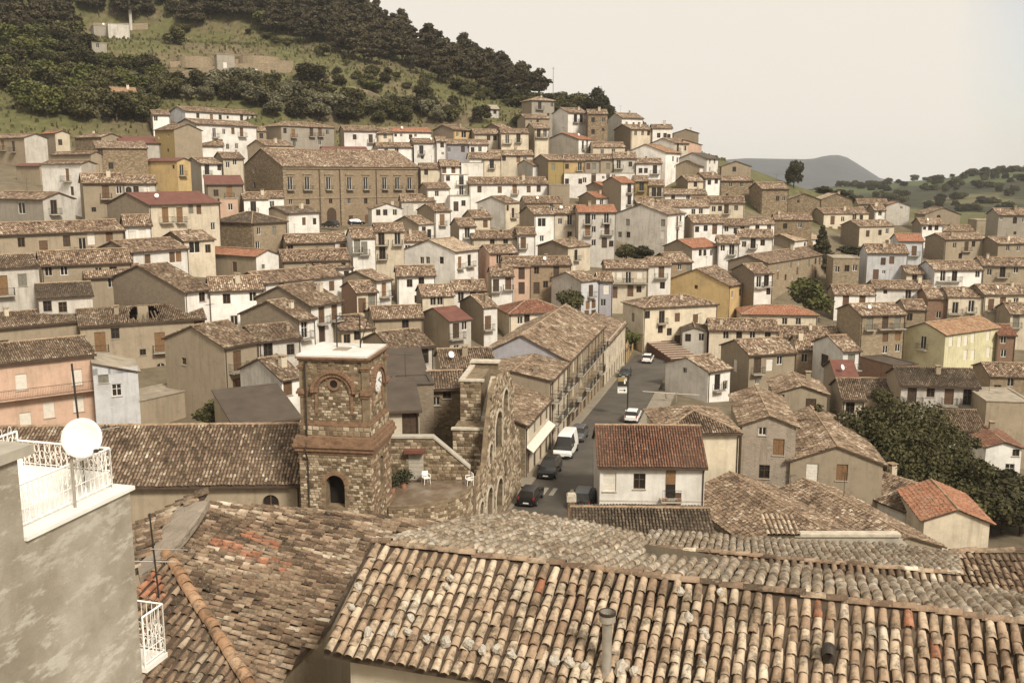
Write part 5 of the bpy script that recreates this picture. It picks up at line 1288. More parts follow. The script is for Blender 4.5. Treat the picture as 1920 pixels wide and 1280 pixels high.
for i, (u, v, dep, cR, cL, rc, where, nst) in enumerate(row):
    t0, ze = row_t[i]; t1 = row_t[i + 1][0]; p = FL0.xy + STD * t0
    zb = min(street_z(p.y), street_z(p.y + (t1 - t0))) + .1; w = t1 - t0 - .05; h = ze - zb; s = dict(C=Vector((p.x, p.y, zb)), a=SA, w=w, d=dep, h=h, roof='R', cR=cR, cL=cL, rc=rc, where=where, R=[], L=[], Y=p.y, xC=u, ye=v)
    fl = h / nst; RL = []; n = max(2, int(w / 2.7)); rr = random.Random(i)
    for k in range(nst):
        for j in range(n):
            x = w * (j + .5) / n; kd = rr.choice('GDD') if k == 0 else rr.choice('dbdbv' if i else 'wsv')
            if WSIZE[kd][1] > fl - .3: kd = 'D' if k == 0 else 'w'
            if w / n < WSIZE[kd][0] + .3: kd = 'w'
            RL.append((x, k * fl + (.06 if kd in 'GD' else .12 if kd in 'db' else .9), kd))
    s['RL'] = RL; s['L'] = {2: ['w934,656', 'S992,658'], 1: []}.get(i, [])
    E = build_house(s, trims=False, pitch=(.33, .20, .50, .30, .30)[i])
    if i == 0:
        m = MB(); aw = [(-w / 2 + .3, -dep / 2 - .01, 3.35), (w / 2 - .4, -dep / 2 - .01, 3.35), (w / 2 - .4, -dep / 2 - .75, 2.85), (-w / 2 + .3, -dep / 2 - .75, 2.85)]
        m.add(aw + [(x, y, z - .05) for x, y, z in aw], [(0, 1, 2, 3), (4, 5, 6, 7), (2, 3, 7, 6), (1, 2, 6, 5), (0, 3, 7, 4)])
        ao = m.obj('awning', 'blind', E)
        for k in range(18):
            x = -w / 2 + .35 + k * (w - .8) / 18; q = MB(); q.box(x, x + (w - .8) / 36, -dep / 2 - .77, -dep / 2 - .76, 2.6, 2.85); q.obj('valance_stripe', 'shut', ao)
# ------------------------------------------------------------------ white house with rust roof on the right of the street
s = dict(parse('- 1125 1322 872 9 R W W b y=-1.5 dep=8.6 Y=79|x|v1143,902 w1199,902 D1263,948')); s = solve(s); WS = 1.0
s['L'] = []; wh = build_house(s, 'house', 'white house with rust pantile roof and small balcony beside the street', pitch=0.52)
w, d, h = s['w'], s['d'], s['h']
def wx(u): p = pt(u, 900, 79); return p.x - (s['C'].x + w / 2)
def wz(v): return CZ + ray(1250, v)[1] * 79 - s['C'].z
m = MB(); m.box(wx(1238), wx(1276) , -d / 2 - 1.0, -d / 2 - .003, wz(932) - .14, wz(932)); bo = m.obj('balcony', 'concrete', wh)
m = MB(); X0, X1 = wx(1240), wx(1275)
for z in (.05, .95): m.bar((X0, -d / 2 - .95, wz(932) + z), (X1, -d / 2 - .95, wz(932) + z), .022, n=4)
for k in range(13): x = X0 + (X1 - X0) * k / 12; m.bar((x, -d / 2 - .95, wz(932)), (x, -d / 2 - .95, wz(932) + .95), .012, n=3)
m.obj('railing', 'iron', bo)
for k, x in enumerate((X0 + .2, X1 - .2)):
    m = MB(); m.box(x - .18, x + .18, -d / 2 - .92, -d / 2 - .7, wz(932), wz(932) + .22, 0); fp = m.obj('flower_pot', 'terr', bo)
m = MB(); zz = wz(930); m.box(wx(1248), wx(1266), -d / 2 - .05, -d / 2 - .003, zz, zz + 1.1, 0); m.box(wx(1248), wx(1266), -d / 2 - .06, -d / 2 - .003, zz + 1.1, zz + 2.3, 1); m.obj('balcony_door', ['glass', 'shut2'], wh)
m = MB(); m.box(-w / 2 - .001, w / 2, -d / 2 - .03, -d / 2 - .002, wz(938) - .06, wz(938) + .06); m.obj('string_course', 'L', wh)
# ------------------------------------------------------------------ gabled roofs behind the foreground
def direct(cx, cy, zr, w, d, h, adeg, kind, cR, cL, rc, label, pitch=.36, **kw):
    a = math.radians(adeg); ze = CZ + zr - pitch * (w if kind == 'L' else d) / 2; C = Vector((cx - w / 2 * math.cos(a) + d / 2 * math.sin(a), cy - w / 2 * math.sin(a) - d / 2 * math.cos(a), ze - h))
    s = dict(C=C, a=a, w=w, d=d, h=h, roof=kind, cR=cR, cL=cL, rc=rc, where='', R=[], L=[], Y=cy, xC=cx * 31, ye=zr * 17); s.update(kw)
    return build_house(s, 'house', label, pitch=pitch)
direct(22.2, 80.5, -27.4, 9.5, 15, 5, 15, 'L', 'B', 'B', 't', 'low house whose broad tiled gable roof lies right of the rust roof')
direct(29.0, 80.5, -28.0, 6.5, 15, 4.5, 15, 'L', 'B', 'B', 't', 'low tiled gable roof between the broad one and the white side wall')
pw = thing('parapet_wall', 'long plain concrete parapet beyond the foreground roofs', 'wall', pt(1595, 1022, 45))
A, B = pt(1482, 1003, 45), pt(1682, 1003, 45); m = MB(); L = pw.location
m.box(A.x - L.x, B.x - L.x, -.15, .15, -3.5, A.z - L.z); m.obj('wall', 'concrete', pw)
m = MB(); m.box(A.x - L.x - .1, B.x - L.x + .1, -.25, .25, A.z - L.z, A.z - L.z + .14); m.obj('coping', 'mortar', pw)
m = MB(); m.add([(B.x - L.x, -.12, A.z - L.z), (B.x - L.x + 1.6, -.12, A.z - L.z - 1.4), (B.x - L.x + 1.6, -.12, -3.5), (B.x - L.x, -.12, -3.5), (B.x - L.x, .12, A.z - L.z), (B.x - L.x + 1.6, .12, A.z - L.z - 1.4), (B.x - L.x + 1.6, .12, -3.5), (B.x - L.x, .12, -3.5)], [(0, 1, 2, 3), (4, 5, 6, 7), (0, 1, 5, 4), (1, 2, 6, 5)]); m.obj('sloping_end', 'concrete', pw)
tc_ = thing('tiled_chimney', 'squat plastered chimney with its own little tiled cap', 'chimney', pt(1462, 1030, 43)); L = tc_.location
za = pt(1462, 992, 43).z - L.z; m = MB(); m.box(-.55, .55, -.4, .4, -3, za); m.obj('shaft', 'mortar', tc_)
m = MB(); q0 = [Vector(p) for p in ((-.75, -.6, za), (.75, -.6, za), (.75, .6, za + .42), (-.75, .6, za + .42))]; m.poly(q0); m.poly([p - Vector((0, 0, .1)) for p in q0])
cp = m.obj('cap', 'roofbase', tc_); me = tiles_mesh('cap_tiles', [tile_field(q0[0], (Vector((0, -1.2, -.42))), q0)], ['tile_p']); link('cap_tiles', me, cp, kind='stuff')
# ------------------------------------------------------------------ vehicles
for k, c, rg in (('black', (0.012, 0.011, 0.010), .25), ('grey', (0.10, 0.10, 0.10), .3), ('white', (0.80, 0.78, 0.74), .35), ('dark', (0.03, 0.035, 0.032), .3)): simple('car_' + k, 'car_paint_' + k, c, rg, 0.05, 1.0, spec=.5, bump=0)
def loft(m, secs, mi_fn):
    n = len(secs[0]); o = len(m.v)
    for sct in secs: m.v.extend(sct)
    for i in range(len(secs) - 1):
        for j in range(n - 1):
            m.f.append((o + i * n + j, o + i * n + j + 1, o + (i + 1) * n + j + 1, o + (i + 1) * n + j)); m.m.append(mi_fn(i, j))
    for i in (0, len(secs) - 1): m.f.append(tuple(o + i * n + j for j in range(n))); m.m.append(0)
CARP = {'hatch': ([(-1.95, .45, .80, .80, 0), (-1.85, .28, .95, 1.00, 0), (-1.55, .25, .98, 1.44, 1), (-.3, .25, .95, 1.48, 2), (.45, .25, .92, 1.40, 2), (1.05, .25, .90, .98, 1), (1.75, .28, .82, .84, 0), (1.95, .45, .66, .66, 0)], .84),
        'suv':   ([(-2.1, .5, .92, .92, 0), (-2.0, .32, 1.05, 1.12, 0), (-1.75, .3, 1.08, 1.58, 1), (-.4, .3, 1.05, 1.64, 2), (.45, .3, 1.02, 1.56, 2), (1.15, .3, 1.0, 1.08, 1), (1.95, .34, .92, .94, 0), (2.15, .5, .74, .74, 0)], .90),
        'van':   ([(-2.5, .5, 1.1, 2.20, 0), (-2.45, .32, 1.12, 2.32, 0), (-.2, .3, 1.12, 2.36, 0), (.7, .3, 1.12, 2.32, 2), (1.15, .3, 1.12, 2.18, 2), (1.75, .3, 1.12, 1.30, 1), (2.3, .34, 1.0, 1.02, 0), (2.5, .5, .78, .78, 0)], .98)}
def vehicle(u, v, heading, kind, paint, label, name='parked_car', cat='car', z=None, pos=None):
    """heading +1 drives away from the camera along the street, -1 towards it"""
    if pos is None:
        ax, zr = ray(u, v); Y = 90.0
        for _ in range(30): Y = (street_z(Y) - CZ) / zr
        pos = Vector((ax * Y, Y, street_z(Y)))
    t = thing(name, label, cat, pos, SA if heading > 0 else SA + math.pi)
    st_, hw = CARP[kind]; secs = []
    for (x, zl, zb, zt_, c) in st_:
        tw = hw * (.74 if zt_ > zb + .2 else .93); tk = .88 if abs(x) > abs(st_[0][0]) * .95 else 1.0
        half = [(hw * tk * .90, zl), (hw * tk, zl + .18), (hw * tk, (zl + zb) / 2 + .1), (hw * tk * .97, zb), (tw * tk * 1.0, zt_ - .05 if zt_ > zb + .1 else zt_ - .01), (tw * tk * .86, zt_)]
        secs.append([(x, y, z_) for y, z_ in half] + [(x, -y, z_) for y, z_ in reversed(half)])
    m = MB()
    def mi(i, j):
        a, c = st_[i], st_[i + 1]
        if j in (3, 7) and (a[4] == 2 or c[4] == 2) and (a[3] - a[2] > .15 or c[3] - c[2] > .15): return 1
        if j in (4, 5, 6, 3, 7) and ((a[4] == 1 and c[4] == 0) or (a[4] == 0 and c[4] == 1)) and abs(a[3] - c[3]) > .2: return 1
        if j in (4, 5, 6) and (a[4] == 1) != (c[4] == 1) and abs(a[3] - c[3]) > .3: return 1
        return 0
    loft(m, secs, mi); m.obj('body', ['car_' + paint, 'glass'], t, smooth=False)
    L = st_[-1][0]
    for x in (-L * .62, L * .64):
        for sg in (-1, 1):
            r_ = .31 if kind != 'van' else .34; M = Matrix.Translation((x, sg * (hw - .09), r_)) @ Matrix.Rotation(math.pi / 2, 4, 'X')
            q = MB(); q.lathe([(.18, -.11), (r_ - .03, -.11), (r_, -.07), (r_, .07), (r_ - .03, .11), (.18, .11)], 16, M); wo = q.obj('wheel', 'rubber', t)
            q = MB(); q.lathe([(.01, -.10), (.19, -.105), (.19, .105), (.01, .10)], 12, M); q.obj('rim', 'chrome', wo)
    for sg in (-1, 1):
        q = MB(); q.box(L - .22, L - .03, sg * hw * .62 - .16, sg * hw * .62 + .16, .60 if kind != 'van' else .70, .72 if kind != 'van' else .86); q.obj('headlight', 'framew', t)
        q = MB(); q.box(-L + .0, -L + .16, sg * hw * .80 - .07, sg * hw * .80 + .07, .72, 1.0); q.obj('tail_light', 'redlamp', t)
        q = MB(); q.box(L * .28, L * .28 + .12, sg * (hw + .09) - .09, sg * (hw + .09) + .09, .95 if kind != 'van' else 1.2, 1.1 if kind != 'van' else 1.42); q.obj('wing_mirror', 'car_' + paint, t)
    for x in (-L - .005, L + .005): q = MB(); q.box(x - .012, x + .012, -.25, .25, .42, .53); q.obj('number_plate', 'lightplate', t)
    q = MB(); q.box(L - .08, L + .012, -hw * .75, hw * .75, .30, .42); q.box(-L - .012, -L + .08, -hw * .75, hw * .75, .30, .42); q.obj('bumper', 'signblk', t)
    return t
def spos(t, off): p = st(t, off, 0.004); return p
vehicle(0, 0, 1, 'hatch', 'black', 'black hatchback nearest on the street, seen from behind', pos=spos(5.0, -2.2))
vehicle(0, 0, -1, 'suv', 'black', 'black people carrier facing us beside the zebra crossing', pos=spos(14.2, -2.35))
vehicle(0, 0, -1, 'van', 'white', 'white high-roofed van parked behind the black people carrier', 'parked_van', 'van', pos=spos(22.5, -2.3))
vehicle(0, 0, -1, 'hatch', 'grey', 'grey car parked behind the white van', pos=spos(29.5, -2.2))
vehicle(0, 0, 1, 'suv', 'dark', 'dark car half hidden behind the white house corner', pos=spos(5.2, 2.6))
vehicle(0, 0, 1, 'hatch', 'white', 'white car driving away at the far end of the street', 'car', pos=spos(88, -.6))
vehicle(0, 0, 1, 'hatch', 'white', 'white car peeping out beside the cream house corner', pos=spos(41, 2.5))
vehicle(0, 0, -1, 'hatch', 'dark', 'dark car parked at the yellow end house', pos=spos(72, -2.4))
p = pt(620, 428, 229); vehicle(0, 0, 1, 'suv', 'dark', 'dark car in front of the palazzo portal', pos=Vector((p.x, p.y, p.z + .2))).rotation_euler = (0, 0, 2.6)
p = pt(668, 424, 230); vehicle(0, 0, 1, 'hatch', 'black', 'black car right of the palazzo portal', pos=Vector((p.x, p.y, p.z + .2))).rotation_euler = (0, 0, .3)
# ------------------------------------------------------------------ street furniture
p = spos(43, 1.6); sg = thing('sign_post', 'black sign pole with a dark emblem panel above a white arrow panel', 'sign', p)
m = MB(); m.bar((0, 0, 0), (0, 0, 5.2), .09, n=8); m.obj('pole', 'signblk', sg)
m = MB(); m.box(-1.25, -.12, -.05, .05, 3.9, 5.0); a = m.obj('emblem_panel', 'signblk', sg)
m = MB(); m.box(-.5, -.32, -.056, -.052, 4.15, 4.7); m.box(-.42, -.2, -.056, -.052, 4.55, 4.8); m.obj('emblem', 'white', a)
m = MB(); m.box(-1.25, -.12, -.052, -.05, 4.45, 5.0); m.obj('emblem_field', 'N', a)
m = MB(); m.box(-1.28, -.12, -.05, .05, 2.95, 3.72); a = m.obj('arrow_panel', 'white', sg)
m = MB(); m.box(-1.1, -.45, -.056, -.052, 3.29, 3.39); m.poly([(-.5, -.054, 3.17), (-.2, -.054, 3.34), (-.5, -.054, 3.51)]); m.box(-1.28, -.12, -.056, -.052, 3.62, 3.66); m.box(-1.28, -.12, -.056, -.052, 3.01, 3.05); m.obj('arrow', 'signblk', a)
p = spos(54, 6.8); sl = thing('street_lamp', 'grey street lamp with a long horizontal arm before the white gable', 'street lamp', p)
h0 = pt(1275, 738, p.y).z - p.z; m = MB(); m.bar((0, 0, 0), (0, 0, h0 + .3), .08, n=8, r2=.06); m.obj('post', 'steel', sl)
m = MB(); m.bar((0, 0, h0), (-4.5, .4, h0 + .25), .055, n=6); m.bar((0, 0, h0), (3, -.3, h0 - .1), .055, n=6); m.obj('arm', 'steel', sl)
m = MB(); m.lathe([(.02, .25), (.16, .2), (.2, -.35), (.12, -.5), (.02, -.5)], 10, Matrix.Translation((-1.3, .1, h0 - .15))); m.obj('lamp_head', 'steel', sl)
p = pt(1071, 962, 76); bp = thing('brick_pillar', 'short brick pillar with pale cap at the street edge', 'pillar', Vector((p.x, p.y, street_z(76))))
zt_ = pt(1071, 926, 76).z - bp.location.z; m = MB(); m.box(-.3, .3, -.3, .3, -.3, zt_ - .55); m.obj('shaft', 'brick', bp); m = MB(); m.box(-.38, .38, -.38, .38, zt_ - .55, zt_ - .05); m.box(-.3, .3, -.3, .3, zt_ - .05, zt_ + .06); m.obj('cap', 'mortar', bp)
p = pt(1090, 940, 80); bl = thing('litter_bin', 'thin dark litter bin on a post near the crossing', 'bin', Vector((p.x, p.y, street_z(80))))
m = MB(); m.bar((0, 0, 0), (0, 0, 1.2), .03); m.obj('post', 'iron', bl); m = MB(); m.bar((0, -.06, .65), (0, -.06, 1.15), .14, n=8); m.obj('bin', 'iron', bl)
# brick steps at the end of the street
A0 = Vector(pt(1285, 672, 163)); A1 = Vector(pt(1195, 612, 186)); bs = thing('brick_steps', 'broad flight of reddish brick steps at the street end', 'steps', A0)
dvec = A1 - A0; NSX = 16; ang = math.atan2(dvec.y, dvec.x)
for i in range(NSX):
    f = dvec * (i / NSX); stp = dvec.xy.length / NSX; M = Matrix.Translation((f.x, f.y, f.z)) @ Matrix.Rotation(ang, 4, 'Z')
    m = MB(); m.box(0, stp + .02, -2.6, 2.6, -1.6, dvec.z / NSX - .02, 0, M); m.box(0, .3, -2.6, 2.6, dvec.z / NSX - .02, dvec.z / NSX + .05, 1, M); m.obj('step', ['steps', 'mortar'], bs)

for u, v, k, lab in ((757, 914, .75, 'leafy potted shrub on the wet terrace floor'), (735, 922, .6, 'smaller potted shrub by the tower on the terrace')):
    p = pt_z(u, v, FZ + .005); t = thing('potted_shrub', lab, 'potted plant', p); m = MB(); m.lathe([(.01, 0), (.2, 0), (.27, .38), (.23, .38), (.01, .33)], 12); m.obj('pot', 'terr', t)
    rg_ = np.random.default_rng(int(u)); n_ = 500; d_ = rg_.normal(size=(n_, 3)); d_ /= np.linalg.norm(d_, axis=1)[:, None]; P_ = np.array([0, 0, .38 + k * .6]) + d_ * rg_.uniform(.3, 1, n_)[:, None] * np.array([k, k, k * .65]); q_ = rg_.normal(0, .06, (n_, 4, 3))
    simple('potleaf', 'shrub_leaves', (.055, .056, .026), .8, .5); link('foliage', mesh_np('foliage', (P_[:, None] + q_).reshape(-1, 3), np.arange(n_ * 4).reshape(n_, 4), ['potleaf']), t)
# ------------------------------------------------------------------ foreground roofs
class Plane:
    def __init__(s, p0, ang, slope):
        s.p = Vector(p0); s.c, s.s_, s.k = math.cos(ang), math.sin(ang), slope; s.dn = Vector((s.c, s.s_, -slope)).normalized()
    def z(s, x, y): return s.p.z - s.k * ((x - s.p.x) * s.c + (y - s.p.y) * s.s_)
    def px(s, u, v):
        ax, zr = ray(u, v); Y = (s.p.z - CZ + s.k * (s.p.x * s.c + s.p.y * s.s_)) / (zr + s.k * (ax * s.c + s.s_)); return Vector((ax * Y, Y, CZ + zr * Y))
HV, HF = tile_template(7, 0.41, 0.064, 0.084, 0.062, thick=0.016)
HERO = []
for i in range(5):
    r = np.random.default_rng(50 + i); v = HV.copy(); v[:, 2] += r.normal(0, .0025, len(v)); v[:, 0] *= r.uniform(.94, 1.05); v[8:16, 1] += r.normal(0, .006, 8)
    HERO.append({k: mesh_np('tile', v, HF, ['tile_' + k]) for k in 'tprh'})
TV6, TF6 = tile_template(6, 0.41, 0.064, 0.084, 0.062, thick=0.014)
def tiled_slope(root, roof, poly3, plane, key, sep=0, expo=.28, pitch=.208, hole=None, jit=1.3, redpatch=None, slim=1.0):
    """tiles of one slope: the sep largest in view as pieces of their own, the rest joined"""
    fld = tile_field(poly3[0], plane.dn, poly3, pitch=pitch, expo=expo, jit=jit, hole=hole)
    p0, ac, dn, nr, S, V, H = fld; P = p0 + S[:, None] * ac + V[:, None] * dn + H[:, None] * nr
    big = np.zeros(len(S), bool)
    if sep:
        sc_ = []
        for i, p in enumerate(P):
            u, v = proj(p); d = np.linalg.norm(p - np.array([0, 0, CZ])); sc_.append(d if (-10 < u < 1930 and v < 1290) else 1e9)
        idx = np.argsort(sc_)[:sep]; big[idx] = True
        R = Matrix((ac, dn, nr)).transposed().to_4x4(); L = Vector(root.location)
        for i in idx:
            kk = key
            if redpatch and redpatch(*proj(P[i])): kk = 'r'
            o = link('tile', HERO[random.randrange(5)][kk], roof)
            o.matrix_basis = Matrix.Translation(Vector(P[i]) - L) @ R @ Matrix.Diagonal((slim, 1, 1, 1)) @ Matrix.Rotation(random.gauss(0, .035), 4, 'Z') @ Matrix.Rotation(random.gauss(0, .03), 4, 'Y')
    TVS = TV6 * np.array([slim, 1, 1]); rest = tuple([p0 - np.array(root.location), ac, dn, nr, S[~big], V[~big], H[~big]])
    if redpatch:
        red = np.array([bool(redpatch(*proj(p))) for p in P[~big]]) if (~big).any() else np.zeros(0, bool)
        for msk, kk in ((red, 'r'), (~red, key)):
            me = tiles_mesh('roof_tiles', [rest[:4] + (rest[4][msk], rest[5][msk], rest[6][msk])], ['tile_' + kk], TVS, TF6)
            if me: link('roof_tiles', me, roof, kind='stuff')
    else:
        me = tiles_mesh('roof_tiles', [rest], ['tile_' + key], TVS, TF6)
        if me: link('roof_tiles', me, roof, kind='stuff')
def roof_bed(root, polys, name='roof', th=.14):
    m = MB(); L = Vector(root.location)
    for q in polys:
        q = [Vector(p) - L for p in q]; m.poly(q); lo = [p - Vector((0, 0, th)) for p in q]; m.poly(lo[::-1])
        for i in range(len(q)): j = (i + 1) % len(q); m.quad(q[i], q[j], lo[j], lo[i])
    return m.obj(name, 'roofbase', root)
def cap_row(root, roof, a, c, name='ridge_tile', r=.125, mat='tile_t', sag=.02, sep=True):
    L = Vector(root.location); a = Vector(a) - L; c = Vector(c) - L; n = max(1, int((c - a).length / .36)); d = (c - a) / n; q = d.to_track_quat('Y', 'Z')
    v, f = tile_template(7, d.length * 1.18, r * .88, r, .03, thick=.016); key = mat[-1]
    me = mesh_np(name, v, f, [mat])
    for i in range(n):
        o = link(name, me, roof, a + d * (i + .5) + Vector((random.gauss(0, .012), random.gauss(0, .012), random.gauss(0, sag * .5))))
        o.rotation_euler = (q @ Matrix.Rotation(random.gauss(0, .04), 3, 'Y').to_quaternion()).to_euler()
def walls_below(root, pts, zb, mat, name='wall'):
    m = MB(); L = Vector(root.location)
    for a, c in zip(pts[:-1], pts[1:]):
        a, c = Vector(a) - L, Vector(c) - L; m.quad(a, c, (c.x, c.y, zb - L.z), (a.x, a.y, zb - L.z))
    return m.obj(name, mat, root)
# --- roof A: long foreground roof
RA = Vector((-2.82, 19.0, CZ - 7.4)); rdir = Vector((.952, -.3053, 0)).normalized(); fdir = Vector((.3053, .952, 0)); LEN = 17.5
pn = Plane(RA, math.atan2(-.952, -.3053), .60); pf = Plane(RA, math.atan2(.952, .3053), .263)
hA = thing('tiled_house', 'large foreground house with long clay tile roof running off to the right', 'house', (3, 18, CZ - 19))
nearp = [RA, RA + rdir * LEN, RA + rdir * LEN - fdir * 2.15 - Vector((0, 0, 1.29)), RA - fdir * 2.15 - Vector((0, 0, 1.29))]
farp = [RA] + [pf.px(u, v) for u, v in ((955, 962), (1080, 980), (1200, 1004), (1207, 1046), (1500, 1073), (1800, 1102), (1925, 1118))] + [RA + rdir * LEN + fdir * 2.4 - Vector((0, 0, .63)), RA + rdir * LEN]
rA = roof_bed(hA, [nearp, farp])
tiled_slope(hA, rA, nearp, pn, 'p', sep=270, expo=.268, redpatch=lambda u, v: (math.sin(u * .37) * math.sin(v * .61 + u * .05) > .965))
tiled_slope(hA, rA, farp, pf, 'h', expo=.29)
cap_row(hA, rA, RA + Vector((0, 0, .03)), RA + rdir * LEN + Vector((0, 0, .03)), mat='tile_t', r=.088)
m = MB(); L = Vector(hA.location)
q0, q1 = RA - fdir * 1.8 - Vector((0, 0, 1.16)), RA + rdir * LEN - fdir * 1.8 - Vector((0, 0, 1.16)); q2 = RA + Vector((0, 0, -.16)) + rdir * .35; q3 = farp[1] + rdir * .35 - Vector((0, 0, .2)); q4 = farp[-2]
walls_below(hA, [q0 + rdir * .35, q1], CZ - 22, 'C'); walls_below(hA, [q3, q2, q0 + rdir * .35], CZ - 22, 'B', 'gable_wall'); walls_below(hA, [farp[1] - Vector((0, 0, .2)), farp[3] - Vector((0, 0, .2)), farp[-2] - Vector((0, 0, .2)), q1], CZ - 22, 'B', 'wall')
m = MB(); a = q0 + rdir * .9 - Vector((0, 0, .75)) - L; c = q0 + rdir * 9 - Vector((0, 0, .75)) - L
for k in range(2):
    zz = -.0 - k * .42; o_ = fdir * (-.16 + .05 * k)
    m.add([a + Vector((0, 0, zz)), c + Vector((0, 0, zz)), c + o_ + Vector((0, 0, zz)), a + o_ + Vector((0, 0, zz)), a + Vector((0, 0, zz - .12)), c + Vector((0, 0, zz - .12)), c + o_ + Vector((0, 0, zz - .12)), a + o_ + Vector((0, 0, zz - .12))], [(0, 1, 2, 3), (3, 2, 6, 7), (4, 5, 6, 7), (0, 3, 7, 4), (1, 2, 6, 5)])
m.obj('wall_band', 'concrete', hA)
# flue, black vent hood, loose stones on the tiles
p = pn.px(1137, 1268); fl = thing('flue_pipe', 'grey metal flue pipe with open round cap rising from the tiles', 'chimney', p)
ht = pt(1130, 1160, p.y).z - p.z; m = MB(); m.lathe([(.115, -.25), (.115, .0), (.085, .12), (.085, ht)], 14, None); m.obj('pipe', 'steel', fl, smooth=True)
m = MB(); m.lathe([(.085, ht - .06), (.14, ht - .03), (.14, ht + .13), (.125, ht + .13), (.125, ht + .02), (.01, ht + .02)], 18, None); fc = m.obj('cap', 'steel', fl, smooth=False)
m = MB(); m.lathe([(.14, ht + .09), (.147, ht + .09), (.147, ht + .14), (.12, ht + .14)], 18, None); m.obj('rim', 'iron', fc)
p = pn.px(1552, 1252); vh = thing('vent_hood', 'small black bent vent hood sticking out between tiles', 'vent', p, math.atan2(-.3053, .952))
m = MB(); n = 7
ring = [[(.11 * math.cos(math.pi * i / n), y, .11 * math.sin(math.pi * i / n) + z) for i in range(n + 1)] for y, z in ((.26, .18), (.12, .30), (-.02, .30), (-.12, .22))]
for k in range(3):
    for i in range(n): m.quad(ring[k][i], ring[k][i + 1], ring[k + 1][i + 1], ring[k + 1][i])
m.bar((0, .1, -.2), (0, .08, .25), .10, n=8); m.obj('hood', 'iron', vh)
def rock_mesh(seed):
    r = random.Random(seed); m = MB(); prof = [(.001, -.5), (.35, -.42), (.5, -.1), (.46, .22), (.25, .44), (.001, .5)]
    m.lathe(prof, 7); m.v = [(x * r.uniform(.6, 1.25), y * r.uniform(.6, 1.25), z * r.uniform(.7, 1.25)) for x, y, z in m.v]; return m.mesh('roof_stone', ['rock'])
RK = [rock_mesh(i) for i in range(5)]
for i, (u, v, s_) in enumerate(((690, 1198, .20), (735, 1200, .16), (765, 1196, .15), (800, 1210, .17), (835, 1217, .18), (880, 1222, .19), (905, 1232, .18), (930, 1228, .15), (960, 1240, .16), (845, 1095, .15), (838, 1112, .13), (770, 1170, .13), (1040, 1252, .18), (1068, 1256, .18), (1095, 1262, .17), (1165, 1266, .22), (1188, 1272, .18), (1276, 1122, .15), (1350, 1122, .12), (1292, 1172, .16), (1318, 1196, .13), (1325, 1205, .12), (1318, 1255, .12), (672, 1112, .14), (700, 1060, .10), (660, 1150, .13))):
    p = pn.px(u, v); o = link('roof_stone', RK[i % 5], None, p + Vector((0, 0, .10 + s_ * .25)), (random.uniform(0, 3), random.uniform(0, 3), random.uniform(0, 3)), 'rounded grey stone weighing down the foreground tiles', 'stone', 'loose stones lying on the long foreground roof'); o.scale = (s_ * random.uniform(1.1, 1.6), s_ * random.uniform(.8, 1.2), s_ * random.uniform(.7, 1.0))
# --- roof B: hipped roof on the left, slopes meeting in a hip
pB = Plane((-5.24, 20.07, CZ - 11), math.radians(-3), .40)
hB = thing('tiled_house', 'foreground house with hipped mossy tile roof at the lower left', 'house', (-6, 24, CZ - 20))
HA, HB = pB.px(310, 1040), pB.px(470, 1290)
ext_ = HA + (HB - HA) * 1.25
_best = min((abs(Plane(HA, math.radians(t), .45).z(HB.x, HB.y) - HB.z), t) for t in range(-175, -95)); pB0 = Plane(HA, math.radians(_best[1]), .45)
polyB = [HA, ext_, pB.px(525, 1330), pB.px(513, 1276), pB.px(620, 1169), pB.px(700, 1012), pB.px(800, 990), pB.px(960, 982), pB.px(960, 969), pB.px(820, 976), pB.px(700, 971), pB.px(560, 957), pB.px(480, 949), pB.px(392, 944)]
e0 = pB0.px(262, 1010); e1 = pB0.px(200, 1300)
d0 = pB0.dn
polyB0 = [HA, ext_, ext_ + d0 * 2.0, HA + d0 * 6.5 , HA + d0 * 2.6 + Vector((-.7, .55, 0)) * .0]
polyB0 = [HA, ext_, ext_ + d0 * 3.2, HA + d0 * 5.2]
pB2 = Plane(HA, math.radians(200), .42); RB = pB.px(392, 944)
RB = Vector((RB.x, RB.y, pB2.z(RB.x, RB.y)))
polyB2 = [HA, HA + pB2.dn * 3.2, RB + pB2.dn * 3.2, RB]
rB = roof_bed(hB, [polyB, polyB0, polyB2])
tiled_slope(hB, rB, polyB, pB, 't', sep=205, expo=.275, pitch=.222, slim=.92, jit=1.7, redpatch=lambda u, v: (400 < u < 545 and 0 < (v - 1008 - (u - 400) * .36) < 17 and math.sin(u * .9) > -.5) or (455 < u < 520 and 0 < (v - 995 - (u - 455) * .4) < 14) or (math.sin(u * .31) * math.sin(v * .53 + u * .07) > .97))
tiled_slope(hB, rB, polyB0, pB0, 't', sep=75, expo=.28, pitch=.222, slim=.95, jit=1.6, redpatch=lambda u, v: u < 305 and 1065 < v < 1130)
patch = [pB2.px(u, v) for u, v in ((394, 939), (372, 975), (350, 1005), (318, 1040), (290, 1062), (262, 1085), (258, 1062), (286, 1035), (300, 1000), (322, 965), (345, 948))]
tiled_slope(hB, rB, polyB2, pB2, 't', hole=patch)
cap_row(hB, rB, HA + Vector((0, 0, .05)), ext_ + Vector((0, 0, .05)), name='hip_tile', mat='tile_o', r=.15)
L = Vector(hB.location); pc = [q - L + Vector((0, 0, .05)) for q in patch]
m = MB(); m.poly(pc)
for i in range(len(pc)): j = (i + 1) % len(pc); m.quad(pc[i], pc[j], pc[j] - Vector((0, 0, .2)), pc[i] - Vector((0, 0, .2)))
m.obj('mortar_patch', 'Q', rB)
inn = Vector((-.25, -.05, -.16))
walls_below(hB, [polyB[2] + inn, polyB[3] + inn, polyB[4] + inn, polyB[5] + inn, polyB[7] + inn, polyB[8] + inn, polyB[13] + inn], CZ - 22, 'B')
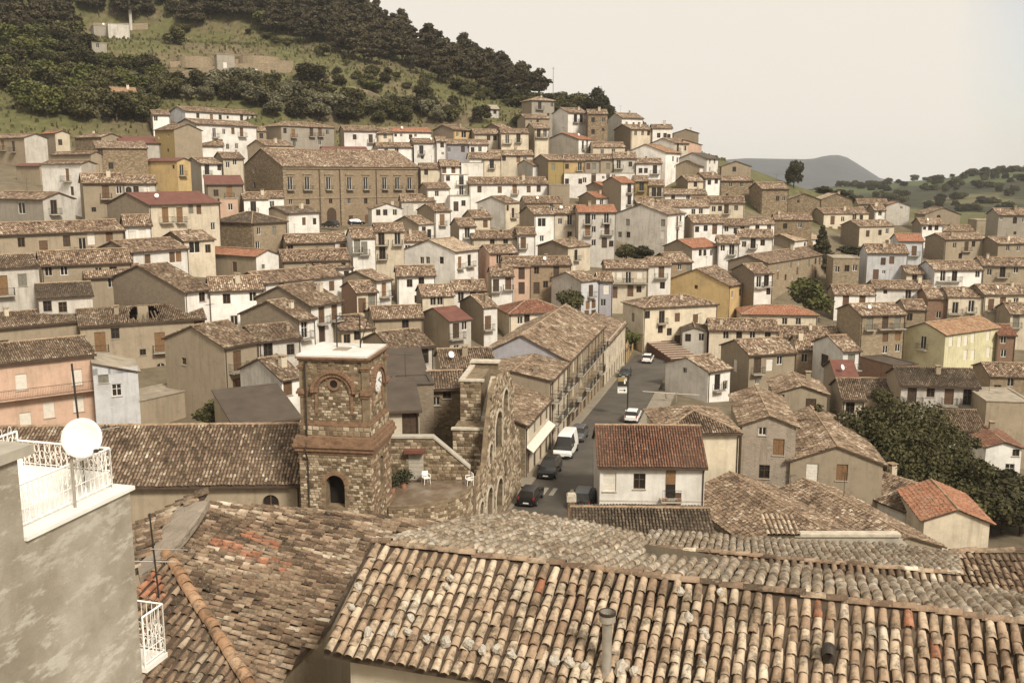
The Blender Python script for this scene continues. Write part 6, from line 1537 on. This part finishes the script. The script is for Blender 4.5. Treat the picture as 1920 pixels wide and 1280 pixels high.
walls_below(hB, [ext_ + d0 * 3.0, polyB[2] + inn], CZ - 22, 'B')
# --- roofs C and D beyond
CR0 = pt_z(1204, 1026, CZ - 10.5); CR1 = pt_z(1802, 1078, CZ - 10.5); cd = (CR1 - CR0).normalized(); cf = Vector((-cd.y, cd.x, 0))
hC = thing('tiled_house', 'house behind the long foreground roof, low tiled ridge at right', 'house', (8, 27, CZ - 20))
pcn = Plane(CR0, math.atan2(-cf.y, -cf.x), .40); pcf = Plane(CR0, math.atan2(cf.y, cf.x), .25)
cn_ = [CR0, CR1, CR1 - cf * 2.4 - Vector((0, 0, .96)), CR0 - cf * 2.4 - Vector((0, 0, .96))]
cfp = [CR0, pcf.px(1218, 1001), pcf.px(1480, 1014), pcf.px(1700, 1030), pcf.px(1800, 1042), CR1]
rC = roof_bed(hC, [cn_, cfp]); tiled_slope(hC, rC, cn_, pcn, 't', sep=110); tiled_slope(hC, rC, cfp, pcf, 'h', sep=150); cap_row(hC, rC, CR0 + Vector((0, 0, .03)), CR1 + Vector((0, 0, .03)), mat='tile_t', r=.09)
walls_below(hC, [cfp[1] - Vector((0, 0, .2)), CR0 - Vector((0, 0, .2)), cn_[3] - Vector((0, 0, .2)), cn_[2] - Vector((0, 0, .2)), CR1 - Vector((0, 0, .2)), cfp[4] - Vector((0, 0, .2)), cfp[1] - Vector((0, 0, .2))], CZ - 23, 'B')
pD = Plane(pt_z(1860, 1100, CZ - 12), math.radians(-98), .34)
hD = thing('tiled_house', 'dark-tiled foreground house cut by the right picture edge', 'house', (14, 29, CZ - 20))
dp_ = [pD.px(1782, 1036), pD.px(2060, 1036), pD.px(2060, 1135), pD.px(1775, 1128)]
rD = roof_bed(hD, [dp_]); tiled_slope(hD, rD, dp_, pD, 't', sep=150); cap_row(hD, rD, dp_[0] + Vector((0, 0, .05)), dp_[1] + Vector((0, 0, .05)), mat='tile_t', r=.11)
walls_below(hD, [q - Vector((0, 0, .2)) for q in (dp_[0], dp_[3], dp_[2], dp_[1], dp_[0])], CZ - 23, 'B')
# ------------------------------------------------------------------ plastered building at the left with its roof terrace
WP = Vector((-10.04, 24.8, 0)); wd = Vector((-.268, -.963, 0)).normalized(); wl = Vector((-.963, .268, 0)).normalized()   # along the wall towards us, and to the left
hW = thing('plastered_house', 'tall bare grey plastered house with white roof terrace at the left edge', 'house', (WP.x * .62, WP.y * .62, CZ - 18)); L = Vector(hW.location)
simple('bigplaster', 'bare_cement_plaster', (0.40, 0.36, 0.29), .95, .3, .5, bump=.4)
b = NB('bare_cement_render'); v = b.coords((1, 1, 1), shift=False); n1 = b.noise(v, .45, 6, .68); n2 = b.noise(b.coords((.9, .9, 2.6), shift=False), 1.6, 5, .7); n3 = b.noise(v, 30, 2)
n4 = b.noise(v, 0.16, 3, .5)
c = b.ramp(n1, [(.30, (.20, .170, .125)), (.5, (.33, .292, .23)), (.66, (.47, .43, .355))]); c = b.mix(b.ramp(n2, [(.52, (0,) * 3), (.62, (.75,) * 3)]), c, (.56, .53, .46)); c = b.mix(b.ramp(n4, [(.45, (0,) * 3), (.62, (.35,) * 3)]), c, (.22, .18, .12)); b.col(c); b.bump(b.math('ADD', n3, n1), .35, .02); MAT['bigplaster'] = b.m
zc = CZ - 8.1; KS = .62                                         # the whole terrace stands nearer than the hipped roof
def W(t, l, z): q = (WP + wd * t + wl * l) * KS; return Vector((q.x, q.y, CZ + (z - CZ) * KS)) - L
def Wz(z): return CZ + (z - CZ) * KS
def wbox(m, t0, t1, l0, l1, z0, z1, mi=0):
    vs = [W(t, l, z) for z in (z0, z1) for t, l in ((t0, l0), (t1, l0), (t1, l1), (t0, l1))]
    m.add(vs, [(0, 3, 2, 1), (4, 5, 6, 7), (0, 1, 5, 4), (1, 2, 6, 5), (2, 3, 7, 6), (3, 0, 4, 7)], mi)
m = MB(); wbox(m, 0, 22, 0, 8, CZ - 30, zc - .10); wbox(m, 3.74, 22, .003, 8, zc - .10, CZ - 6.25); m.obj('wall', 'bigplaster', hW)
m = MB(); wbox(m, 3.35, 22, -.12, 8, CZ - 6.25, CZ - 6.02); m.obj('roof_slab', 'concrete', hW)
m = MB(); wbox(m, -.12, 3.74, -.08, .55, zc - .10, zc); m.obj('coping', 'marble', hW)
m = MB(); wbox(m, .0, 3.74, .55, 4.2, zc - .10, zc - .02); m.obj('terrace_floor', 'white', hW)
m = MB(); wbox(m, .12, 3.7, 3.2, 3.4, zc - .02, zc + .55); wbox(m, .02, .18, .5, 3.2, zc - .02, zc + .35); m.obj('low_parapet', 'white', hW)
def ornate(parent, A, B, h=1.05, name='railing', mat='white', z0=.10):
    h *= KS; z0 *= KS
    A, B = Vector(A), Vector(B); n = max(2, int((B - A).length / .10)); d = (B - A) / n; m = MB(); up = Vector((0, 0, 1))
    for z in (z0, h): m.bar(A + up * z, B + up * z, .020 if z == h else .012, n=4)
    m.bar(A + up * .45 * KS, B + up * .45 * KS, .008, n=4)
    for i in range(n + 1):
        p_ = A + d * i; m.bar(p_ + up * (0 if i in (0, n) else z0), p_ + up * h, .018 if i in (0, n) else .007, n=4)
        if i < n:
            c = p_ + d * .5; k = 8; zc_ = (.72, .26) if i % 2 == 0 else (.60, .88)
            for zz in zc_:
                pts = [c + d * (.36 * math.cos(2 * math.pi * j / k)) + up * (zz + .12 * math.sin(2 * math.pi * j / k)) * KS for j in range(k + 1)]
                for a_, c_ in zip(pts[:-1], pts[1:]): m.bar(a_, c_, .006, n=3)
    return m.obj(name, mat, parent)
ornate(hW, W(.15, .42, zc), W(3.7, .42, zc)); ornate(hW, W(.15, .42, zc), W(.15, 3.3, zc)); ornate(hW, W(.15, 3.3, zc + .5), W(3.7, 3.3, zc + .5), h=.8)
# lower balcony on the end wall
zb_ = CZ - 13.2; m = MB(); wbox(m, -.95, -.003, -.15, 2.2, zb_ - .14, zb_); lb = m.obj('balcony', 'marble', hW)
for a_, c_ in ((W(-.02, -.1, zb_), W(-.9, -.1, zb_)), (W(-.9, -.1, zb_), W(-.9, 2.1, zb_))): ornate(lb, a_, c_, h=1.45)
# dish and mast on the terrace
p = (WP + wd * 1.75 + wl * .25) * KS; zk = Wz(zc); ds = thing('satellite_dish', 'big white satellite dish on a pole above the white railing', 'satellite dish', (p.x, p.y, zk)); top = pt(150, 862, p.y).z - zk
m = MB(); m.bar((0, 0, -.0), (0, 0, top + .2), .022, n=8); m.obj('pole', 'steel', ds)
R_ = Vector((.10, -.96, .26)).to_track_quat('Z', 'Y').to_matrix().to_4x4(); ctr = pt(153, 821, p.y) - Vector((p.x, p.y, zk)); M = Matrix.Translation(ctr) @ R_ @ Matrix.Scale(.60, 4)
m = MB(); m.lathe([(.001, -.10), (.2, -.085), (.4, -.035), (.5, .012), (.505, .0), (.4, -.05), (.2, -.10), (.001, -.115)], 32, M); m.obj('reflector', 'white', ds, smooth=True)
m = MB(); m.bar(M @ Vector((.28, -.36, -.05)), M @ Vector((.42, -.30, -.32)), .012); m.bar(M @ Vector((.36, -.33, .10)), M @ Vector((.44, -.33, .2)), .03, n=8); m.obj('feed_arm', 'iron', ds)
p = (WP + wd * .3 + wl * 1.1) * KS; am = thing('aerial_mast', 'thin dark aerial mast rising behind the satellite dish', 'antenna', (p.x, p.y, Wz(zc - .02)))
topz = pt(172, 680, p.y).z - zk; m = MB(); m.bar((0, 0, 0), (-.08, 0, topz), .017, n=5); m.obj('mast', 'iron', am)
m = MB(); m.bar((-.06, 0, .9), (.59, .06, 1.0), .009, n=4)
for k in range(8): m.bar((.0 + k * .074, -.11, .91 + k * .012), (.0 + k * .074, .12, .91 + k * .012), .005, n=3)
m.obj('aerial', 'steel', am)
p = pB.px(299, 1128); p = pB0.px(299, 1128); ta = thing('television_aerial', 'thin television aerial with crossed arms standing on the hipped roof', 'antenna', p)
tp = pt(289, 962, p.y).z - p.z; m = MB(); m.bar((0, 0, 0), (-.10, 0, tp), .022, n=5); m.obj('mast', 'iron', ta)
m = MB(); m.bar((-.62, -.2, tp * .50), (.35, .3, tp * .40), .016, n=4); m.bar((-.45, .3, tp * .42), (.3, -.2, tp * .52), .013, n=4); m.bar((-.1, -.1, tp * .62), (.6, .4, tp * .52), .012, n=4)
for k in range(5): t = k / 4; c = Vector((-.62, -.2, tp * .50)).lerp(Vector((.35, .3, tp * .40)), t); m.bar(c + Vector((-.1, .15, 0)), c + Vector((.1, -.15, 0)), .008, n=3)
m.obj('crossarms', 'steel', ta)
# ------------------------------------------------------------------ trees
def foliage(key, name, stops):
    b = NB(name); g = b.n('ShaderNodeNewGeometry'); oi = b.n('ShaderNodeObjectInfo')
    r = b.math('ADD', b.math('MULTIPLY', g.outputs['Random Per Island'], .7), b.math('MULTIPLY', oi.outputs['Random'], .3))
    b.col(b.ramp(r, stops)); b.b.inputs['Roughness'].default_value = .75; b.b.inputs['Specular IOR Level'].default_value = .15
    MAT[key] = b.m
foliage('leaf_pine', 'pine_needles', [(0, (.036, .029, .017)), (.5, (.066, .054, .030)), (1, (.115, .095, .050))])
foliage('leaf_broad', 'broad_leaves', [(0, (.042, .040, .016)), (.5, (.086, .080, .031)), (1, (.155, .140, .060))])
foliage('leaf_olive', 'olive_leaves', [(0, (.070, .066, .036)), (.5, (.135, .126, .072)), (1, (.24, .22, .135))])
foliage('leaf_dark', 'dark_leaves', [(0, (.024, .022, .010)), (.5, (.048, .043, .019)), (1, (.092, .080, .035))])
foliage('leaf_bright', 'bright_leaves', [(0, (.045, .050, .014)), (.5, (.096, .100, .030)), (1, (.17, .165, .058))])
foliage('leaf_big', 'big_tree_leaves', [(0, (.026, .024, .010)), (.35, (.052, .048, .019)), (.75, (.075, .068, .027)), (1, (.105, .094, .040))])
def leaves(lobes, n, size, rg, flat=.0):
    w = np.array([l[3] * l[4] * l[5] for l in lobes]) ** (2 / 3); idx = rg.choice(len(lobes), n, p=w / w.sum()); Lb = np.array(lobes)[idx]
    d = rg.normal(size=(n, 3)); d /= np.linalg.norm(d, axis=1)[:, None]; rad = rg.uniform(.35, 1.0, n) ** .5 * rg.uniform(.86, 1.08, n)
    P = Lb[:, :3] + d * rad[:, None] * Lb[:, 3:6]
    nrm = d * .6 + rg.normal(size=(n, 3)) * .7 + np.array([0, 0, .35]); nrm /= np.linalg.norm(nrm, axis=1)[:, None]
    t = np.cross(nrm, rg.normal(size=(n, 3))); t /= np.linalg.norm(t, axis=1)[:, None]; bt = np.cross(nrm, t)
    s = size * rg.uniform(.6, 1.35, n)[:, None]
    V = np.stack([P - t * s - bt * s * .55, P + t * s * .3 - bt * s * .75, P + t * s + bt * s * .5, P - t * s * .35 + bt * s * .75], 1)
    V += rg.normal(0, 1, V.shape) * s[:, None] * .12
    return V.reshape(-1, 3), np.arange(n * 4).reshape(n, 4)
def trunk_mesh(H, r, limbs, seed, lean=.05):
    rd = random.Random(seed); m = MB(); p = Vector((0, 0, -.6)); k = 5; dirv = Vector((rd.uniform(-lean, lean), rd.uniform(-lean, lean), 1))
    pts = [p + dirv * (H * .75 * i / k) + Vector((rd.uniform(-.1, .1), rd.uniform(-.1, .1), 0)) * (i > 0) for i in range(k + 1)]
    for i in range(k): m.bar(pts[i], pts[i + 1], r * (1 - .13 * i), n=7, r2=r * (1 - .13 * (i + 1)))
    for (x, y, z) in limbs:
        b0 = pts[rd.randint(2, 4)]; mid = b0.lerp(Vector((x, y, z)), .5) + Vector((0, 0, -.2)); m.bar(b0, mid, r * .42, n=5, r2=r * .28); m.bar(mid, (x, y, z), r * .28, n=5, r2=r * .08)
    return m.mesh('trunk', ['bark'], True)
def make_kind(kind, seed, nleaf):
    rg = np.random.default_rng(seed); H = 1.0
    if kind == 'pine':
        lobes = [(rg.uniform(-1.2, 1.2), rg.uniform(-1.2, 1.2), 4.0 + i * 1.05, 2.5 * (1 - i / 8.5) + .3, 2.5 * (1 - i / 8.5) + .3, .95) for i in range(6)] + [(rg.uniform(-1.9, 1.9), rg.uniform(-1.9, 1.9), rg.uniform(4, 8), 1.2, 1.2, .7) for _ in range(5)]
        mat, size, tr = 'leaf_pine', .30, .22
    elif kind == 'cone':
        lobes = [(rg.uniform(-.15, .15), rg.uniform(-.15, .15), 1.4 + i * .95, 2.6 * (1 - i / 9.5), 2.6 * (1 - i / 9.5), .62) for i in range(9)]; mat, size, tr = 'leaf_dark', .26, .2
    elif kind == 'olive':
        lobes = [(2.0 * math.cos(i * 1.05 + rg.uniform(-.3, .3)), 2.0 * math.sin(i * 1.05), rg.uniform(3.0, 5.4), rg.uniform(1.2, 1.8), rg.uniform(1.2, 1.8), rg.uniform(1.0, 1.5)) for i in range(7)] + [(0, 0, 5.0, 1.8, 1.8, 1.4)]; mat, size, tr = 'leaf_olive', .24, .24
    else:
        lobes = [(2.2 * math.cos(i * .9 + rg.uniform(-.3, .3)) * rg.uniform(.5, 1), 2.2 * math.sin(i * .9) * rg.uniform(.5, 1), rg.uniform(2.2, 5.6), rg.uniform(1.3, 2.1), rg.uniform(1.3, 2.1), rg.uniform(1.1, 1.8)) for i in range(8)] + [(0, 0, 5.2, 1.9, 1.9, 1.7)]
        mat, size, tr = {'broad': 'leaf_broad', 'dark': 'leaf_dark', 'bright': 'leaf_bright'}[kind], .27, .24
    V, F_ = leaves(lobes, nleaf, size, rg); me = mesh_np('crown', V, F_, [mat])
    return me, trunk_mesh(6.0 if kind not in ('pine', 'cone') else 8.5, tr, [l[:3] for l in lobes[:6]], seed), (7.0 if kind not in ('pine', 'cone') else 10.0)
TK = {k: [make_kind(k, 100 + 10 * i + j, 2600) for j in range(4)] for i, k in enumerate(('pine', 'broad', 'olive', 'dark', 'bright'))}
TK['cone'] = [make_kind('cone', 300, 3800)]
TNAME = {'pine': 'pine_tree', 'broad': 'broadleaf_tree', 'olive': 'olive_tree', 'dark': 'dark_tree', 'bright': 'leafy_tree', 'cone': 'fir_tree'}
def tree(kind, p, h, label, group=None, wide=1.0, name=None, cat='tree'):
    cr, tr, H0 = random.choice(TK[kind]); k = h / H0
    t = thing(name or TNAME[kind], label, cat, p - Vector((0, 0, .15)), random.uniform(0, 6.28), group); t.scale = (k * wide, k * wide, k)
    link('trunk', tr, t); link('crown', cr, t); return t
def tree_px(kind, u, v, hpx, label, group=None, wide=1.0, Y=None, **kw):
    p = hit_ground(u, v) if Y is None else pt(u, v, Y)
    if p is None: return
    if Y is not None: p = Vector((p.x, p.y, float(gz(p.x, p.y)))); 
    return tree(kind, p, hpx * p.y / FPX, label, group, wide, **kw)
def scatter(poly, n, kinds, hr, sep, label, group, wide=(.8, 1.25), seed=0):
    r = random.Random(seed); us = [p[0] for p in poly]; vs_ = [p[1] for p in poly]; got = []; tries = 0
    while len(got) < n and tries < n * 30:
        tries += 1; u, v = r.uniform(min(us), max(us)), r.uniform(min(vs_), max(vs_))
        if not in_poly(np.array([u]), np.array([v]), poly)[0]: continue
        p = hit_ground(u, v, 200)
        if p is None or any((p.x - q.x) ** 2 + (p.y - q.y) ** 2 < sep * sep for q in got): continue
        got.append(p); k = r.choice(kinds); tree(k, p, r.uniform(*hr), label[k] if isinstance(label, dict) else label, group, r.uniform(*wide))
scatter([(-60, -40), (-60, 95), (60, 88), (120, 66), (180, 44), (290, 46), (340, 58), (480, 62), (560, 88), (640, 112), (760, 138), (860, 168), (960, 192), (1015, 196), (1022, 184), (960, 150), (870, 108), (780, 74), (700, 38), (610, 0), (560, -40)], 250, ['pine'], (8.5, 13), 3.6, 'dark pine crowded in the wood on the hilltop', 'pines of the hilltop wood', (.9, 1.4), 1)
scatter([(0, 95), (110, 75), (190, 110), (300, 150), (310, 205), (270, 240), (150, 238), (60, 225), (50, 190), (0, 185)], 62, ['broad', 'dark', 'broad', 'bright'], (4.5, 8.5), 4.0, {'broad': 'olive-green tree in the thicket on the left hillside', 'dark': 'dark tree in the thicket on the left hillside', 'bright': 'fresh green tree in the thicket on the left hillside'}, 'thicket on the left hillside', (.9, 1.5), 2)
scatter([(300, 175), (480, 165), (520, 180), (640, 190), (700, 215), (700, 240), (640, 236), (500, 225), (480, 200), (330, 196)], 42, ['olive', 'broad', 'dark', 'olive'], (5, 8), 4.0, {'olive': 'silvery olive tree above the palazzo', 'broad': 'green tree between the olives above the palazzo', 'dark': 'dark tree between the olives above the palazzo'}, 'trees along the upper edge of the town', (.9, 1.4), 3)
scatter([(700, 205), (790, 190), (830, 215), (860, 232), (800, 236), (710, 238)], 16, ['olive', 'broad', 'dark'], (3.5, 6.5), 3.5, {'olive': 'silvery olive tree behind the red roof', 'broad': 'green tree behind the red roof', 'dark': 'dark tree behind the red roof'}, 'trees behind the bright red roof', (.9, 1.4), 4)
scatter([(820, 165), (1000, 190), (1120, 200), (1150, 212), (1080, 214), (985, 205), (930, 196), (880, 185)], 34, ['broad', 'broad', 'dark'], (2.5, 5), 3.2, {'broad': 'low green tree on the slope under the wood edge', 'dark': 'low dark tree on the slope under the wood edge'}, 'scrub trees at the foot of the wood', (1.1, 1.8), 5)
scatter([(310, 62), (480, 66), (560, 92), (600, 120), (560, 160), (700, 165), (830, 178), (780, 150), (650, 115), (560, 90)], 24, ['broad', 'dark'], (2, 4.5), 4, {'broad': 'scattered green bush on the meadow slope', 'dark': 'scattered dark bush on the meadow slope'}, 'bushes dotted over the hill meadow', (1.1, 1.8), 6)
for kind, u, v, h, wide, lab in (('broad', 330, 86, 36, 1.2, 'round lone tree on the stony hill slope'), ('dark', 108, 72, 22, 1.1, 'small tree at the left end of the wood edge'), ('bright', 500, 62, 40, 1.2, 'lighter green tree at the wood edge above the hut'), ('dark', 520, 178, 38, .5, 'slim dark cypress-like tree above the white houses'), ('dark', 583, 172, 52, 1.3, 'big round dark tree above the olives'),
    ('dark', 795, 196, 34, 1.3, 'round dark tree in the middle of the meadow'), ('dark', 850, 205, 26, .9, 'small dark tree beside the meadow path'), ('dark', 903, 232, 34, 1.2, 'round bush beside the tiny pale shed'), ('broad', 974, 236, 22, 1.5, 'round green bush before the tower-like house'), ('bright', 700, 176, 24, 1.6, 'low bush on the bright meadow'),
    ('dark', 1122, 212, 48, .9, 'tall dark tree on the skyline right of the tower-like house'), ('broad', 1085, 206, 32, 1.3, 'green tree on the skyline behind the twin balconies'), ('dark', 1142, 222, 24, 1.0, 'small dark skyline tree beside the three-windowed house'), ('pine', 1012, 190, 58, 1.2, 'tall dark pine ending the wood against the sky')):
    tree_px(kind, u, v, h, lab, None, wide)
tree_px('dark', 1487, 364, 52, 'dark cypress standing alone on the right skyline', wide=.72, Y=325, name='cypress_tree')
tree_px('cone', 1541, 470, 92, 'dark fir with jagged branches between the right-hand houses', wide=1.1, Y=226)
for u, v, h, w_, lab in ((1545, 362, 18, 2.0, 'left dark bush of the clump right of the cypress'), (1575, 364, 20, 2.0, 'middle dark bush of the clump right of the cypress'), (1600, 368, 16, 1.8, 'right dark bush of the clump right of the cypress')): tree_px('dark', u, v, h, lab, None, w_, Y=335, name='bush', cat='bush')
def at_y(kind, u, v, h, Y, lab, wide=1.0, **kw):
    p = pt(u, v, Y); return tree(kind, p, h, lab, None, wide, **kw)
at_y('bright', 1518, 592, 7.6, 193, 'big round green tree below the convent', 1.28)
at_y('broad', 1175, 492, 4.2, 207, 'left bush of the pair below the loggia house', 1.4, name='bush', cat='bush'); at_y('dark', 1205, 490, 3.6, 207, 'right bush of the pair below the loggia house', 1.5, name='bush', cat='bush')
at_y('broad', 1070, 603, 6.5, 181, 'green tree left of the pale blue house', .8); at_y('broad', 1160, 640, 3.2, 174, 'shrub at the top of the brick steps', 1.5, name='bush', cat='bush'); at_y('bright', 1182, 652, 3.0, 170, 'leafy shrub at the foot of the brick steps', 1.5, name='bush', cat='bush')
at_y('bright', 1222, 642, 2.6, 176, 'shrub against the cream manor', 1.3, name='bush', cat='bush')
at_y('broad', 430, 800, 3.4, 98, 'ivy-like shrub behind the church roof', 1.6, name='bush', cat='bush'); at_y('broad', 395, 802, 2.6, 97, 'smaller shrub left of the ivy-like one', 1.5, name='bush', cat='bush'); at_y('bright', 460, 790, 2.6, 99, 'shrub beside the little white gable', 1.3, name='bush', cat='bush')
at_y('dark', 1590, 480, 2.6, 226, 'hedge shrub right of the fir', 2.2, name='bush', cat='bush'); at_y('broad', 1610, 478, 2.2, 226, 'low shrub on the terraced annex', 2.0, name='bush', cat='bush')
# the big dark tree at the right
bt = thing('big_tree', 'huge dark spreading tree between the houses at right', 'tree', Vector((pt(1735, 930, 100).x, 100, float(gz(pt(1735, 930, 100).x, 100)) - .3))); L = Vector(bt.location); rg = np.random.default_rng(77)
lob = []
for u, v, r, Y in ((1630, 795, 40, 101), (1680, 785, 45, 103), (1735, 800, 55, 103), (1650, 840, 50, 98), (1710, 850, 70, 99), (1775, 840, 50, 102), (1790, 890, 60, 99), (1730, 910, 60, 97), (1820, 930, 45, 98), (1680, 880, 50, 96), (1760, 940, 50, 96), (1835, 890, 30, 101), (1600, 800, 22, 100), (1845, 950, 35, 97)):
    p = pt(u, v, Y) - L; q = r * Y / FPX; lob.append((p.x, p.y, p.z, q, q * 1.1, q * .92))
V, F_ = leaves(lob + [(l[0] + rg.normal(0, 1.5), l[1] + rg.normal(0, 1.2), l[2] + rg.normal(.6, 1.0), l[3] * .45, l[4] * .45, l[5] * .4) for l in lob for _ in range(3)], 42000, .15, rg); link('crown', mesh_np('crown', V, F_, ['leaf_big']), bt); link('trunk', trunk_mesh(9, .55, [l[:3] for l in lob[:9]], 5), bt)
for u, v, h, Y, w_, k, lab in ((1880, 990, 4.5, 92, 1.4, 'dark', 'dark undergrowth right of the red annex'), (1915, 1000, 5, 94, 1.4, 'broad', 'green undergrowth at the right picture edge'), (1870, 960, 5.0, 100, 1.3, 'dark', 'undergrowth below the big tree'), (1905, 960, 4.2, 104, 1.3, 'bright', 'paler shrub under the small white gable'), (1935, 985, 5, 96, 1.5, 'dark', 'undergrowth cut by the right picture edge'), (1845, 985, 3.6, 92, 1.4, 'broad', 'low shrub touching the red annex')):
    at_y(k, u, v, h, Y, lab, w_, name='bush', cat='bush')
# trees dotted over the far field hill
r = random.Random(9)
for i in range(330):
    j = r.randrange(4, 19); col = r.randrange(40, 118); p = Vector(FH[j * 150 + col]); u, v = proj(p)
    if 1560 < u < 1960: tree(r.choice(['dark', 'broad', 'dark']), p - Vector((0, 0, 1.2)), r.uniform(4.5, 8), 'distant dark tree dotted on the green field hill', 'trees dotted over the far field hill', r.uniform(1.0, 1.7))
# ------------------------------------------------------------------ masts and walls on the hill
p = hit_ground(246, 57); ms_ = thing('hill_mast', 'tall pale mast rising above the wood at upper left', 'mast', p); m = MB(); m.bar((0, 0, -.5), (0, 0, 16), .62, n=12, r2=.5); m.bar((0, 0, 16), (0, 0, 27), .42, n=12, r2=.35); m.obj('shaft', 'L', ms_); m = MB(); m.bar((0, 0, 15.8), (0, 0, 16.2), .72, n=12); m.obj('collar', 'steel', ms_)
for u, v, h, lab in ((5, 62, 8.5, 'left one of two thin poles at the upper left corner'), (17, 60, 9.5, 'right one of two thin poles at the upper left corner'), (1037, 200, 13, 'thin tall pole against the sky beyond the wood')):
    p = hit_ground(u, v)
    if p is None: p = pt(u, v, 360)
    t = thing('utility_pole', lab, 'pole', p); m = MB(); m.bar((0, 0, -.5), (0, 0, h), .14, n=6, r2=.10); m.obj('pole', 'steel', t); m = MB(); m.bar((-.6, 0, h - .5), (.6, 0, h - .5), .06, n=4); m.obj('crossarm', 'steel', t)
def hill_wall(pts, h, lab):
    P = [hit_ground(u, v) for u, v in pts]; P = [p for p in P if p is not None]; t = thing('stone_wall', lab, 'wall', P[0]); L = Vector(P[0]); m = MB()
    for a, c in zip(P[:-1], P[1:]):
        d = (c - a); nn = Vector((-d.y, d.x, 0)).normalized() * .3; lo = Vector((0, 0, -1.5)); up = Vector((0, 0, h)); q = [a - nn, c - nn, c + nn, a + nn]
        m.add([p + lo - L for p in q] + [p + up - L for p in q], [(4, 5, 6, 7), (0, 1, 5, 4), (2, 3, 7, 6), (0, 3, 7, 4), (1, 2, 6, 5)])
    m.obj('masonry', 'T', t)
hill_wall([(318, 162), (360, 150), (400, 143), (440, 138), (500, 138), (548, 136)], 3.0, 'long grey retaining wall below the hill hut')
hill_wall([(318, 128), (345, 126), (400, 128)], 1.6, 'short wall left of the hill hut'); hill_wall([(442, 126), (500, 127), (550, 128)], 2.2, 'short wall right of the hill hut')
hill_wall([(650, 168), (690, 178), (720, 192), (760, 196)], 1.2, 'low field wall on the meadow'); hill_wall([(175, 57), (215, 57), (278, 57)], 1.8, 'boundary wall at the foot of the tall mast')
for u, v, r_, lab in ((366, 122, 5.5, 'left round grassed water tank on the hill'), (485, 122, 7, 'right round grassed water tank on the hill')):
    p = hit_ground(u, v); t = thing('water_tank', lab, 'water tank', p); m = MB(); m.lathe([(r_, -1.5), (r_, 2.1), (r_ * .93, 2.1)], 24); m.obj('stone_ring', 'T', t); m = MB(); m.lathe([(r_ * .93, 2.05), (r_ * .6, 2.5), (.01, 2.8)], 24); m.obj('earth_mound', 'ground', t)
p = hit_ground(473, 137); t = vehicle(0, 0, 1, 'hatch', 'white', 'white car parked at the retaining wall on the hill', pos=p + Vector((0, 0, .1))); t.rotation_euler = (0, 0, .1)
# wiry grass and low scrub over the hillside, nobody could count it
rg = np.random.default_rng(5); n = 26000; gx = rg.uniform(-230, 130, n); gy = rg.uniform(228, 440, n); zz = gz(gx, gy); k = (zz > 34 + 0 * gx) & (np.abs(gx) < gy * .62)
gx, gy, zz = gx[k], gy[k], zz[k]; lobs = np.stack([gx, gy, zz + .15], 1); n = len(gx)
d = rg.normal(size=(n, 3)); d[:, 2] = np.abs(d[:, 2]) * .3; t = np.cross(d, np.array([0, 0, 1.0])); t /= np.linalg.norm(t, axis=1)[:, None]; s_ = rg.uniform(.2, .75, n)[:, None]; up = np.array([0, 0, 1.0]) * s_ * 1.1
V = np.stack([lobs - t * s_ * .8 - np.array([0, 0, .3]), lobs + t * s_ * .8 - np.array([0, 0, .3]), lobs + t * s_ * .5 + up + d * .1, lobs - t * s_ * .5 + up + d * .1], 1).reshape(-1, 3)
foliage('scrub', 'scrub_grass', [(0, (.045, .042, .016)), (.5, (.085, .078, .032)), (1, (.17, .14, .075))])
link('hillside_scrub', mesh_np('hillside_scrub', V, np.arange(n * 4).reshape(n, 4), ['scrub']), kind='stuff', label='wiry grass and low scrub covering the hillside', cat='scrub')

# ------------------------------------------------------------------ air
hz = bpy.data.materials.new('haze_air'); hz.use_nodes = True; t_ = hz.node_tree; t_.nodes.clear(); o_ = t_.nodes.new('ShaderNodeOutputMaterial'); pv = t_.nodes.new('ShaderNodeVolumePrincipled')
pv.inputs['Color'].default_value = (.93, .95, .99, 1); pv.inputs['Density'].default_value = 0.00011; pv.inputs['Anisotropy'].default_value = 0.2; t_.links.new(pv.outputs[0], o_.inputs['Volume'])
MAT['haze'] = hz; m = MB(); m.box(-7600, 7600, -1560, 6480, CZ - 95, CZ + 150); hzo = m.obj('haze', 'haze', kind='stuff', label='thin pale haze in the air over the valley', cat='haze')
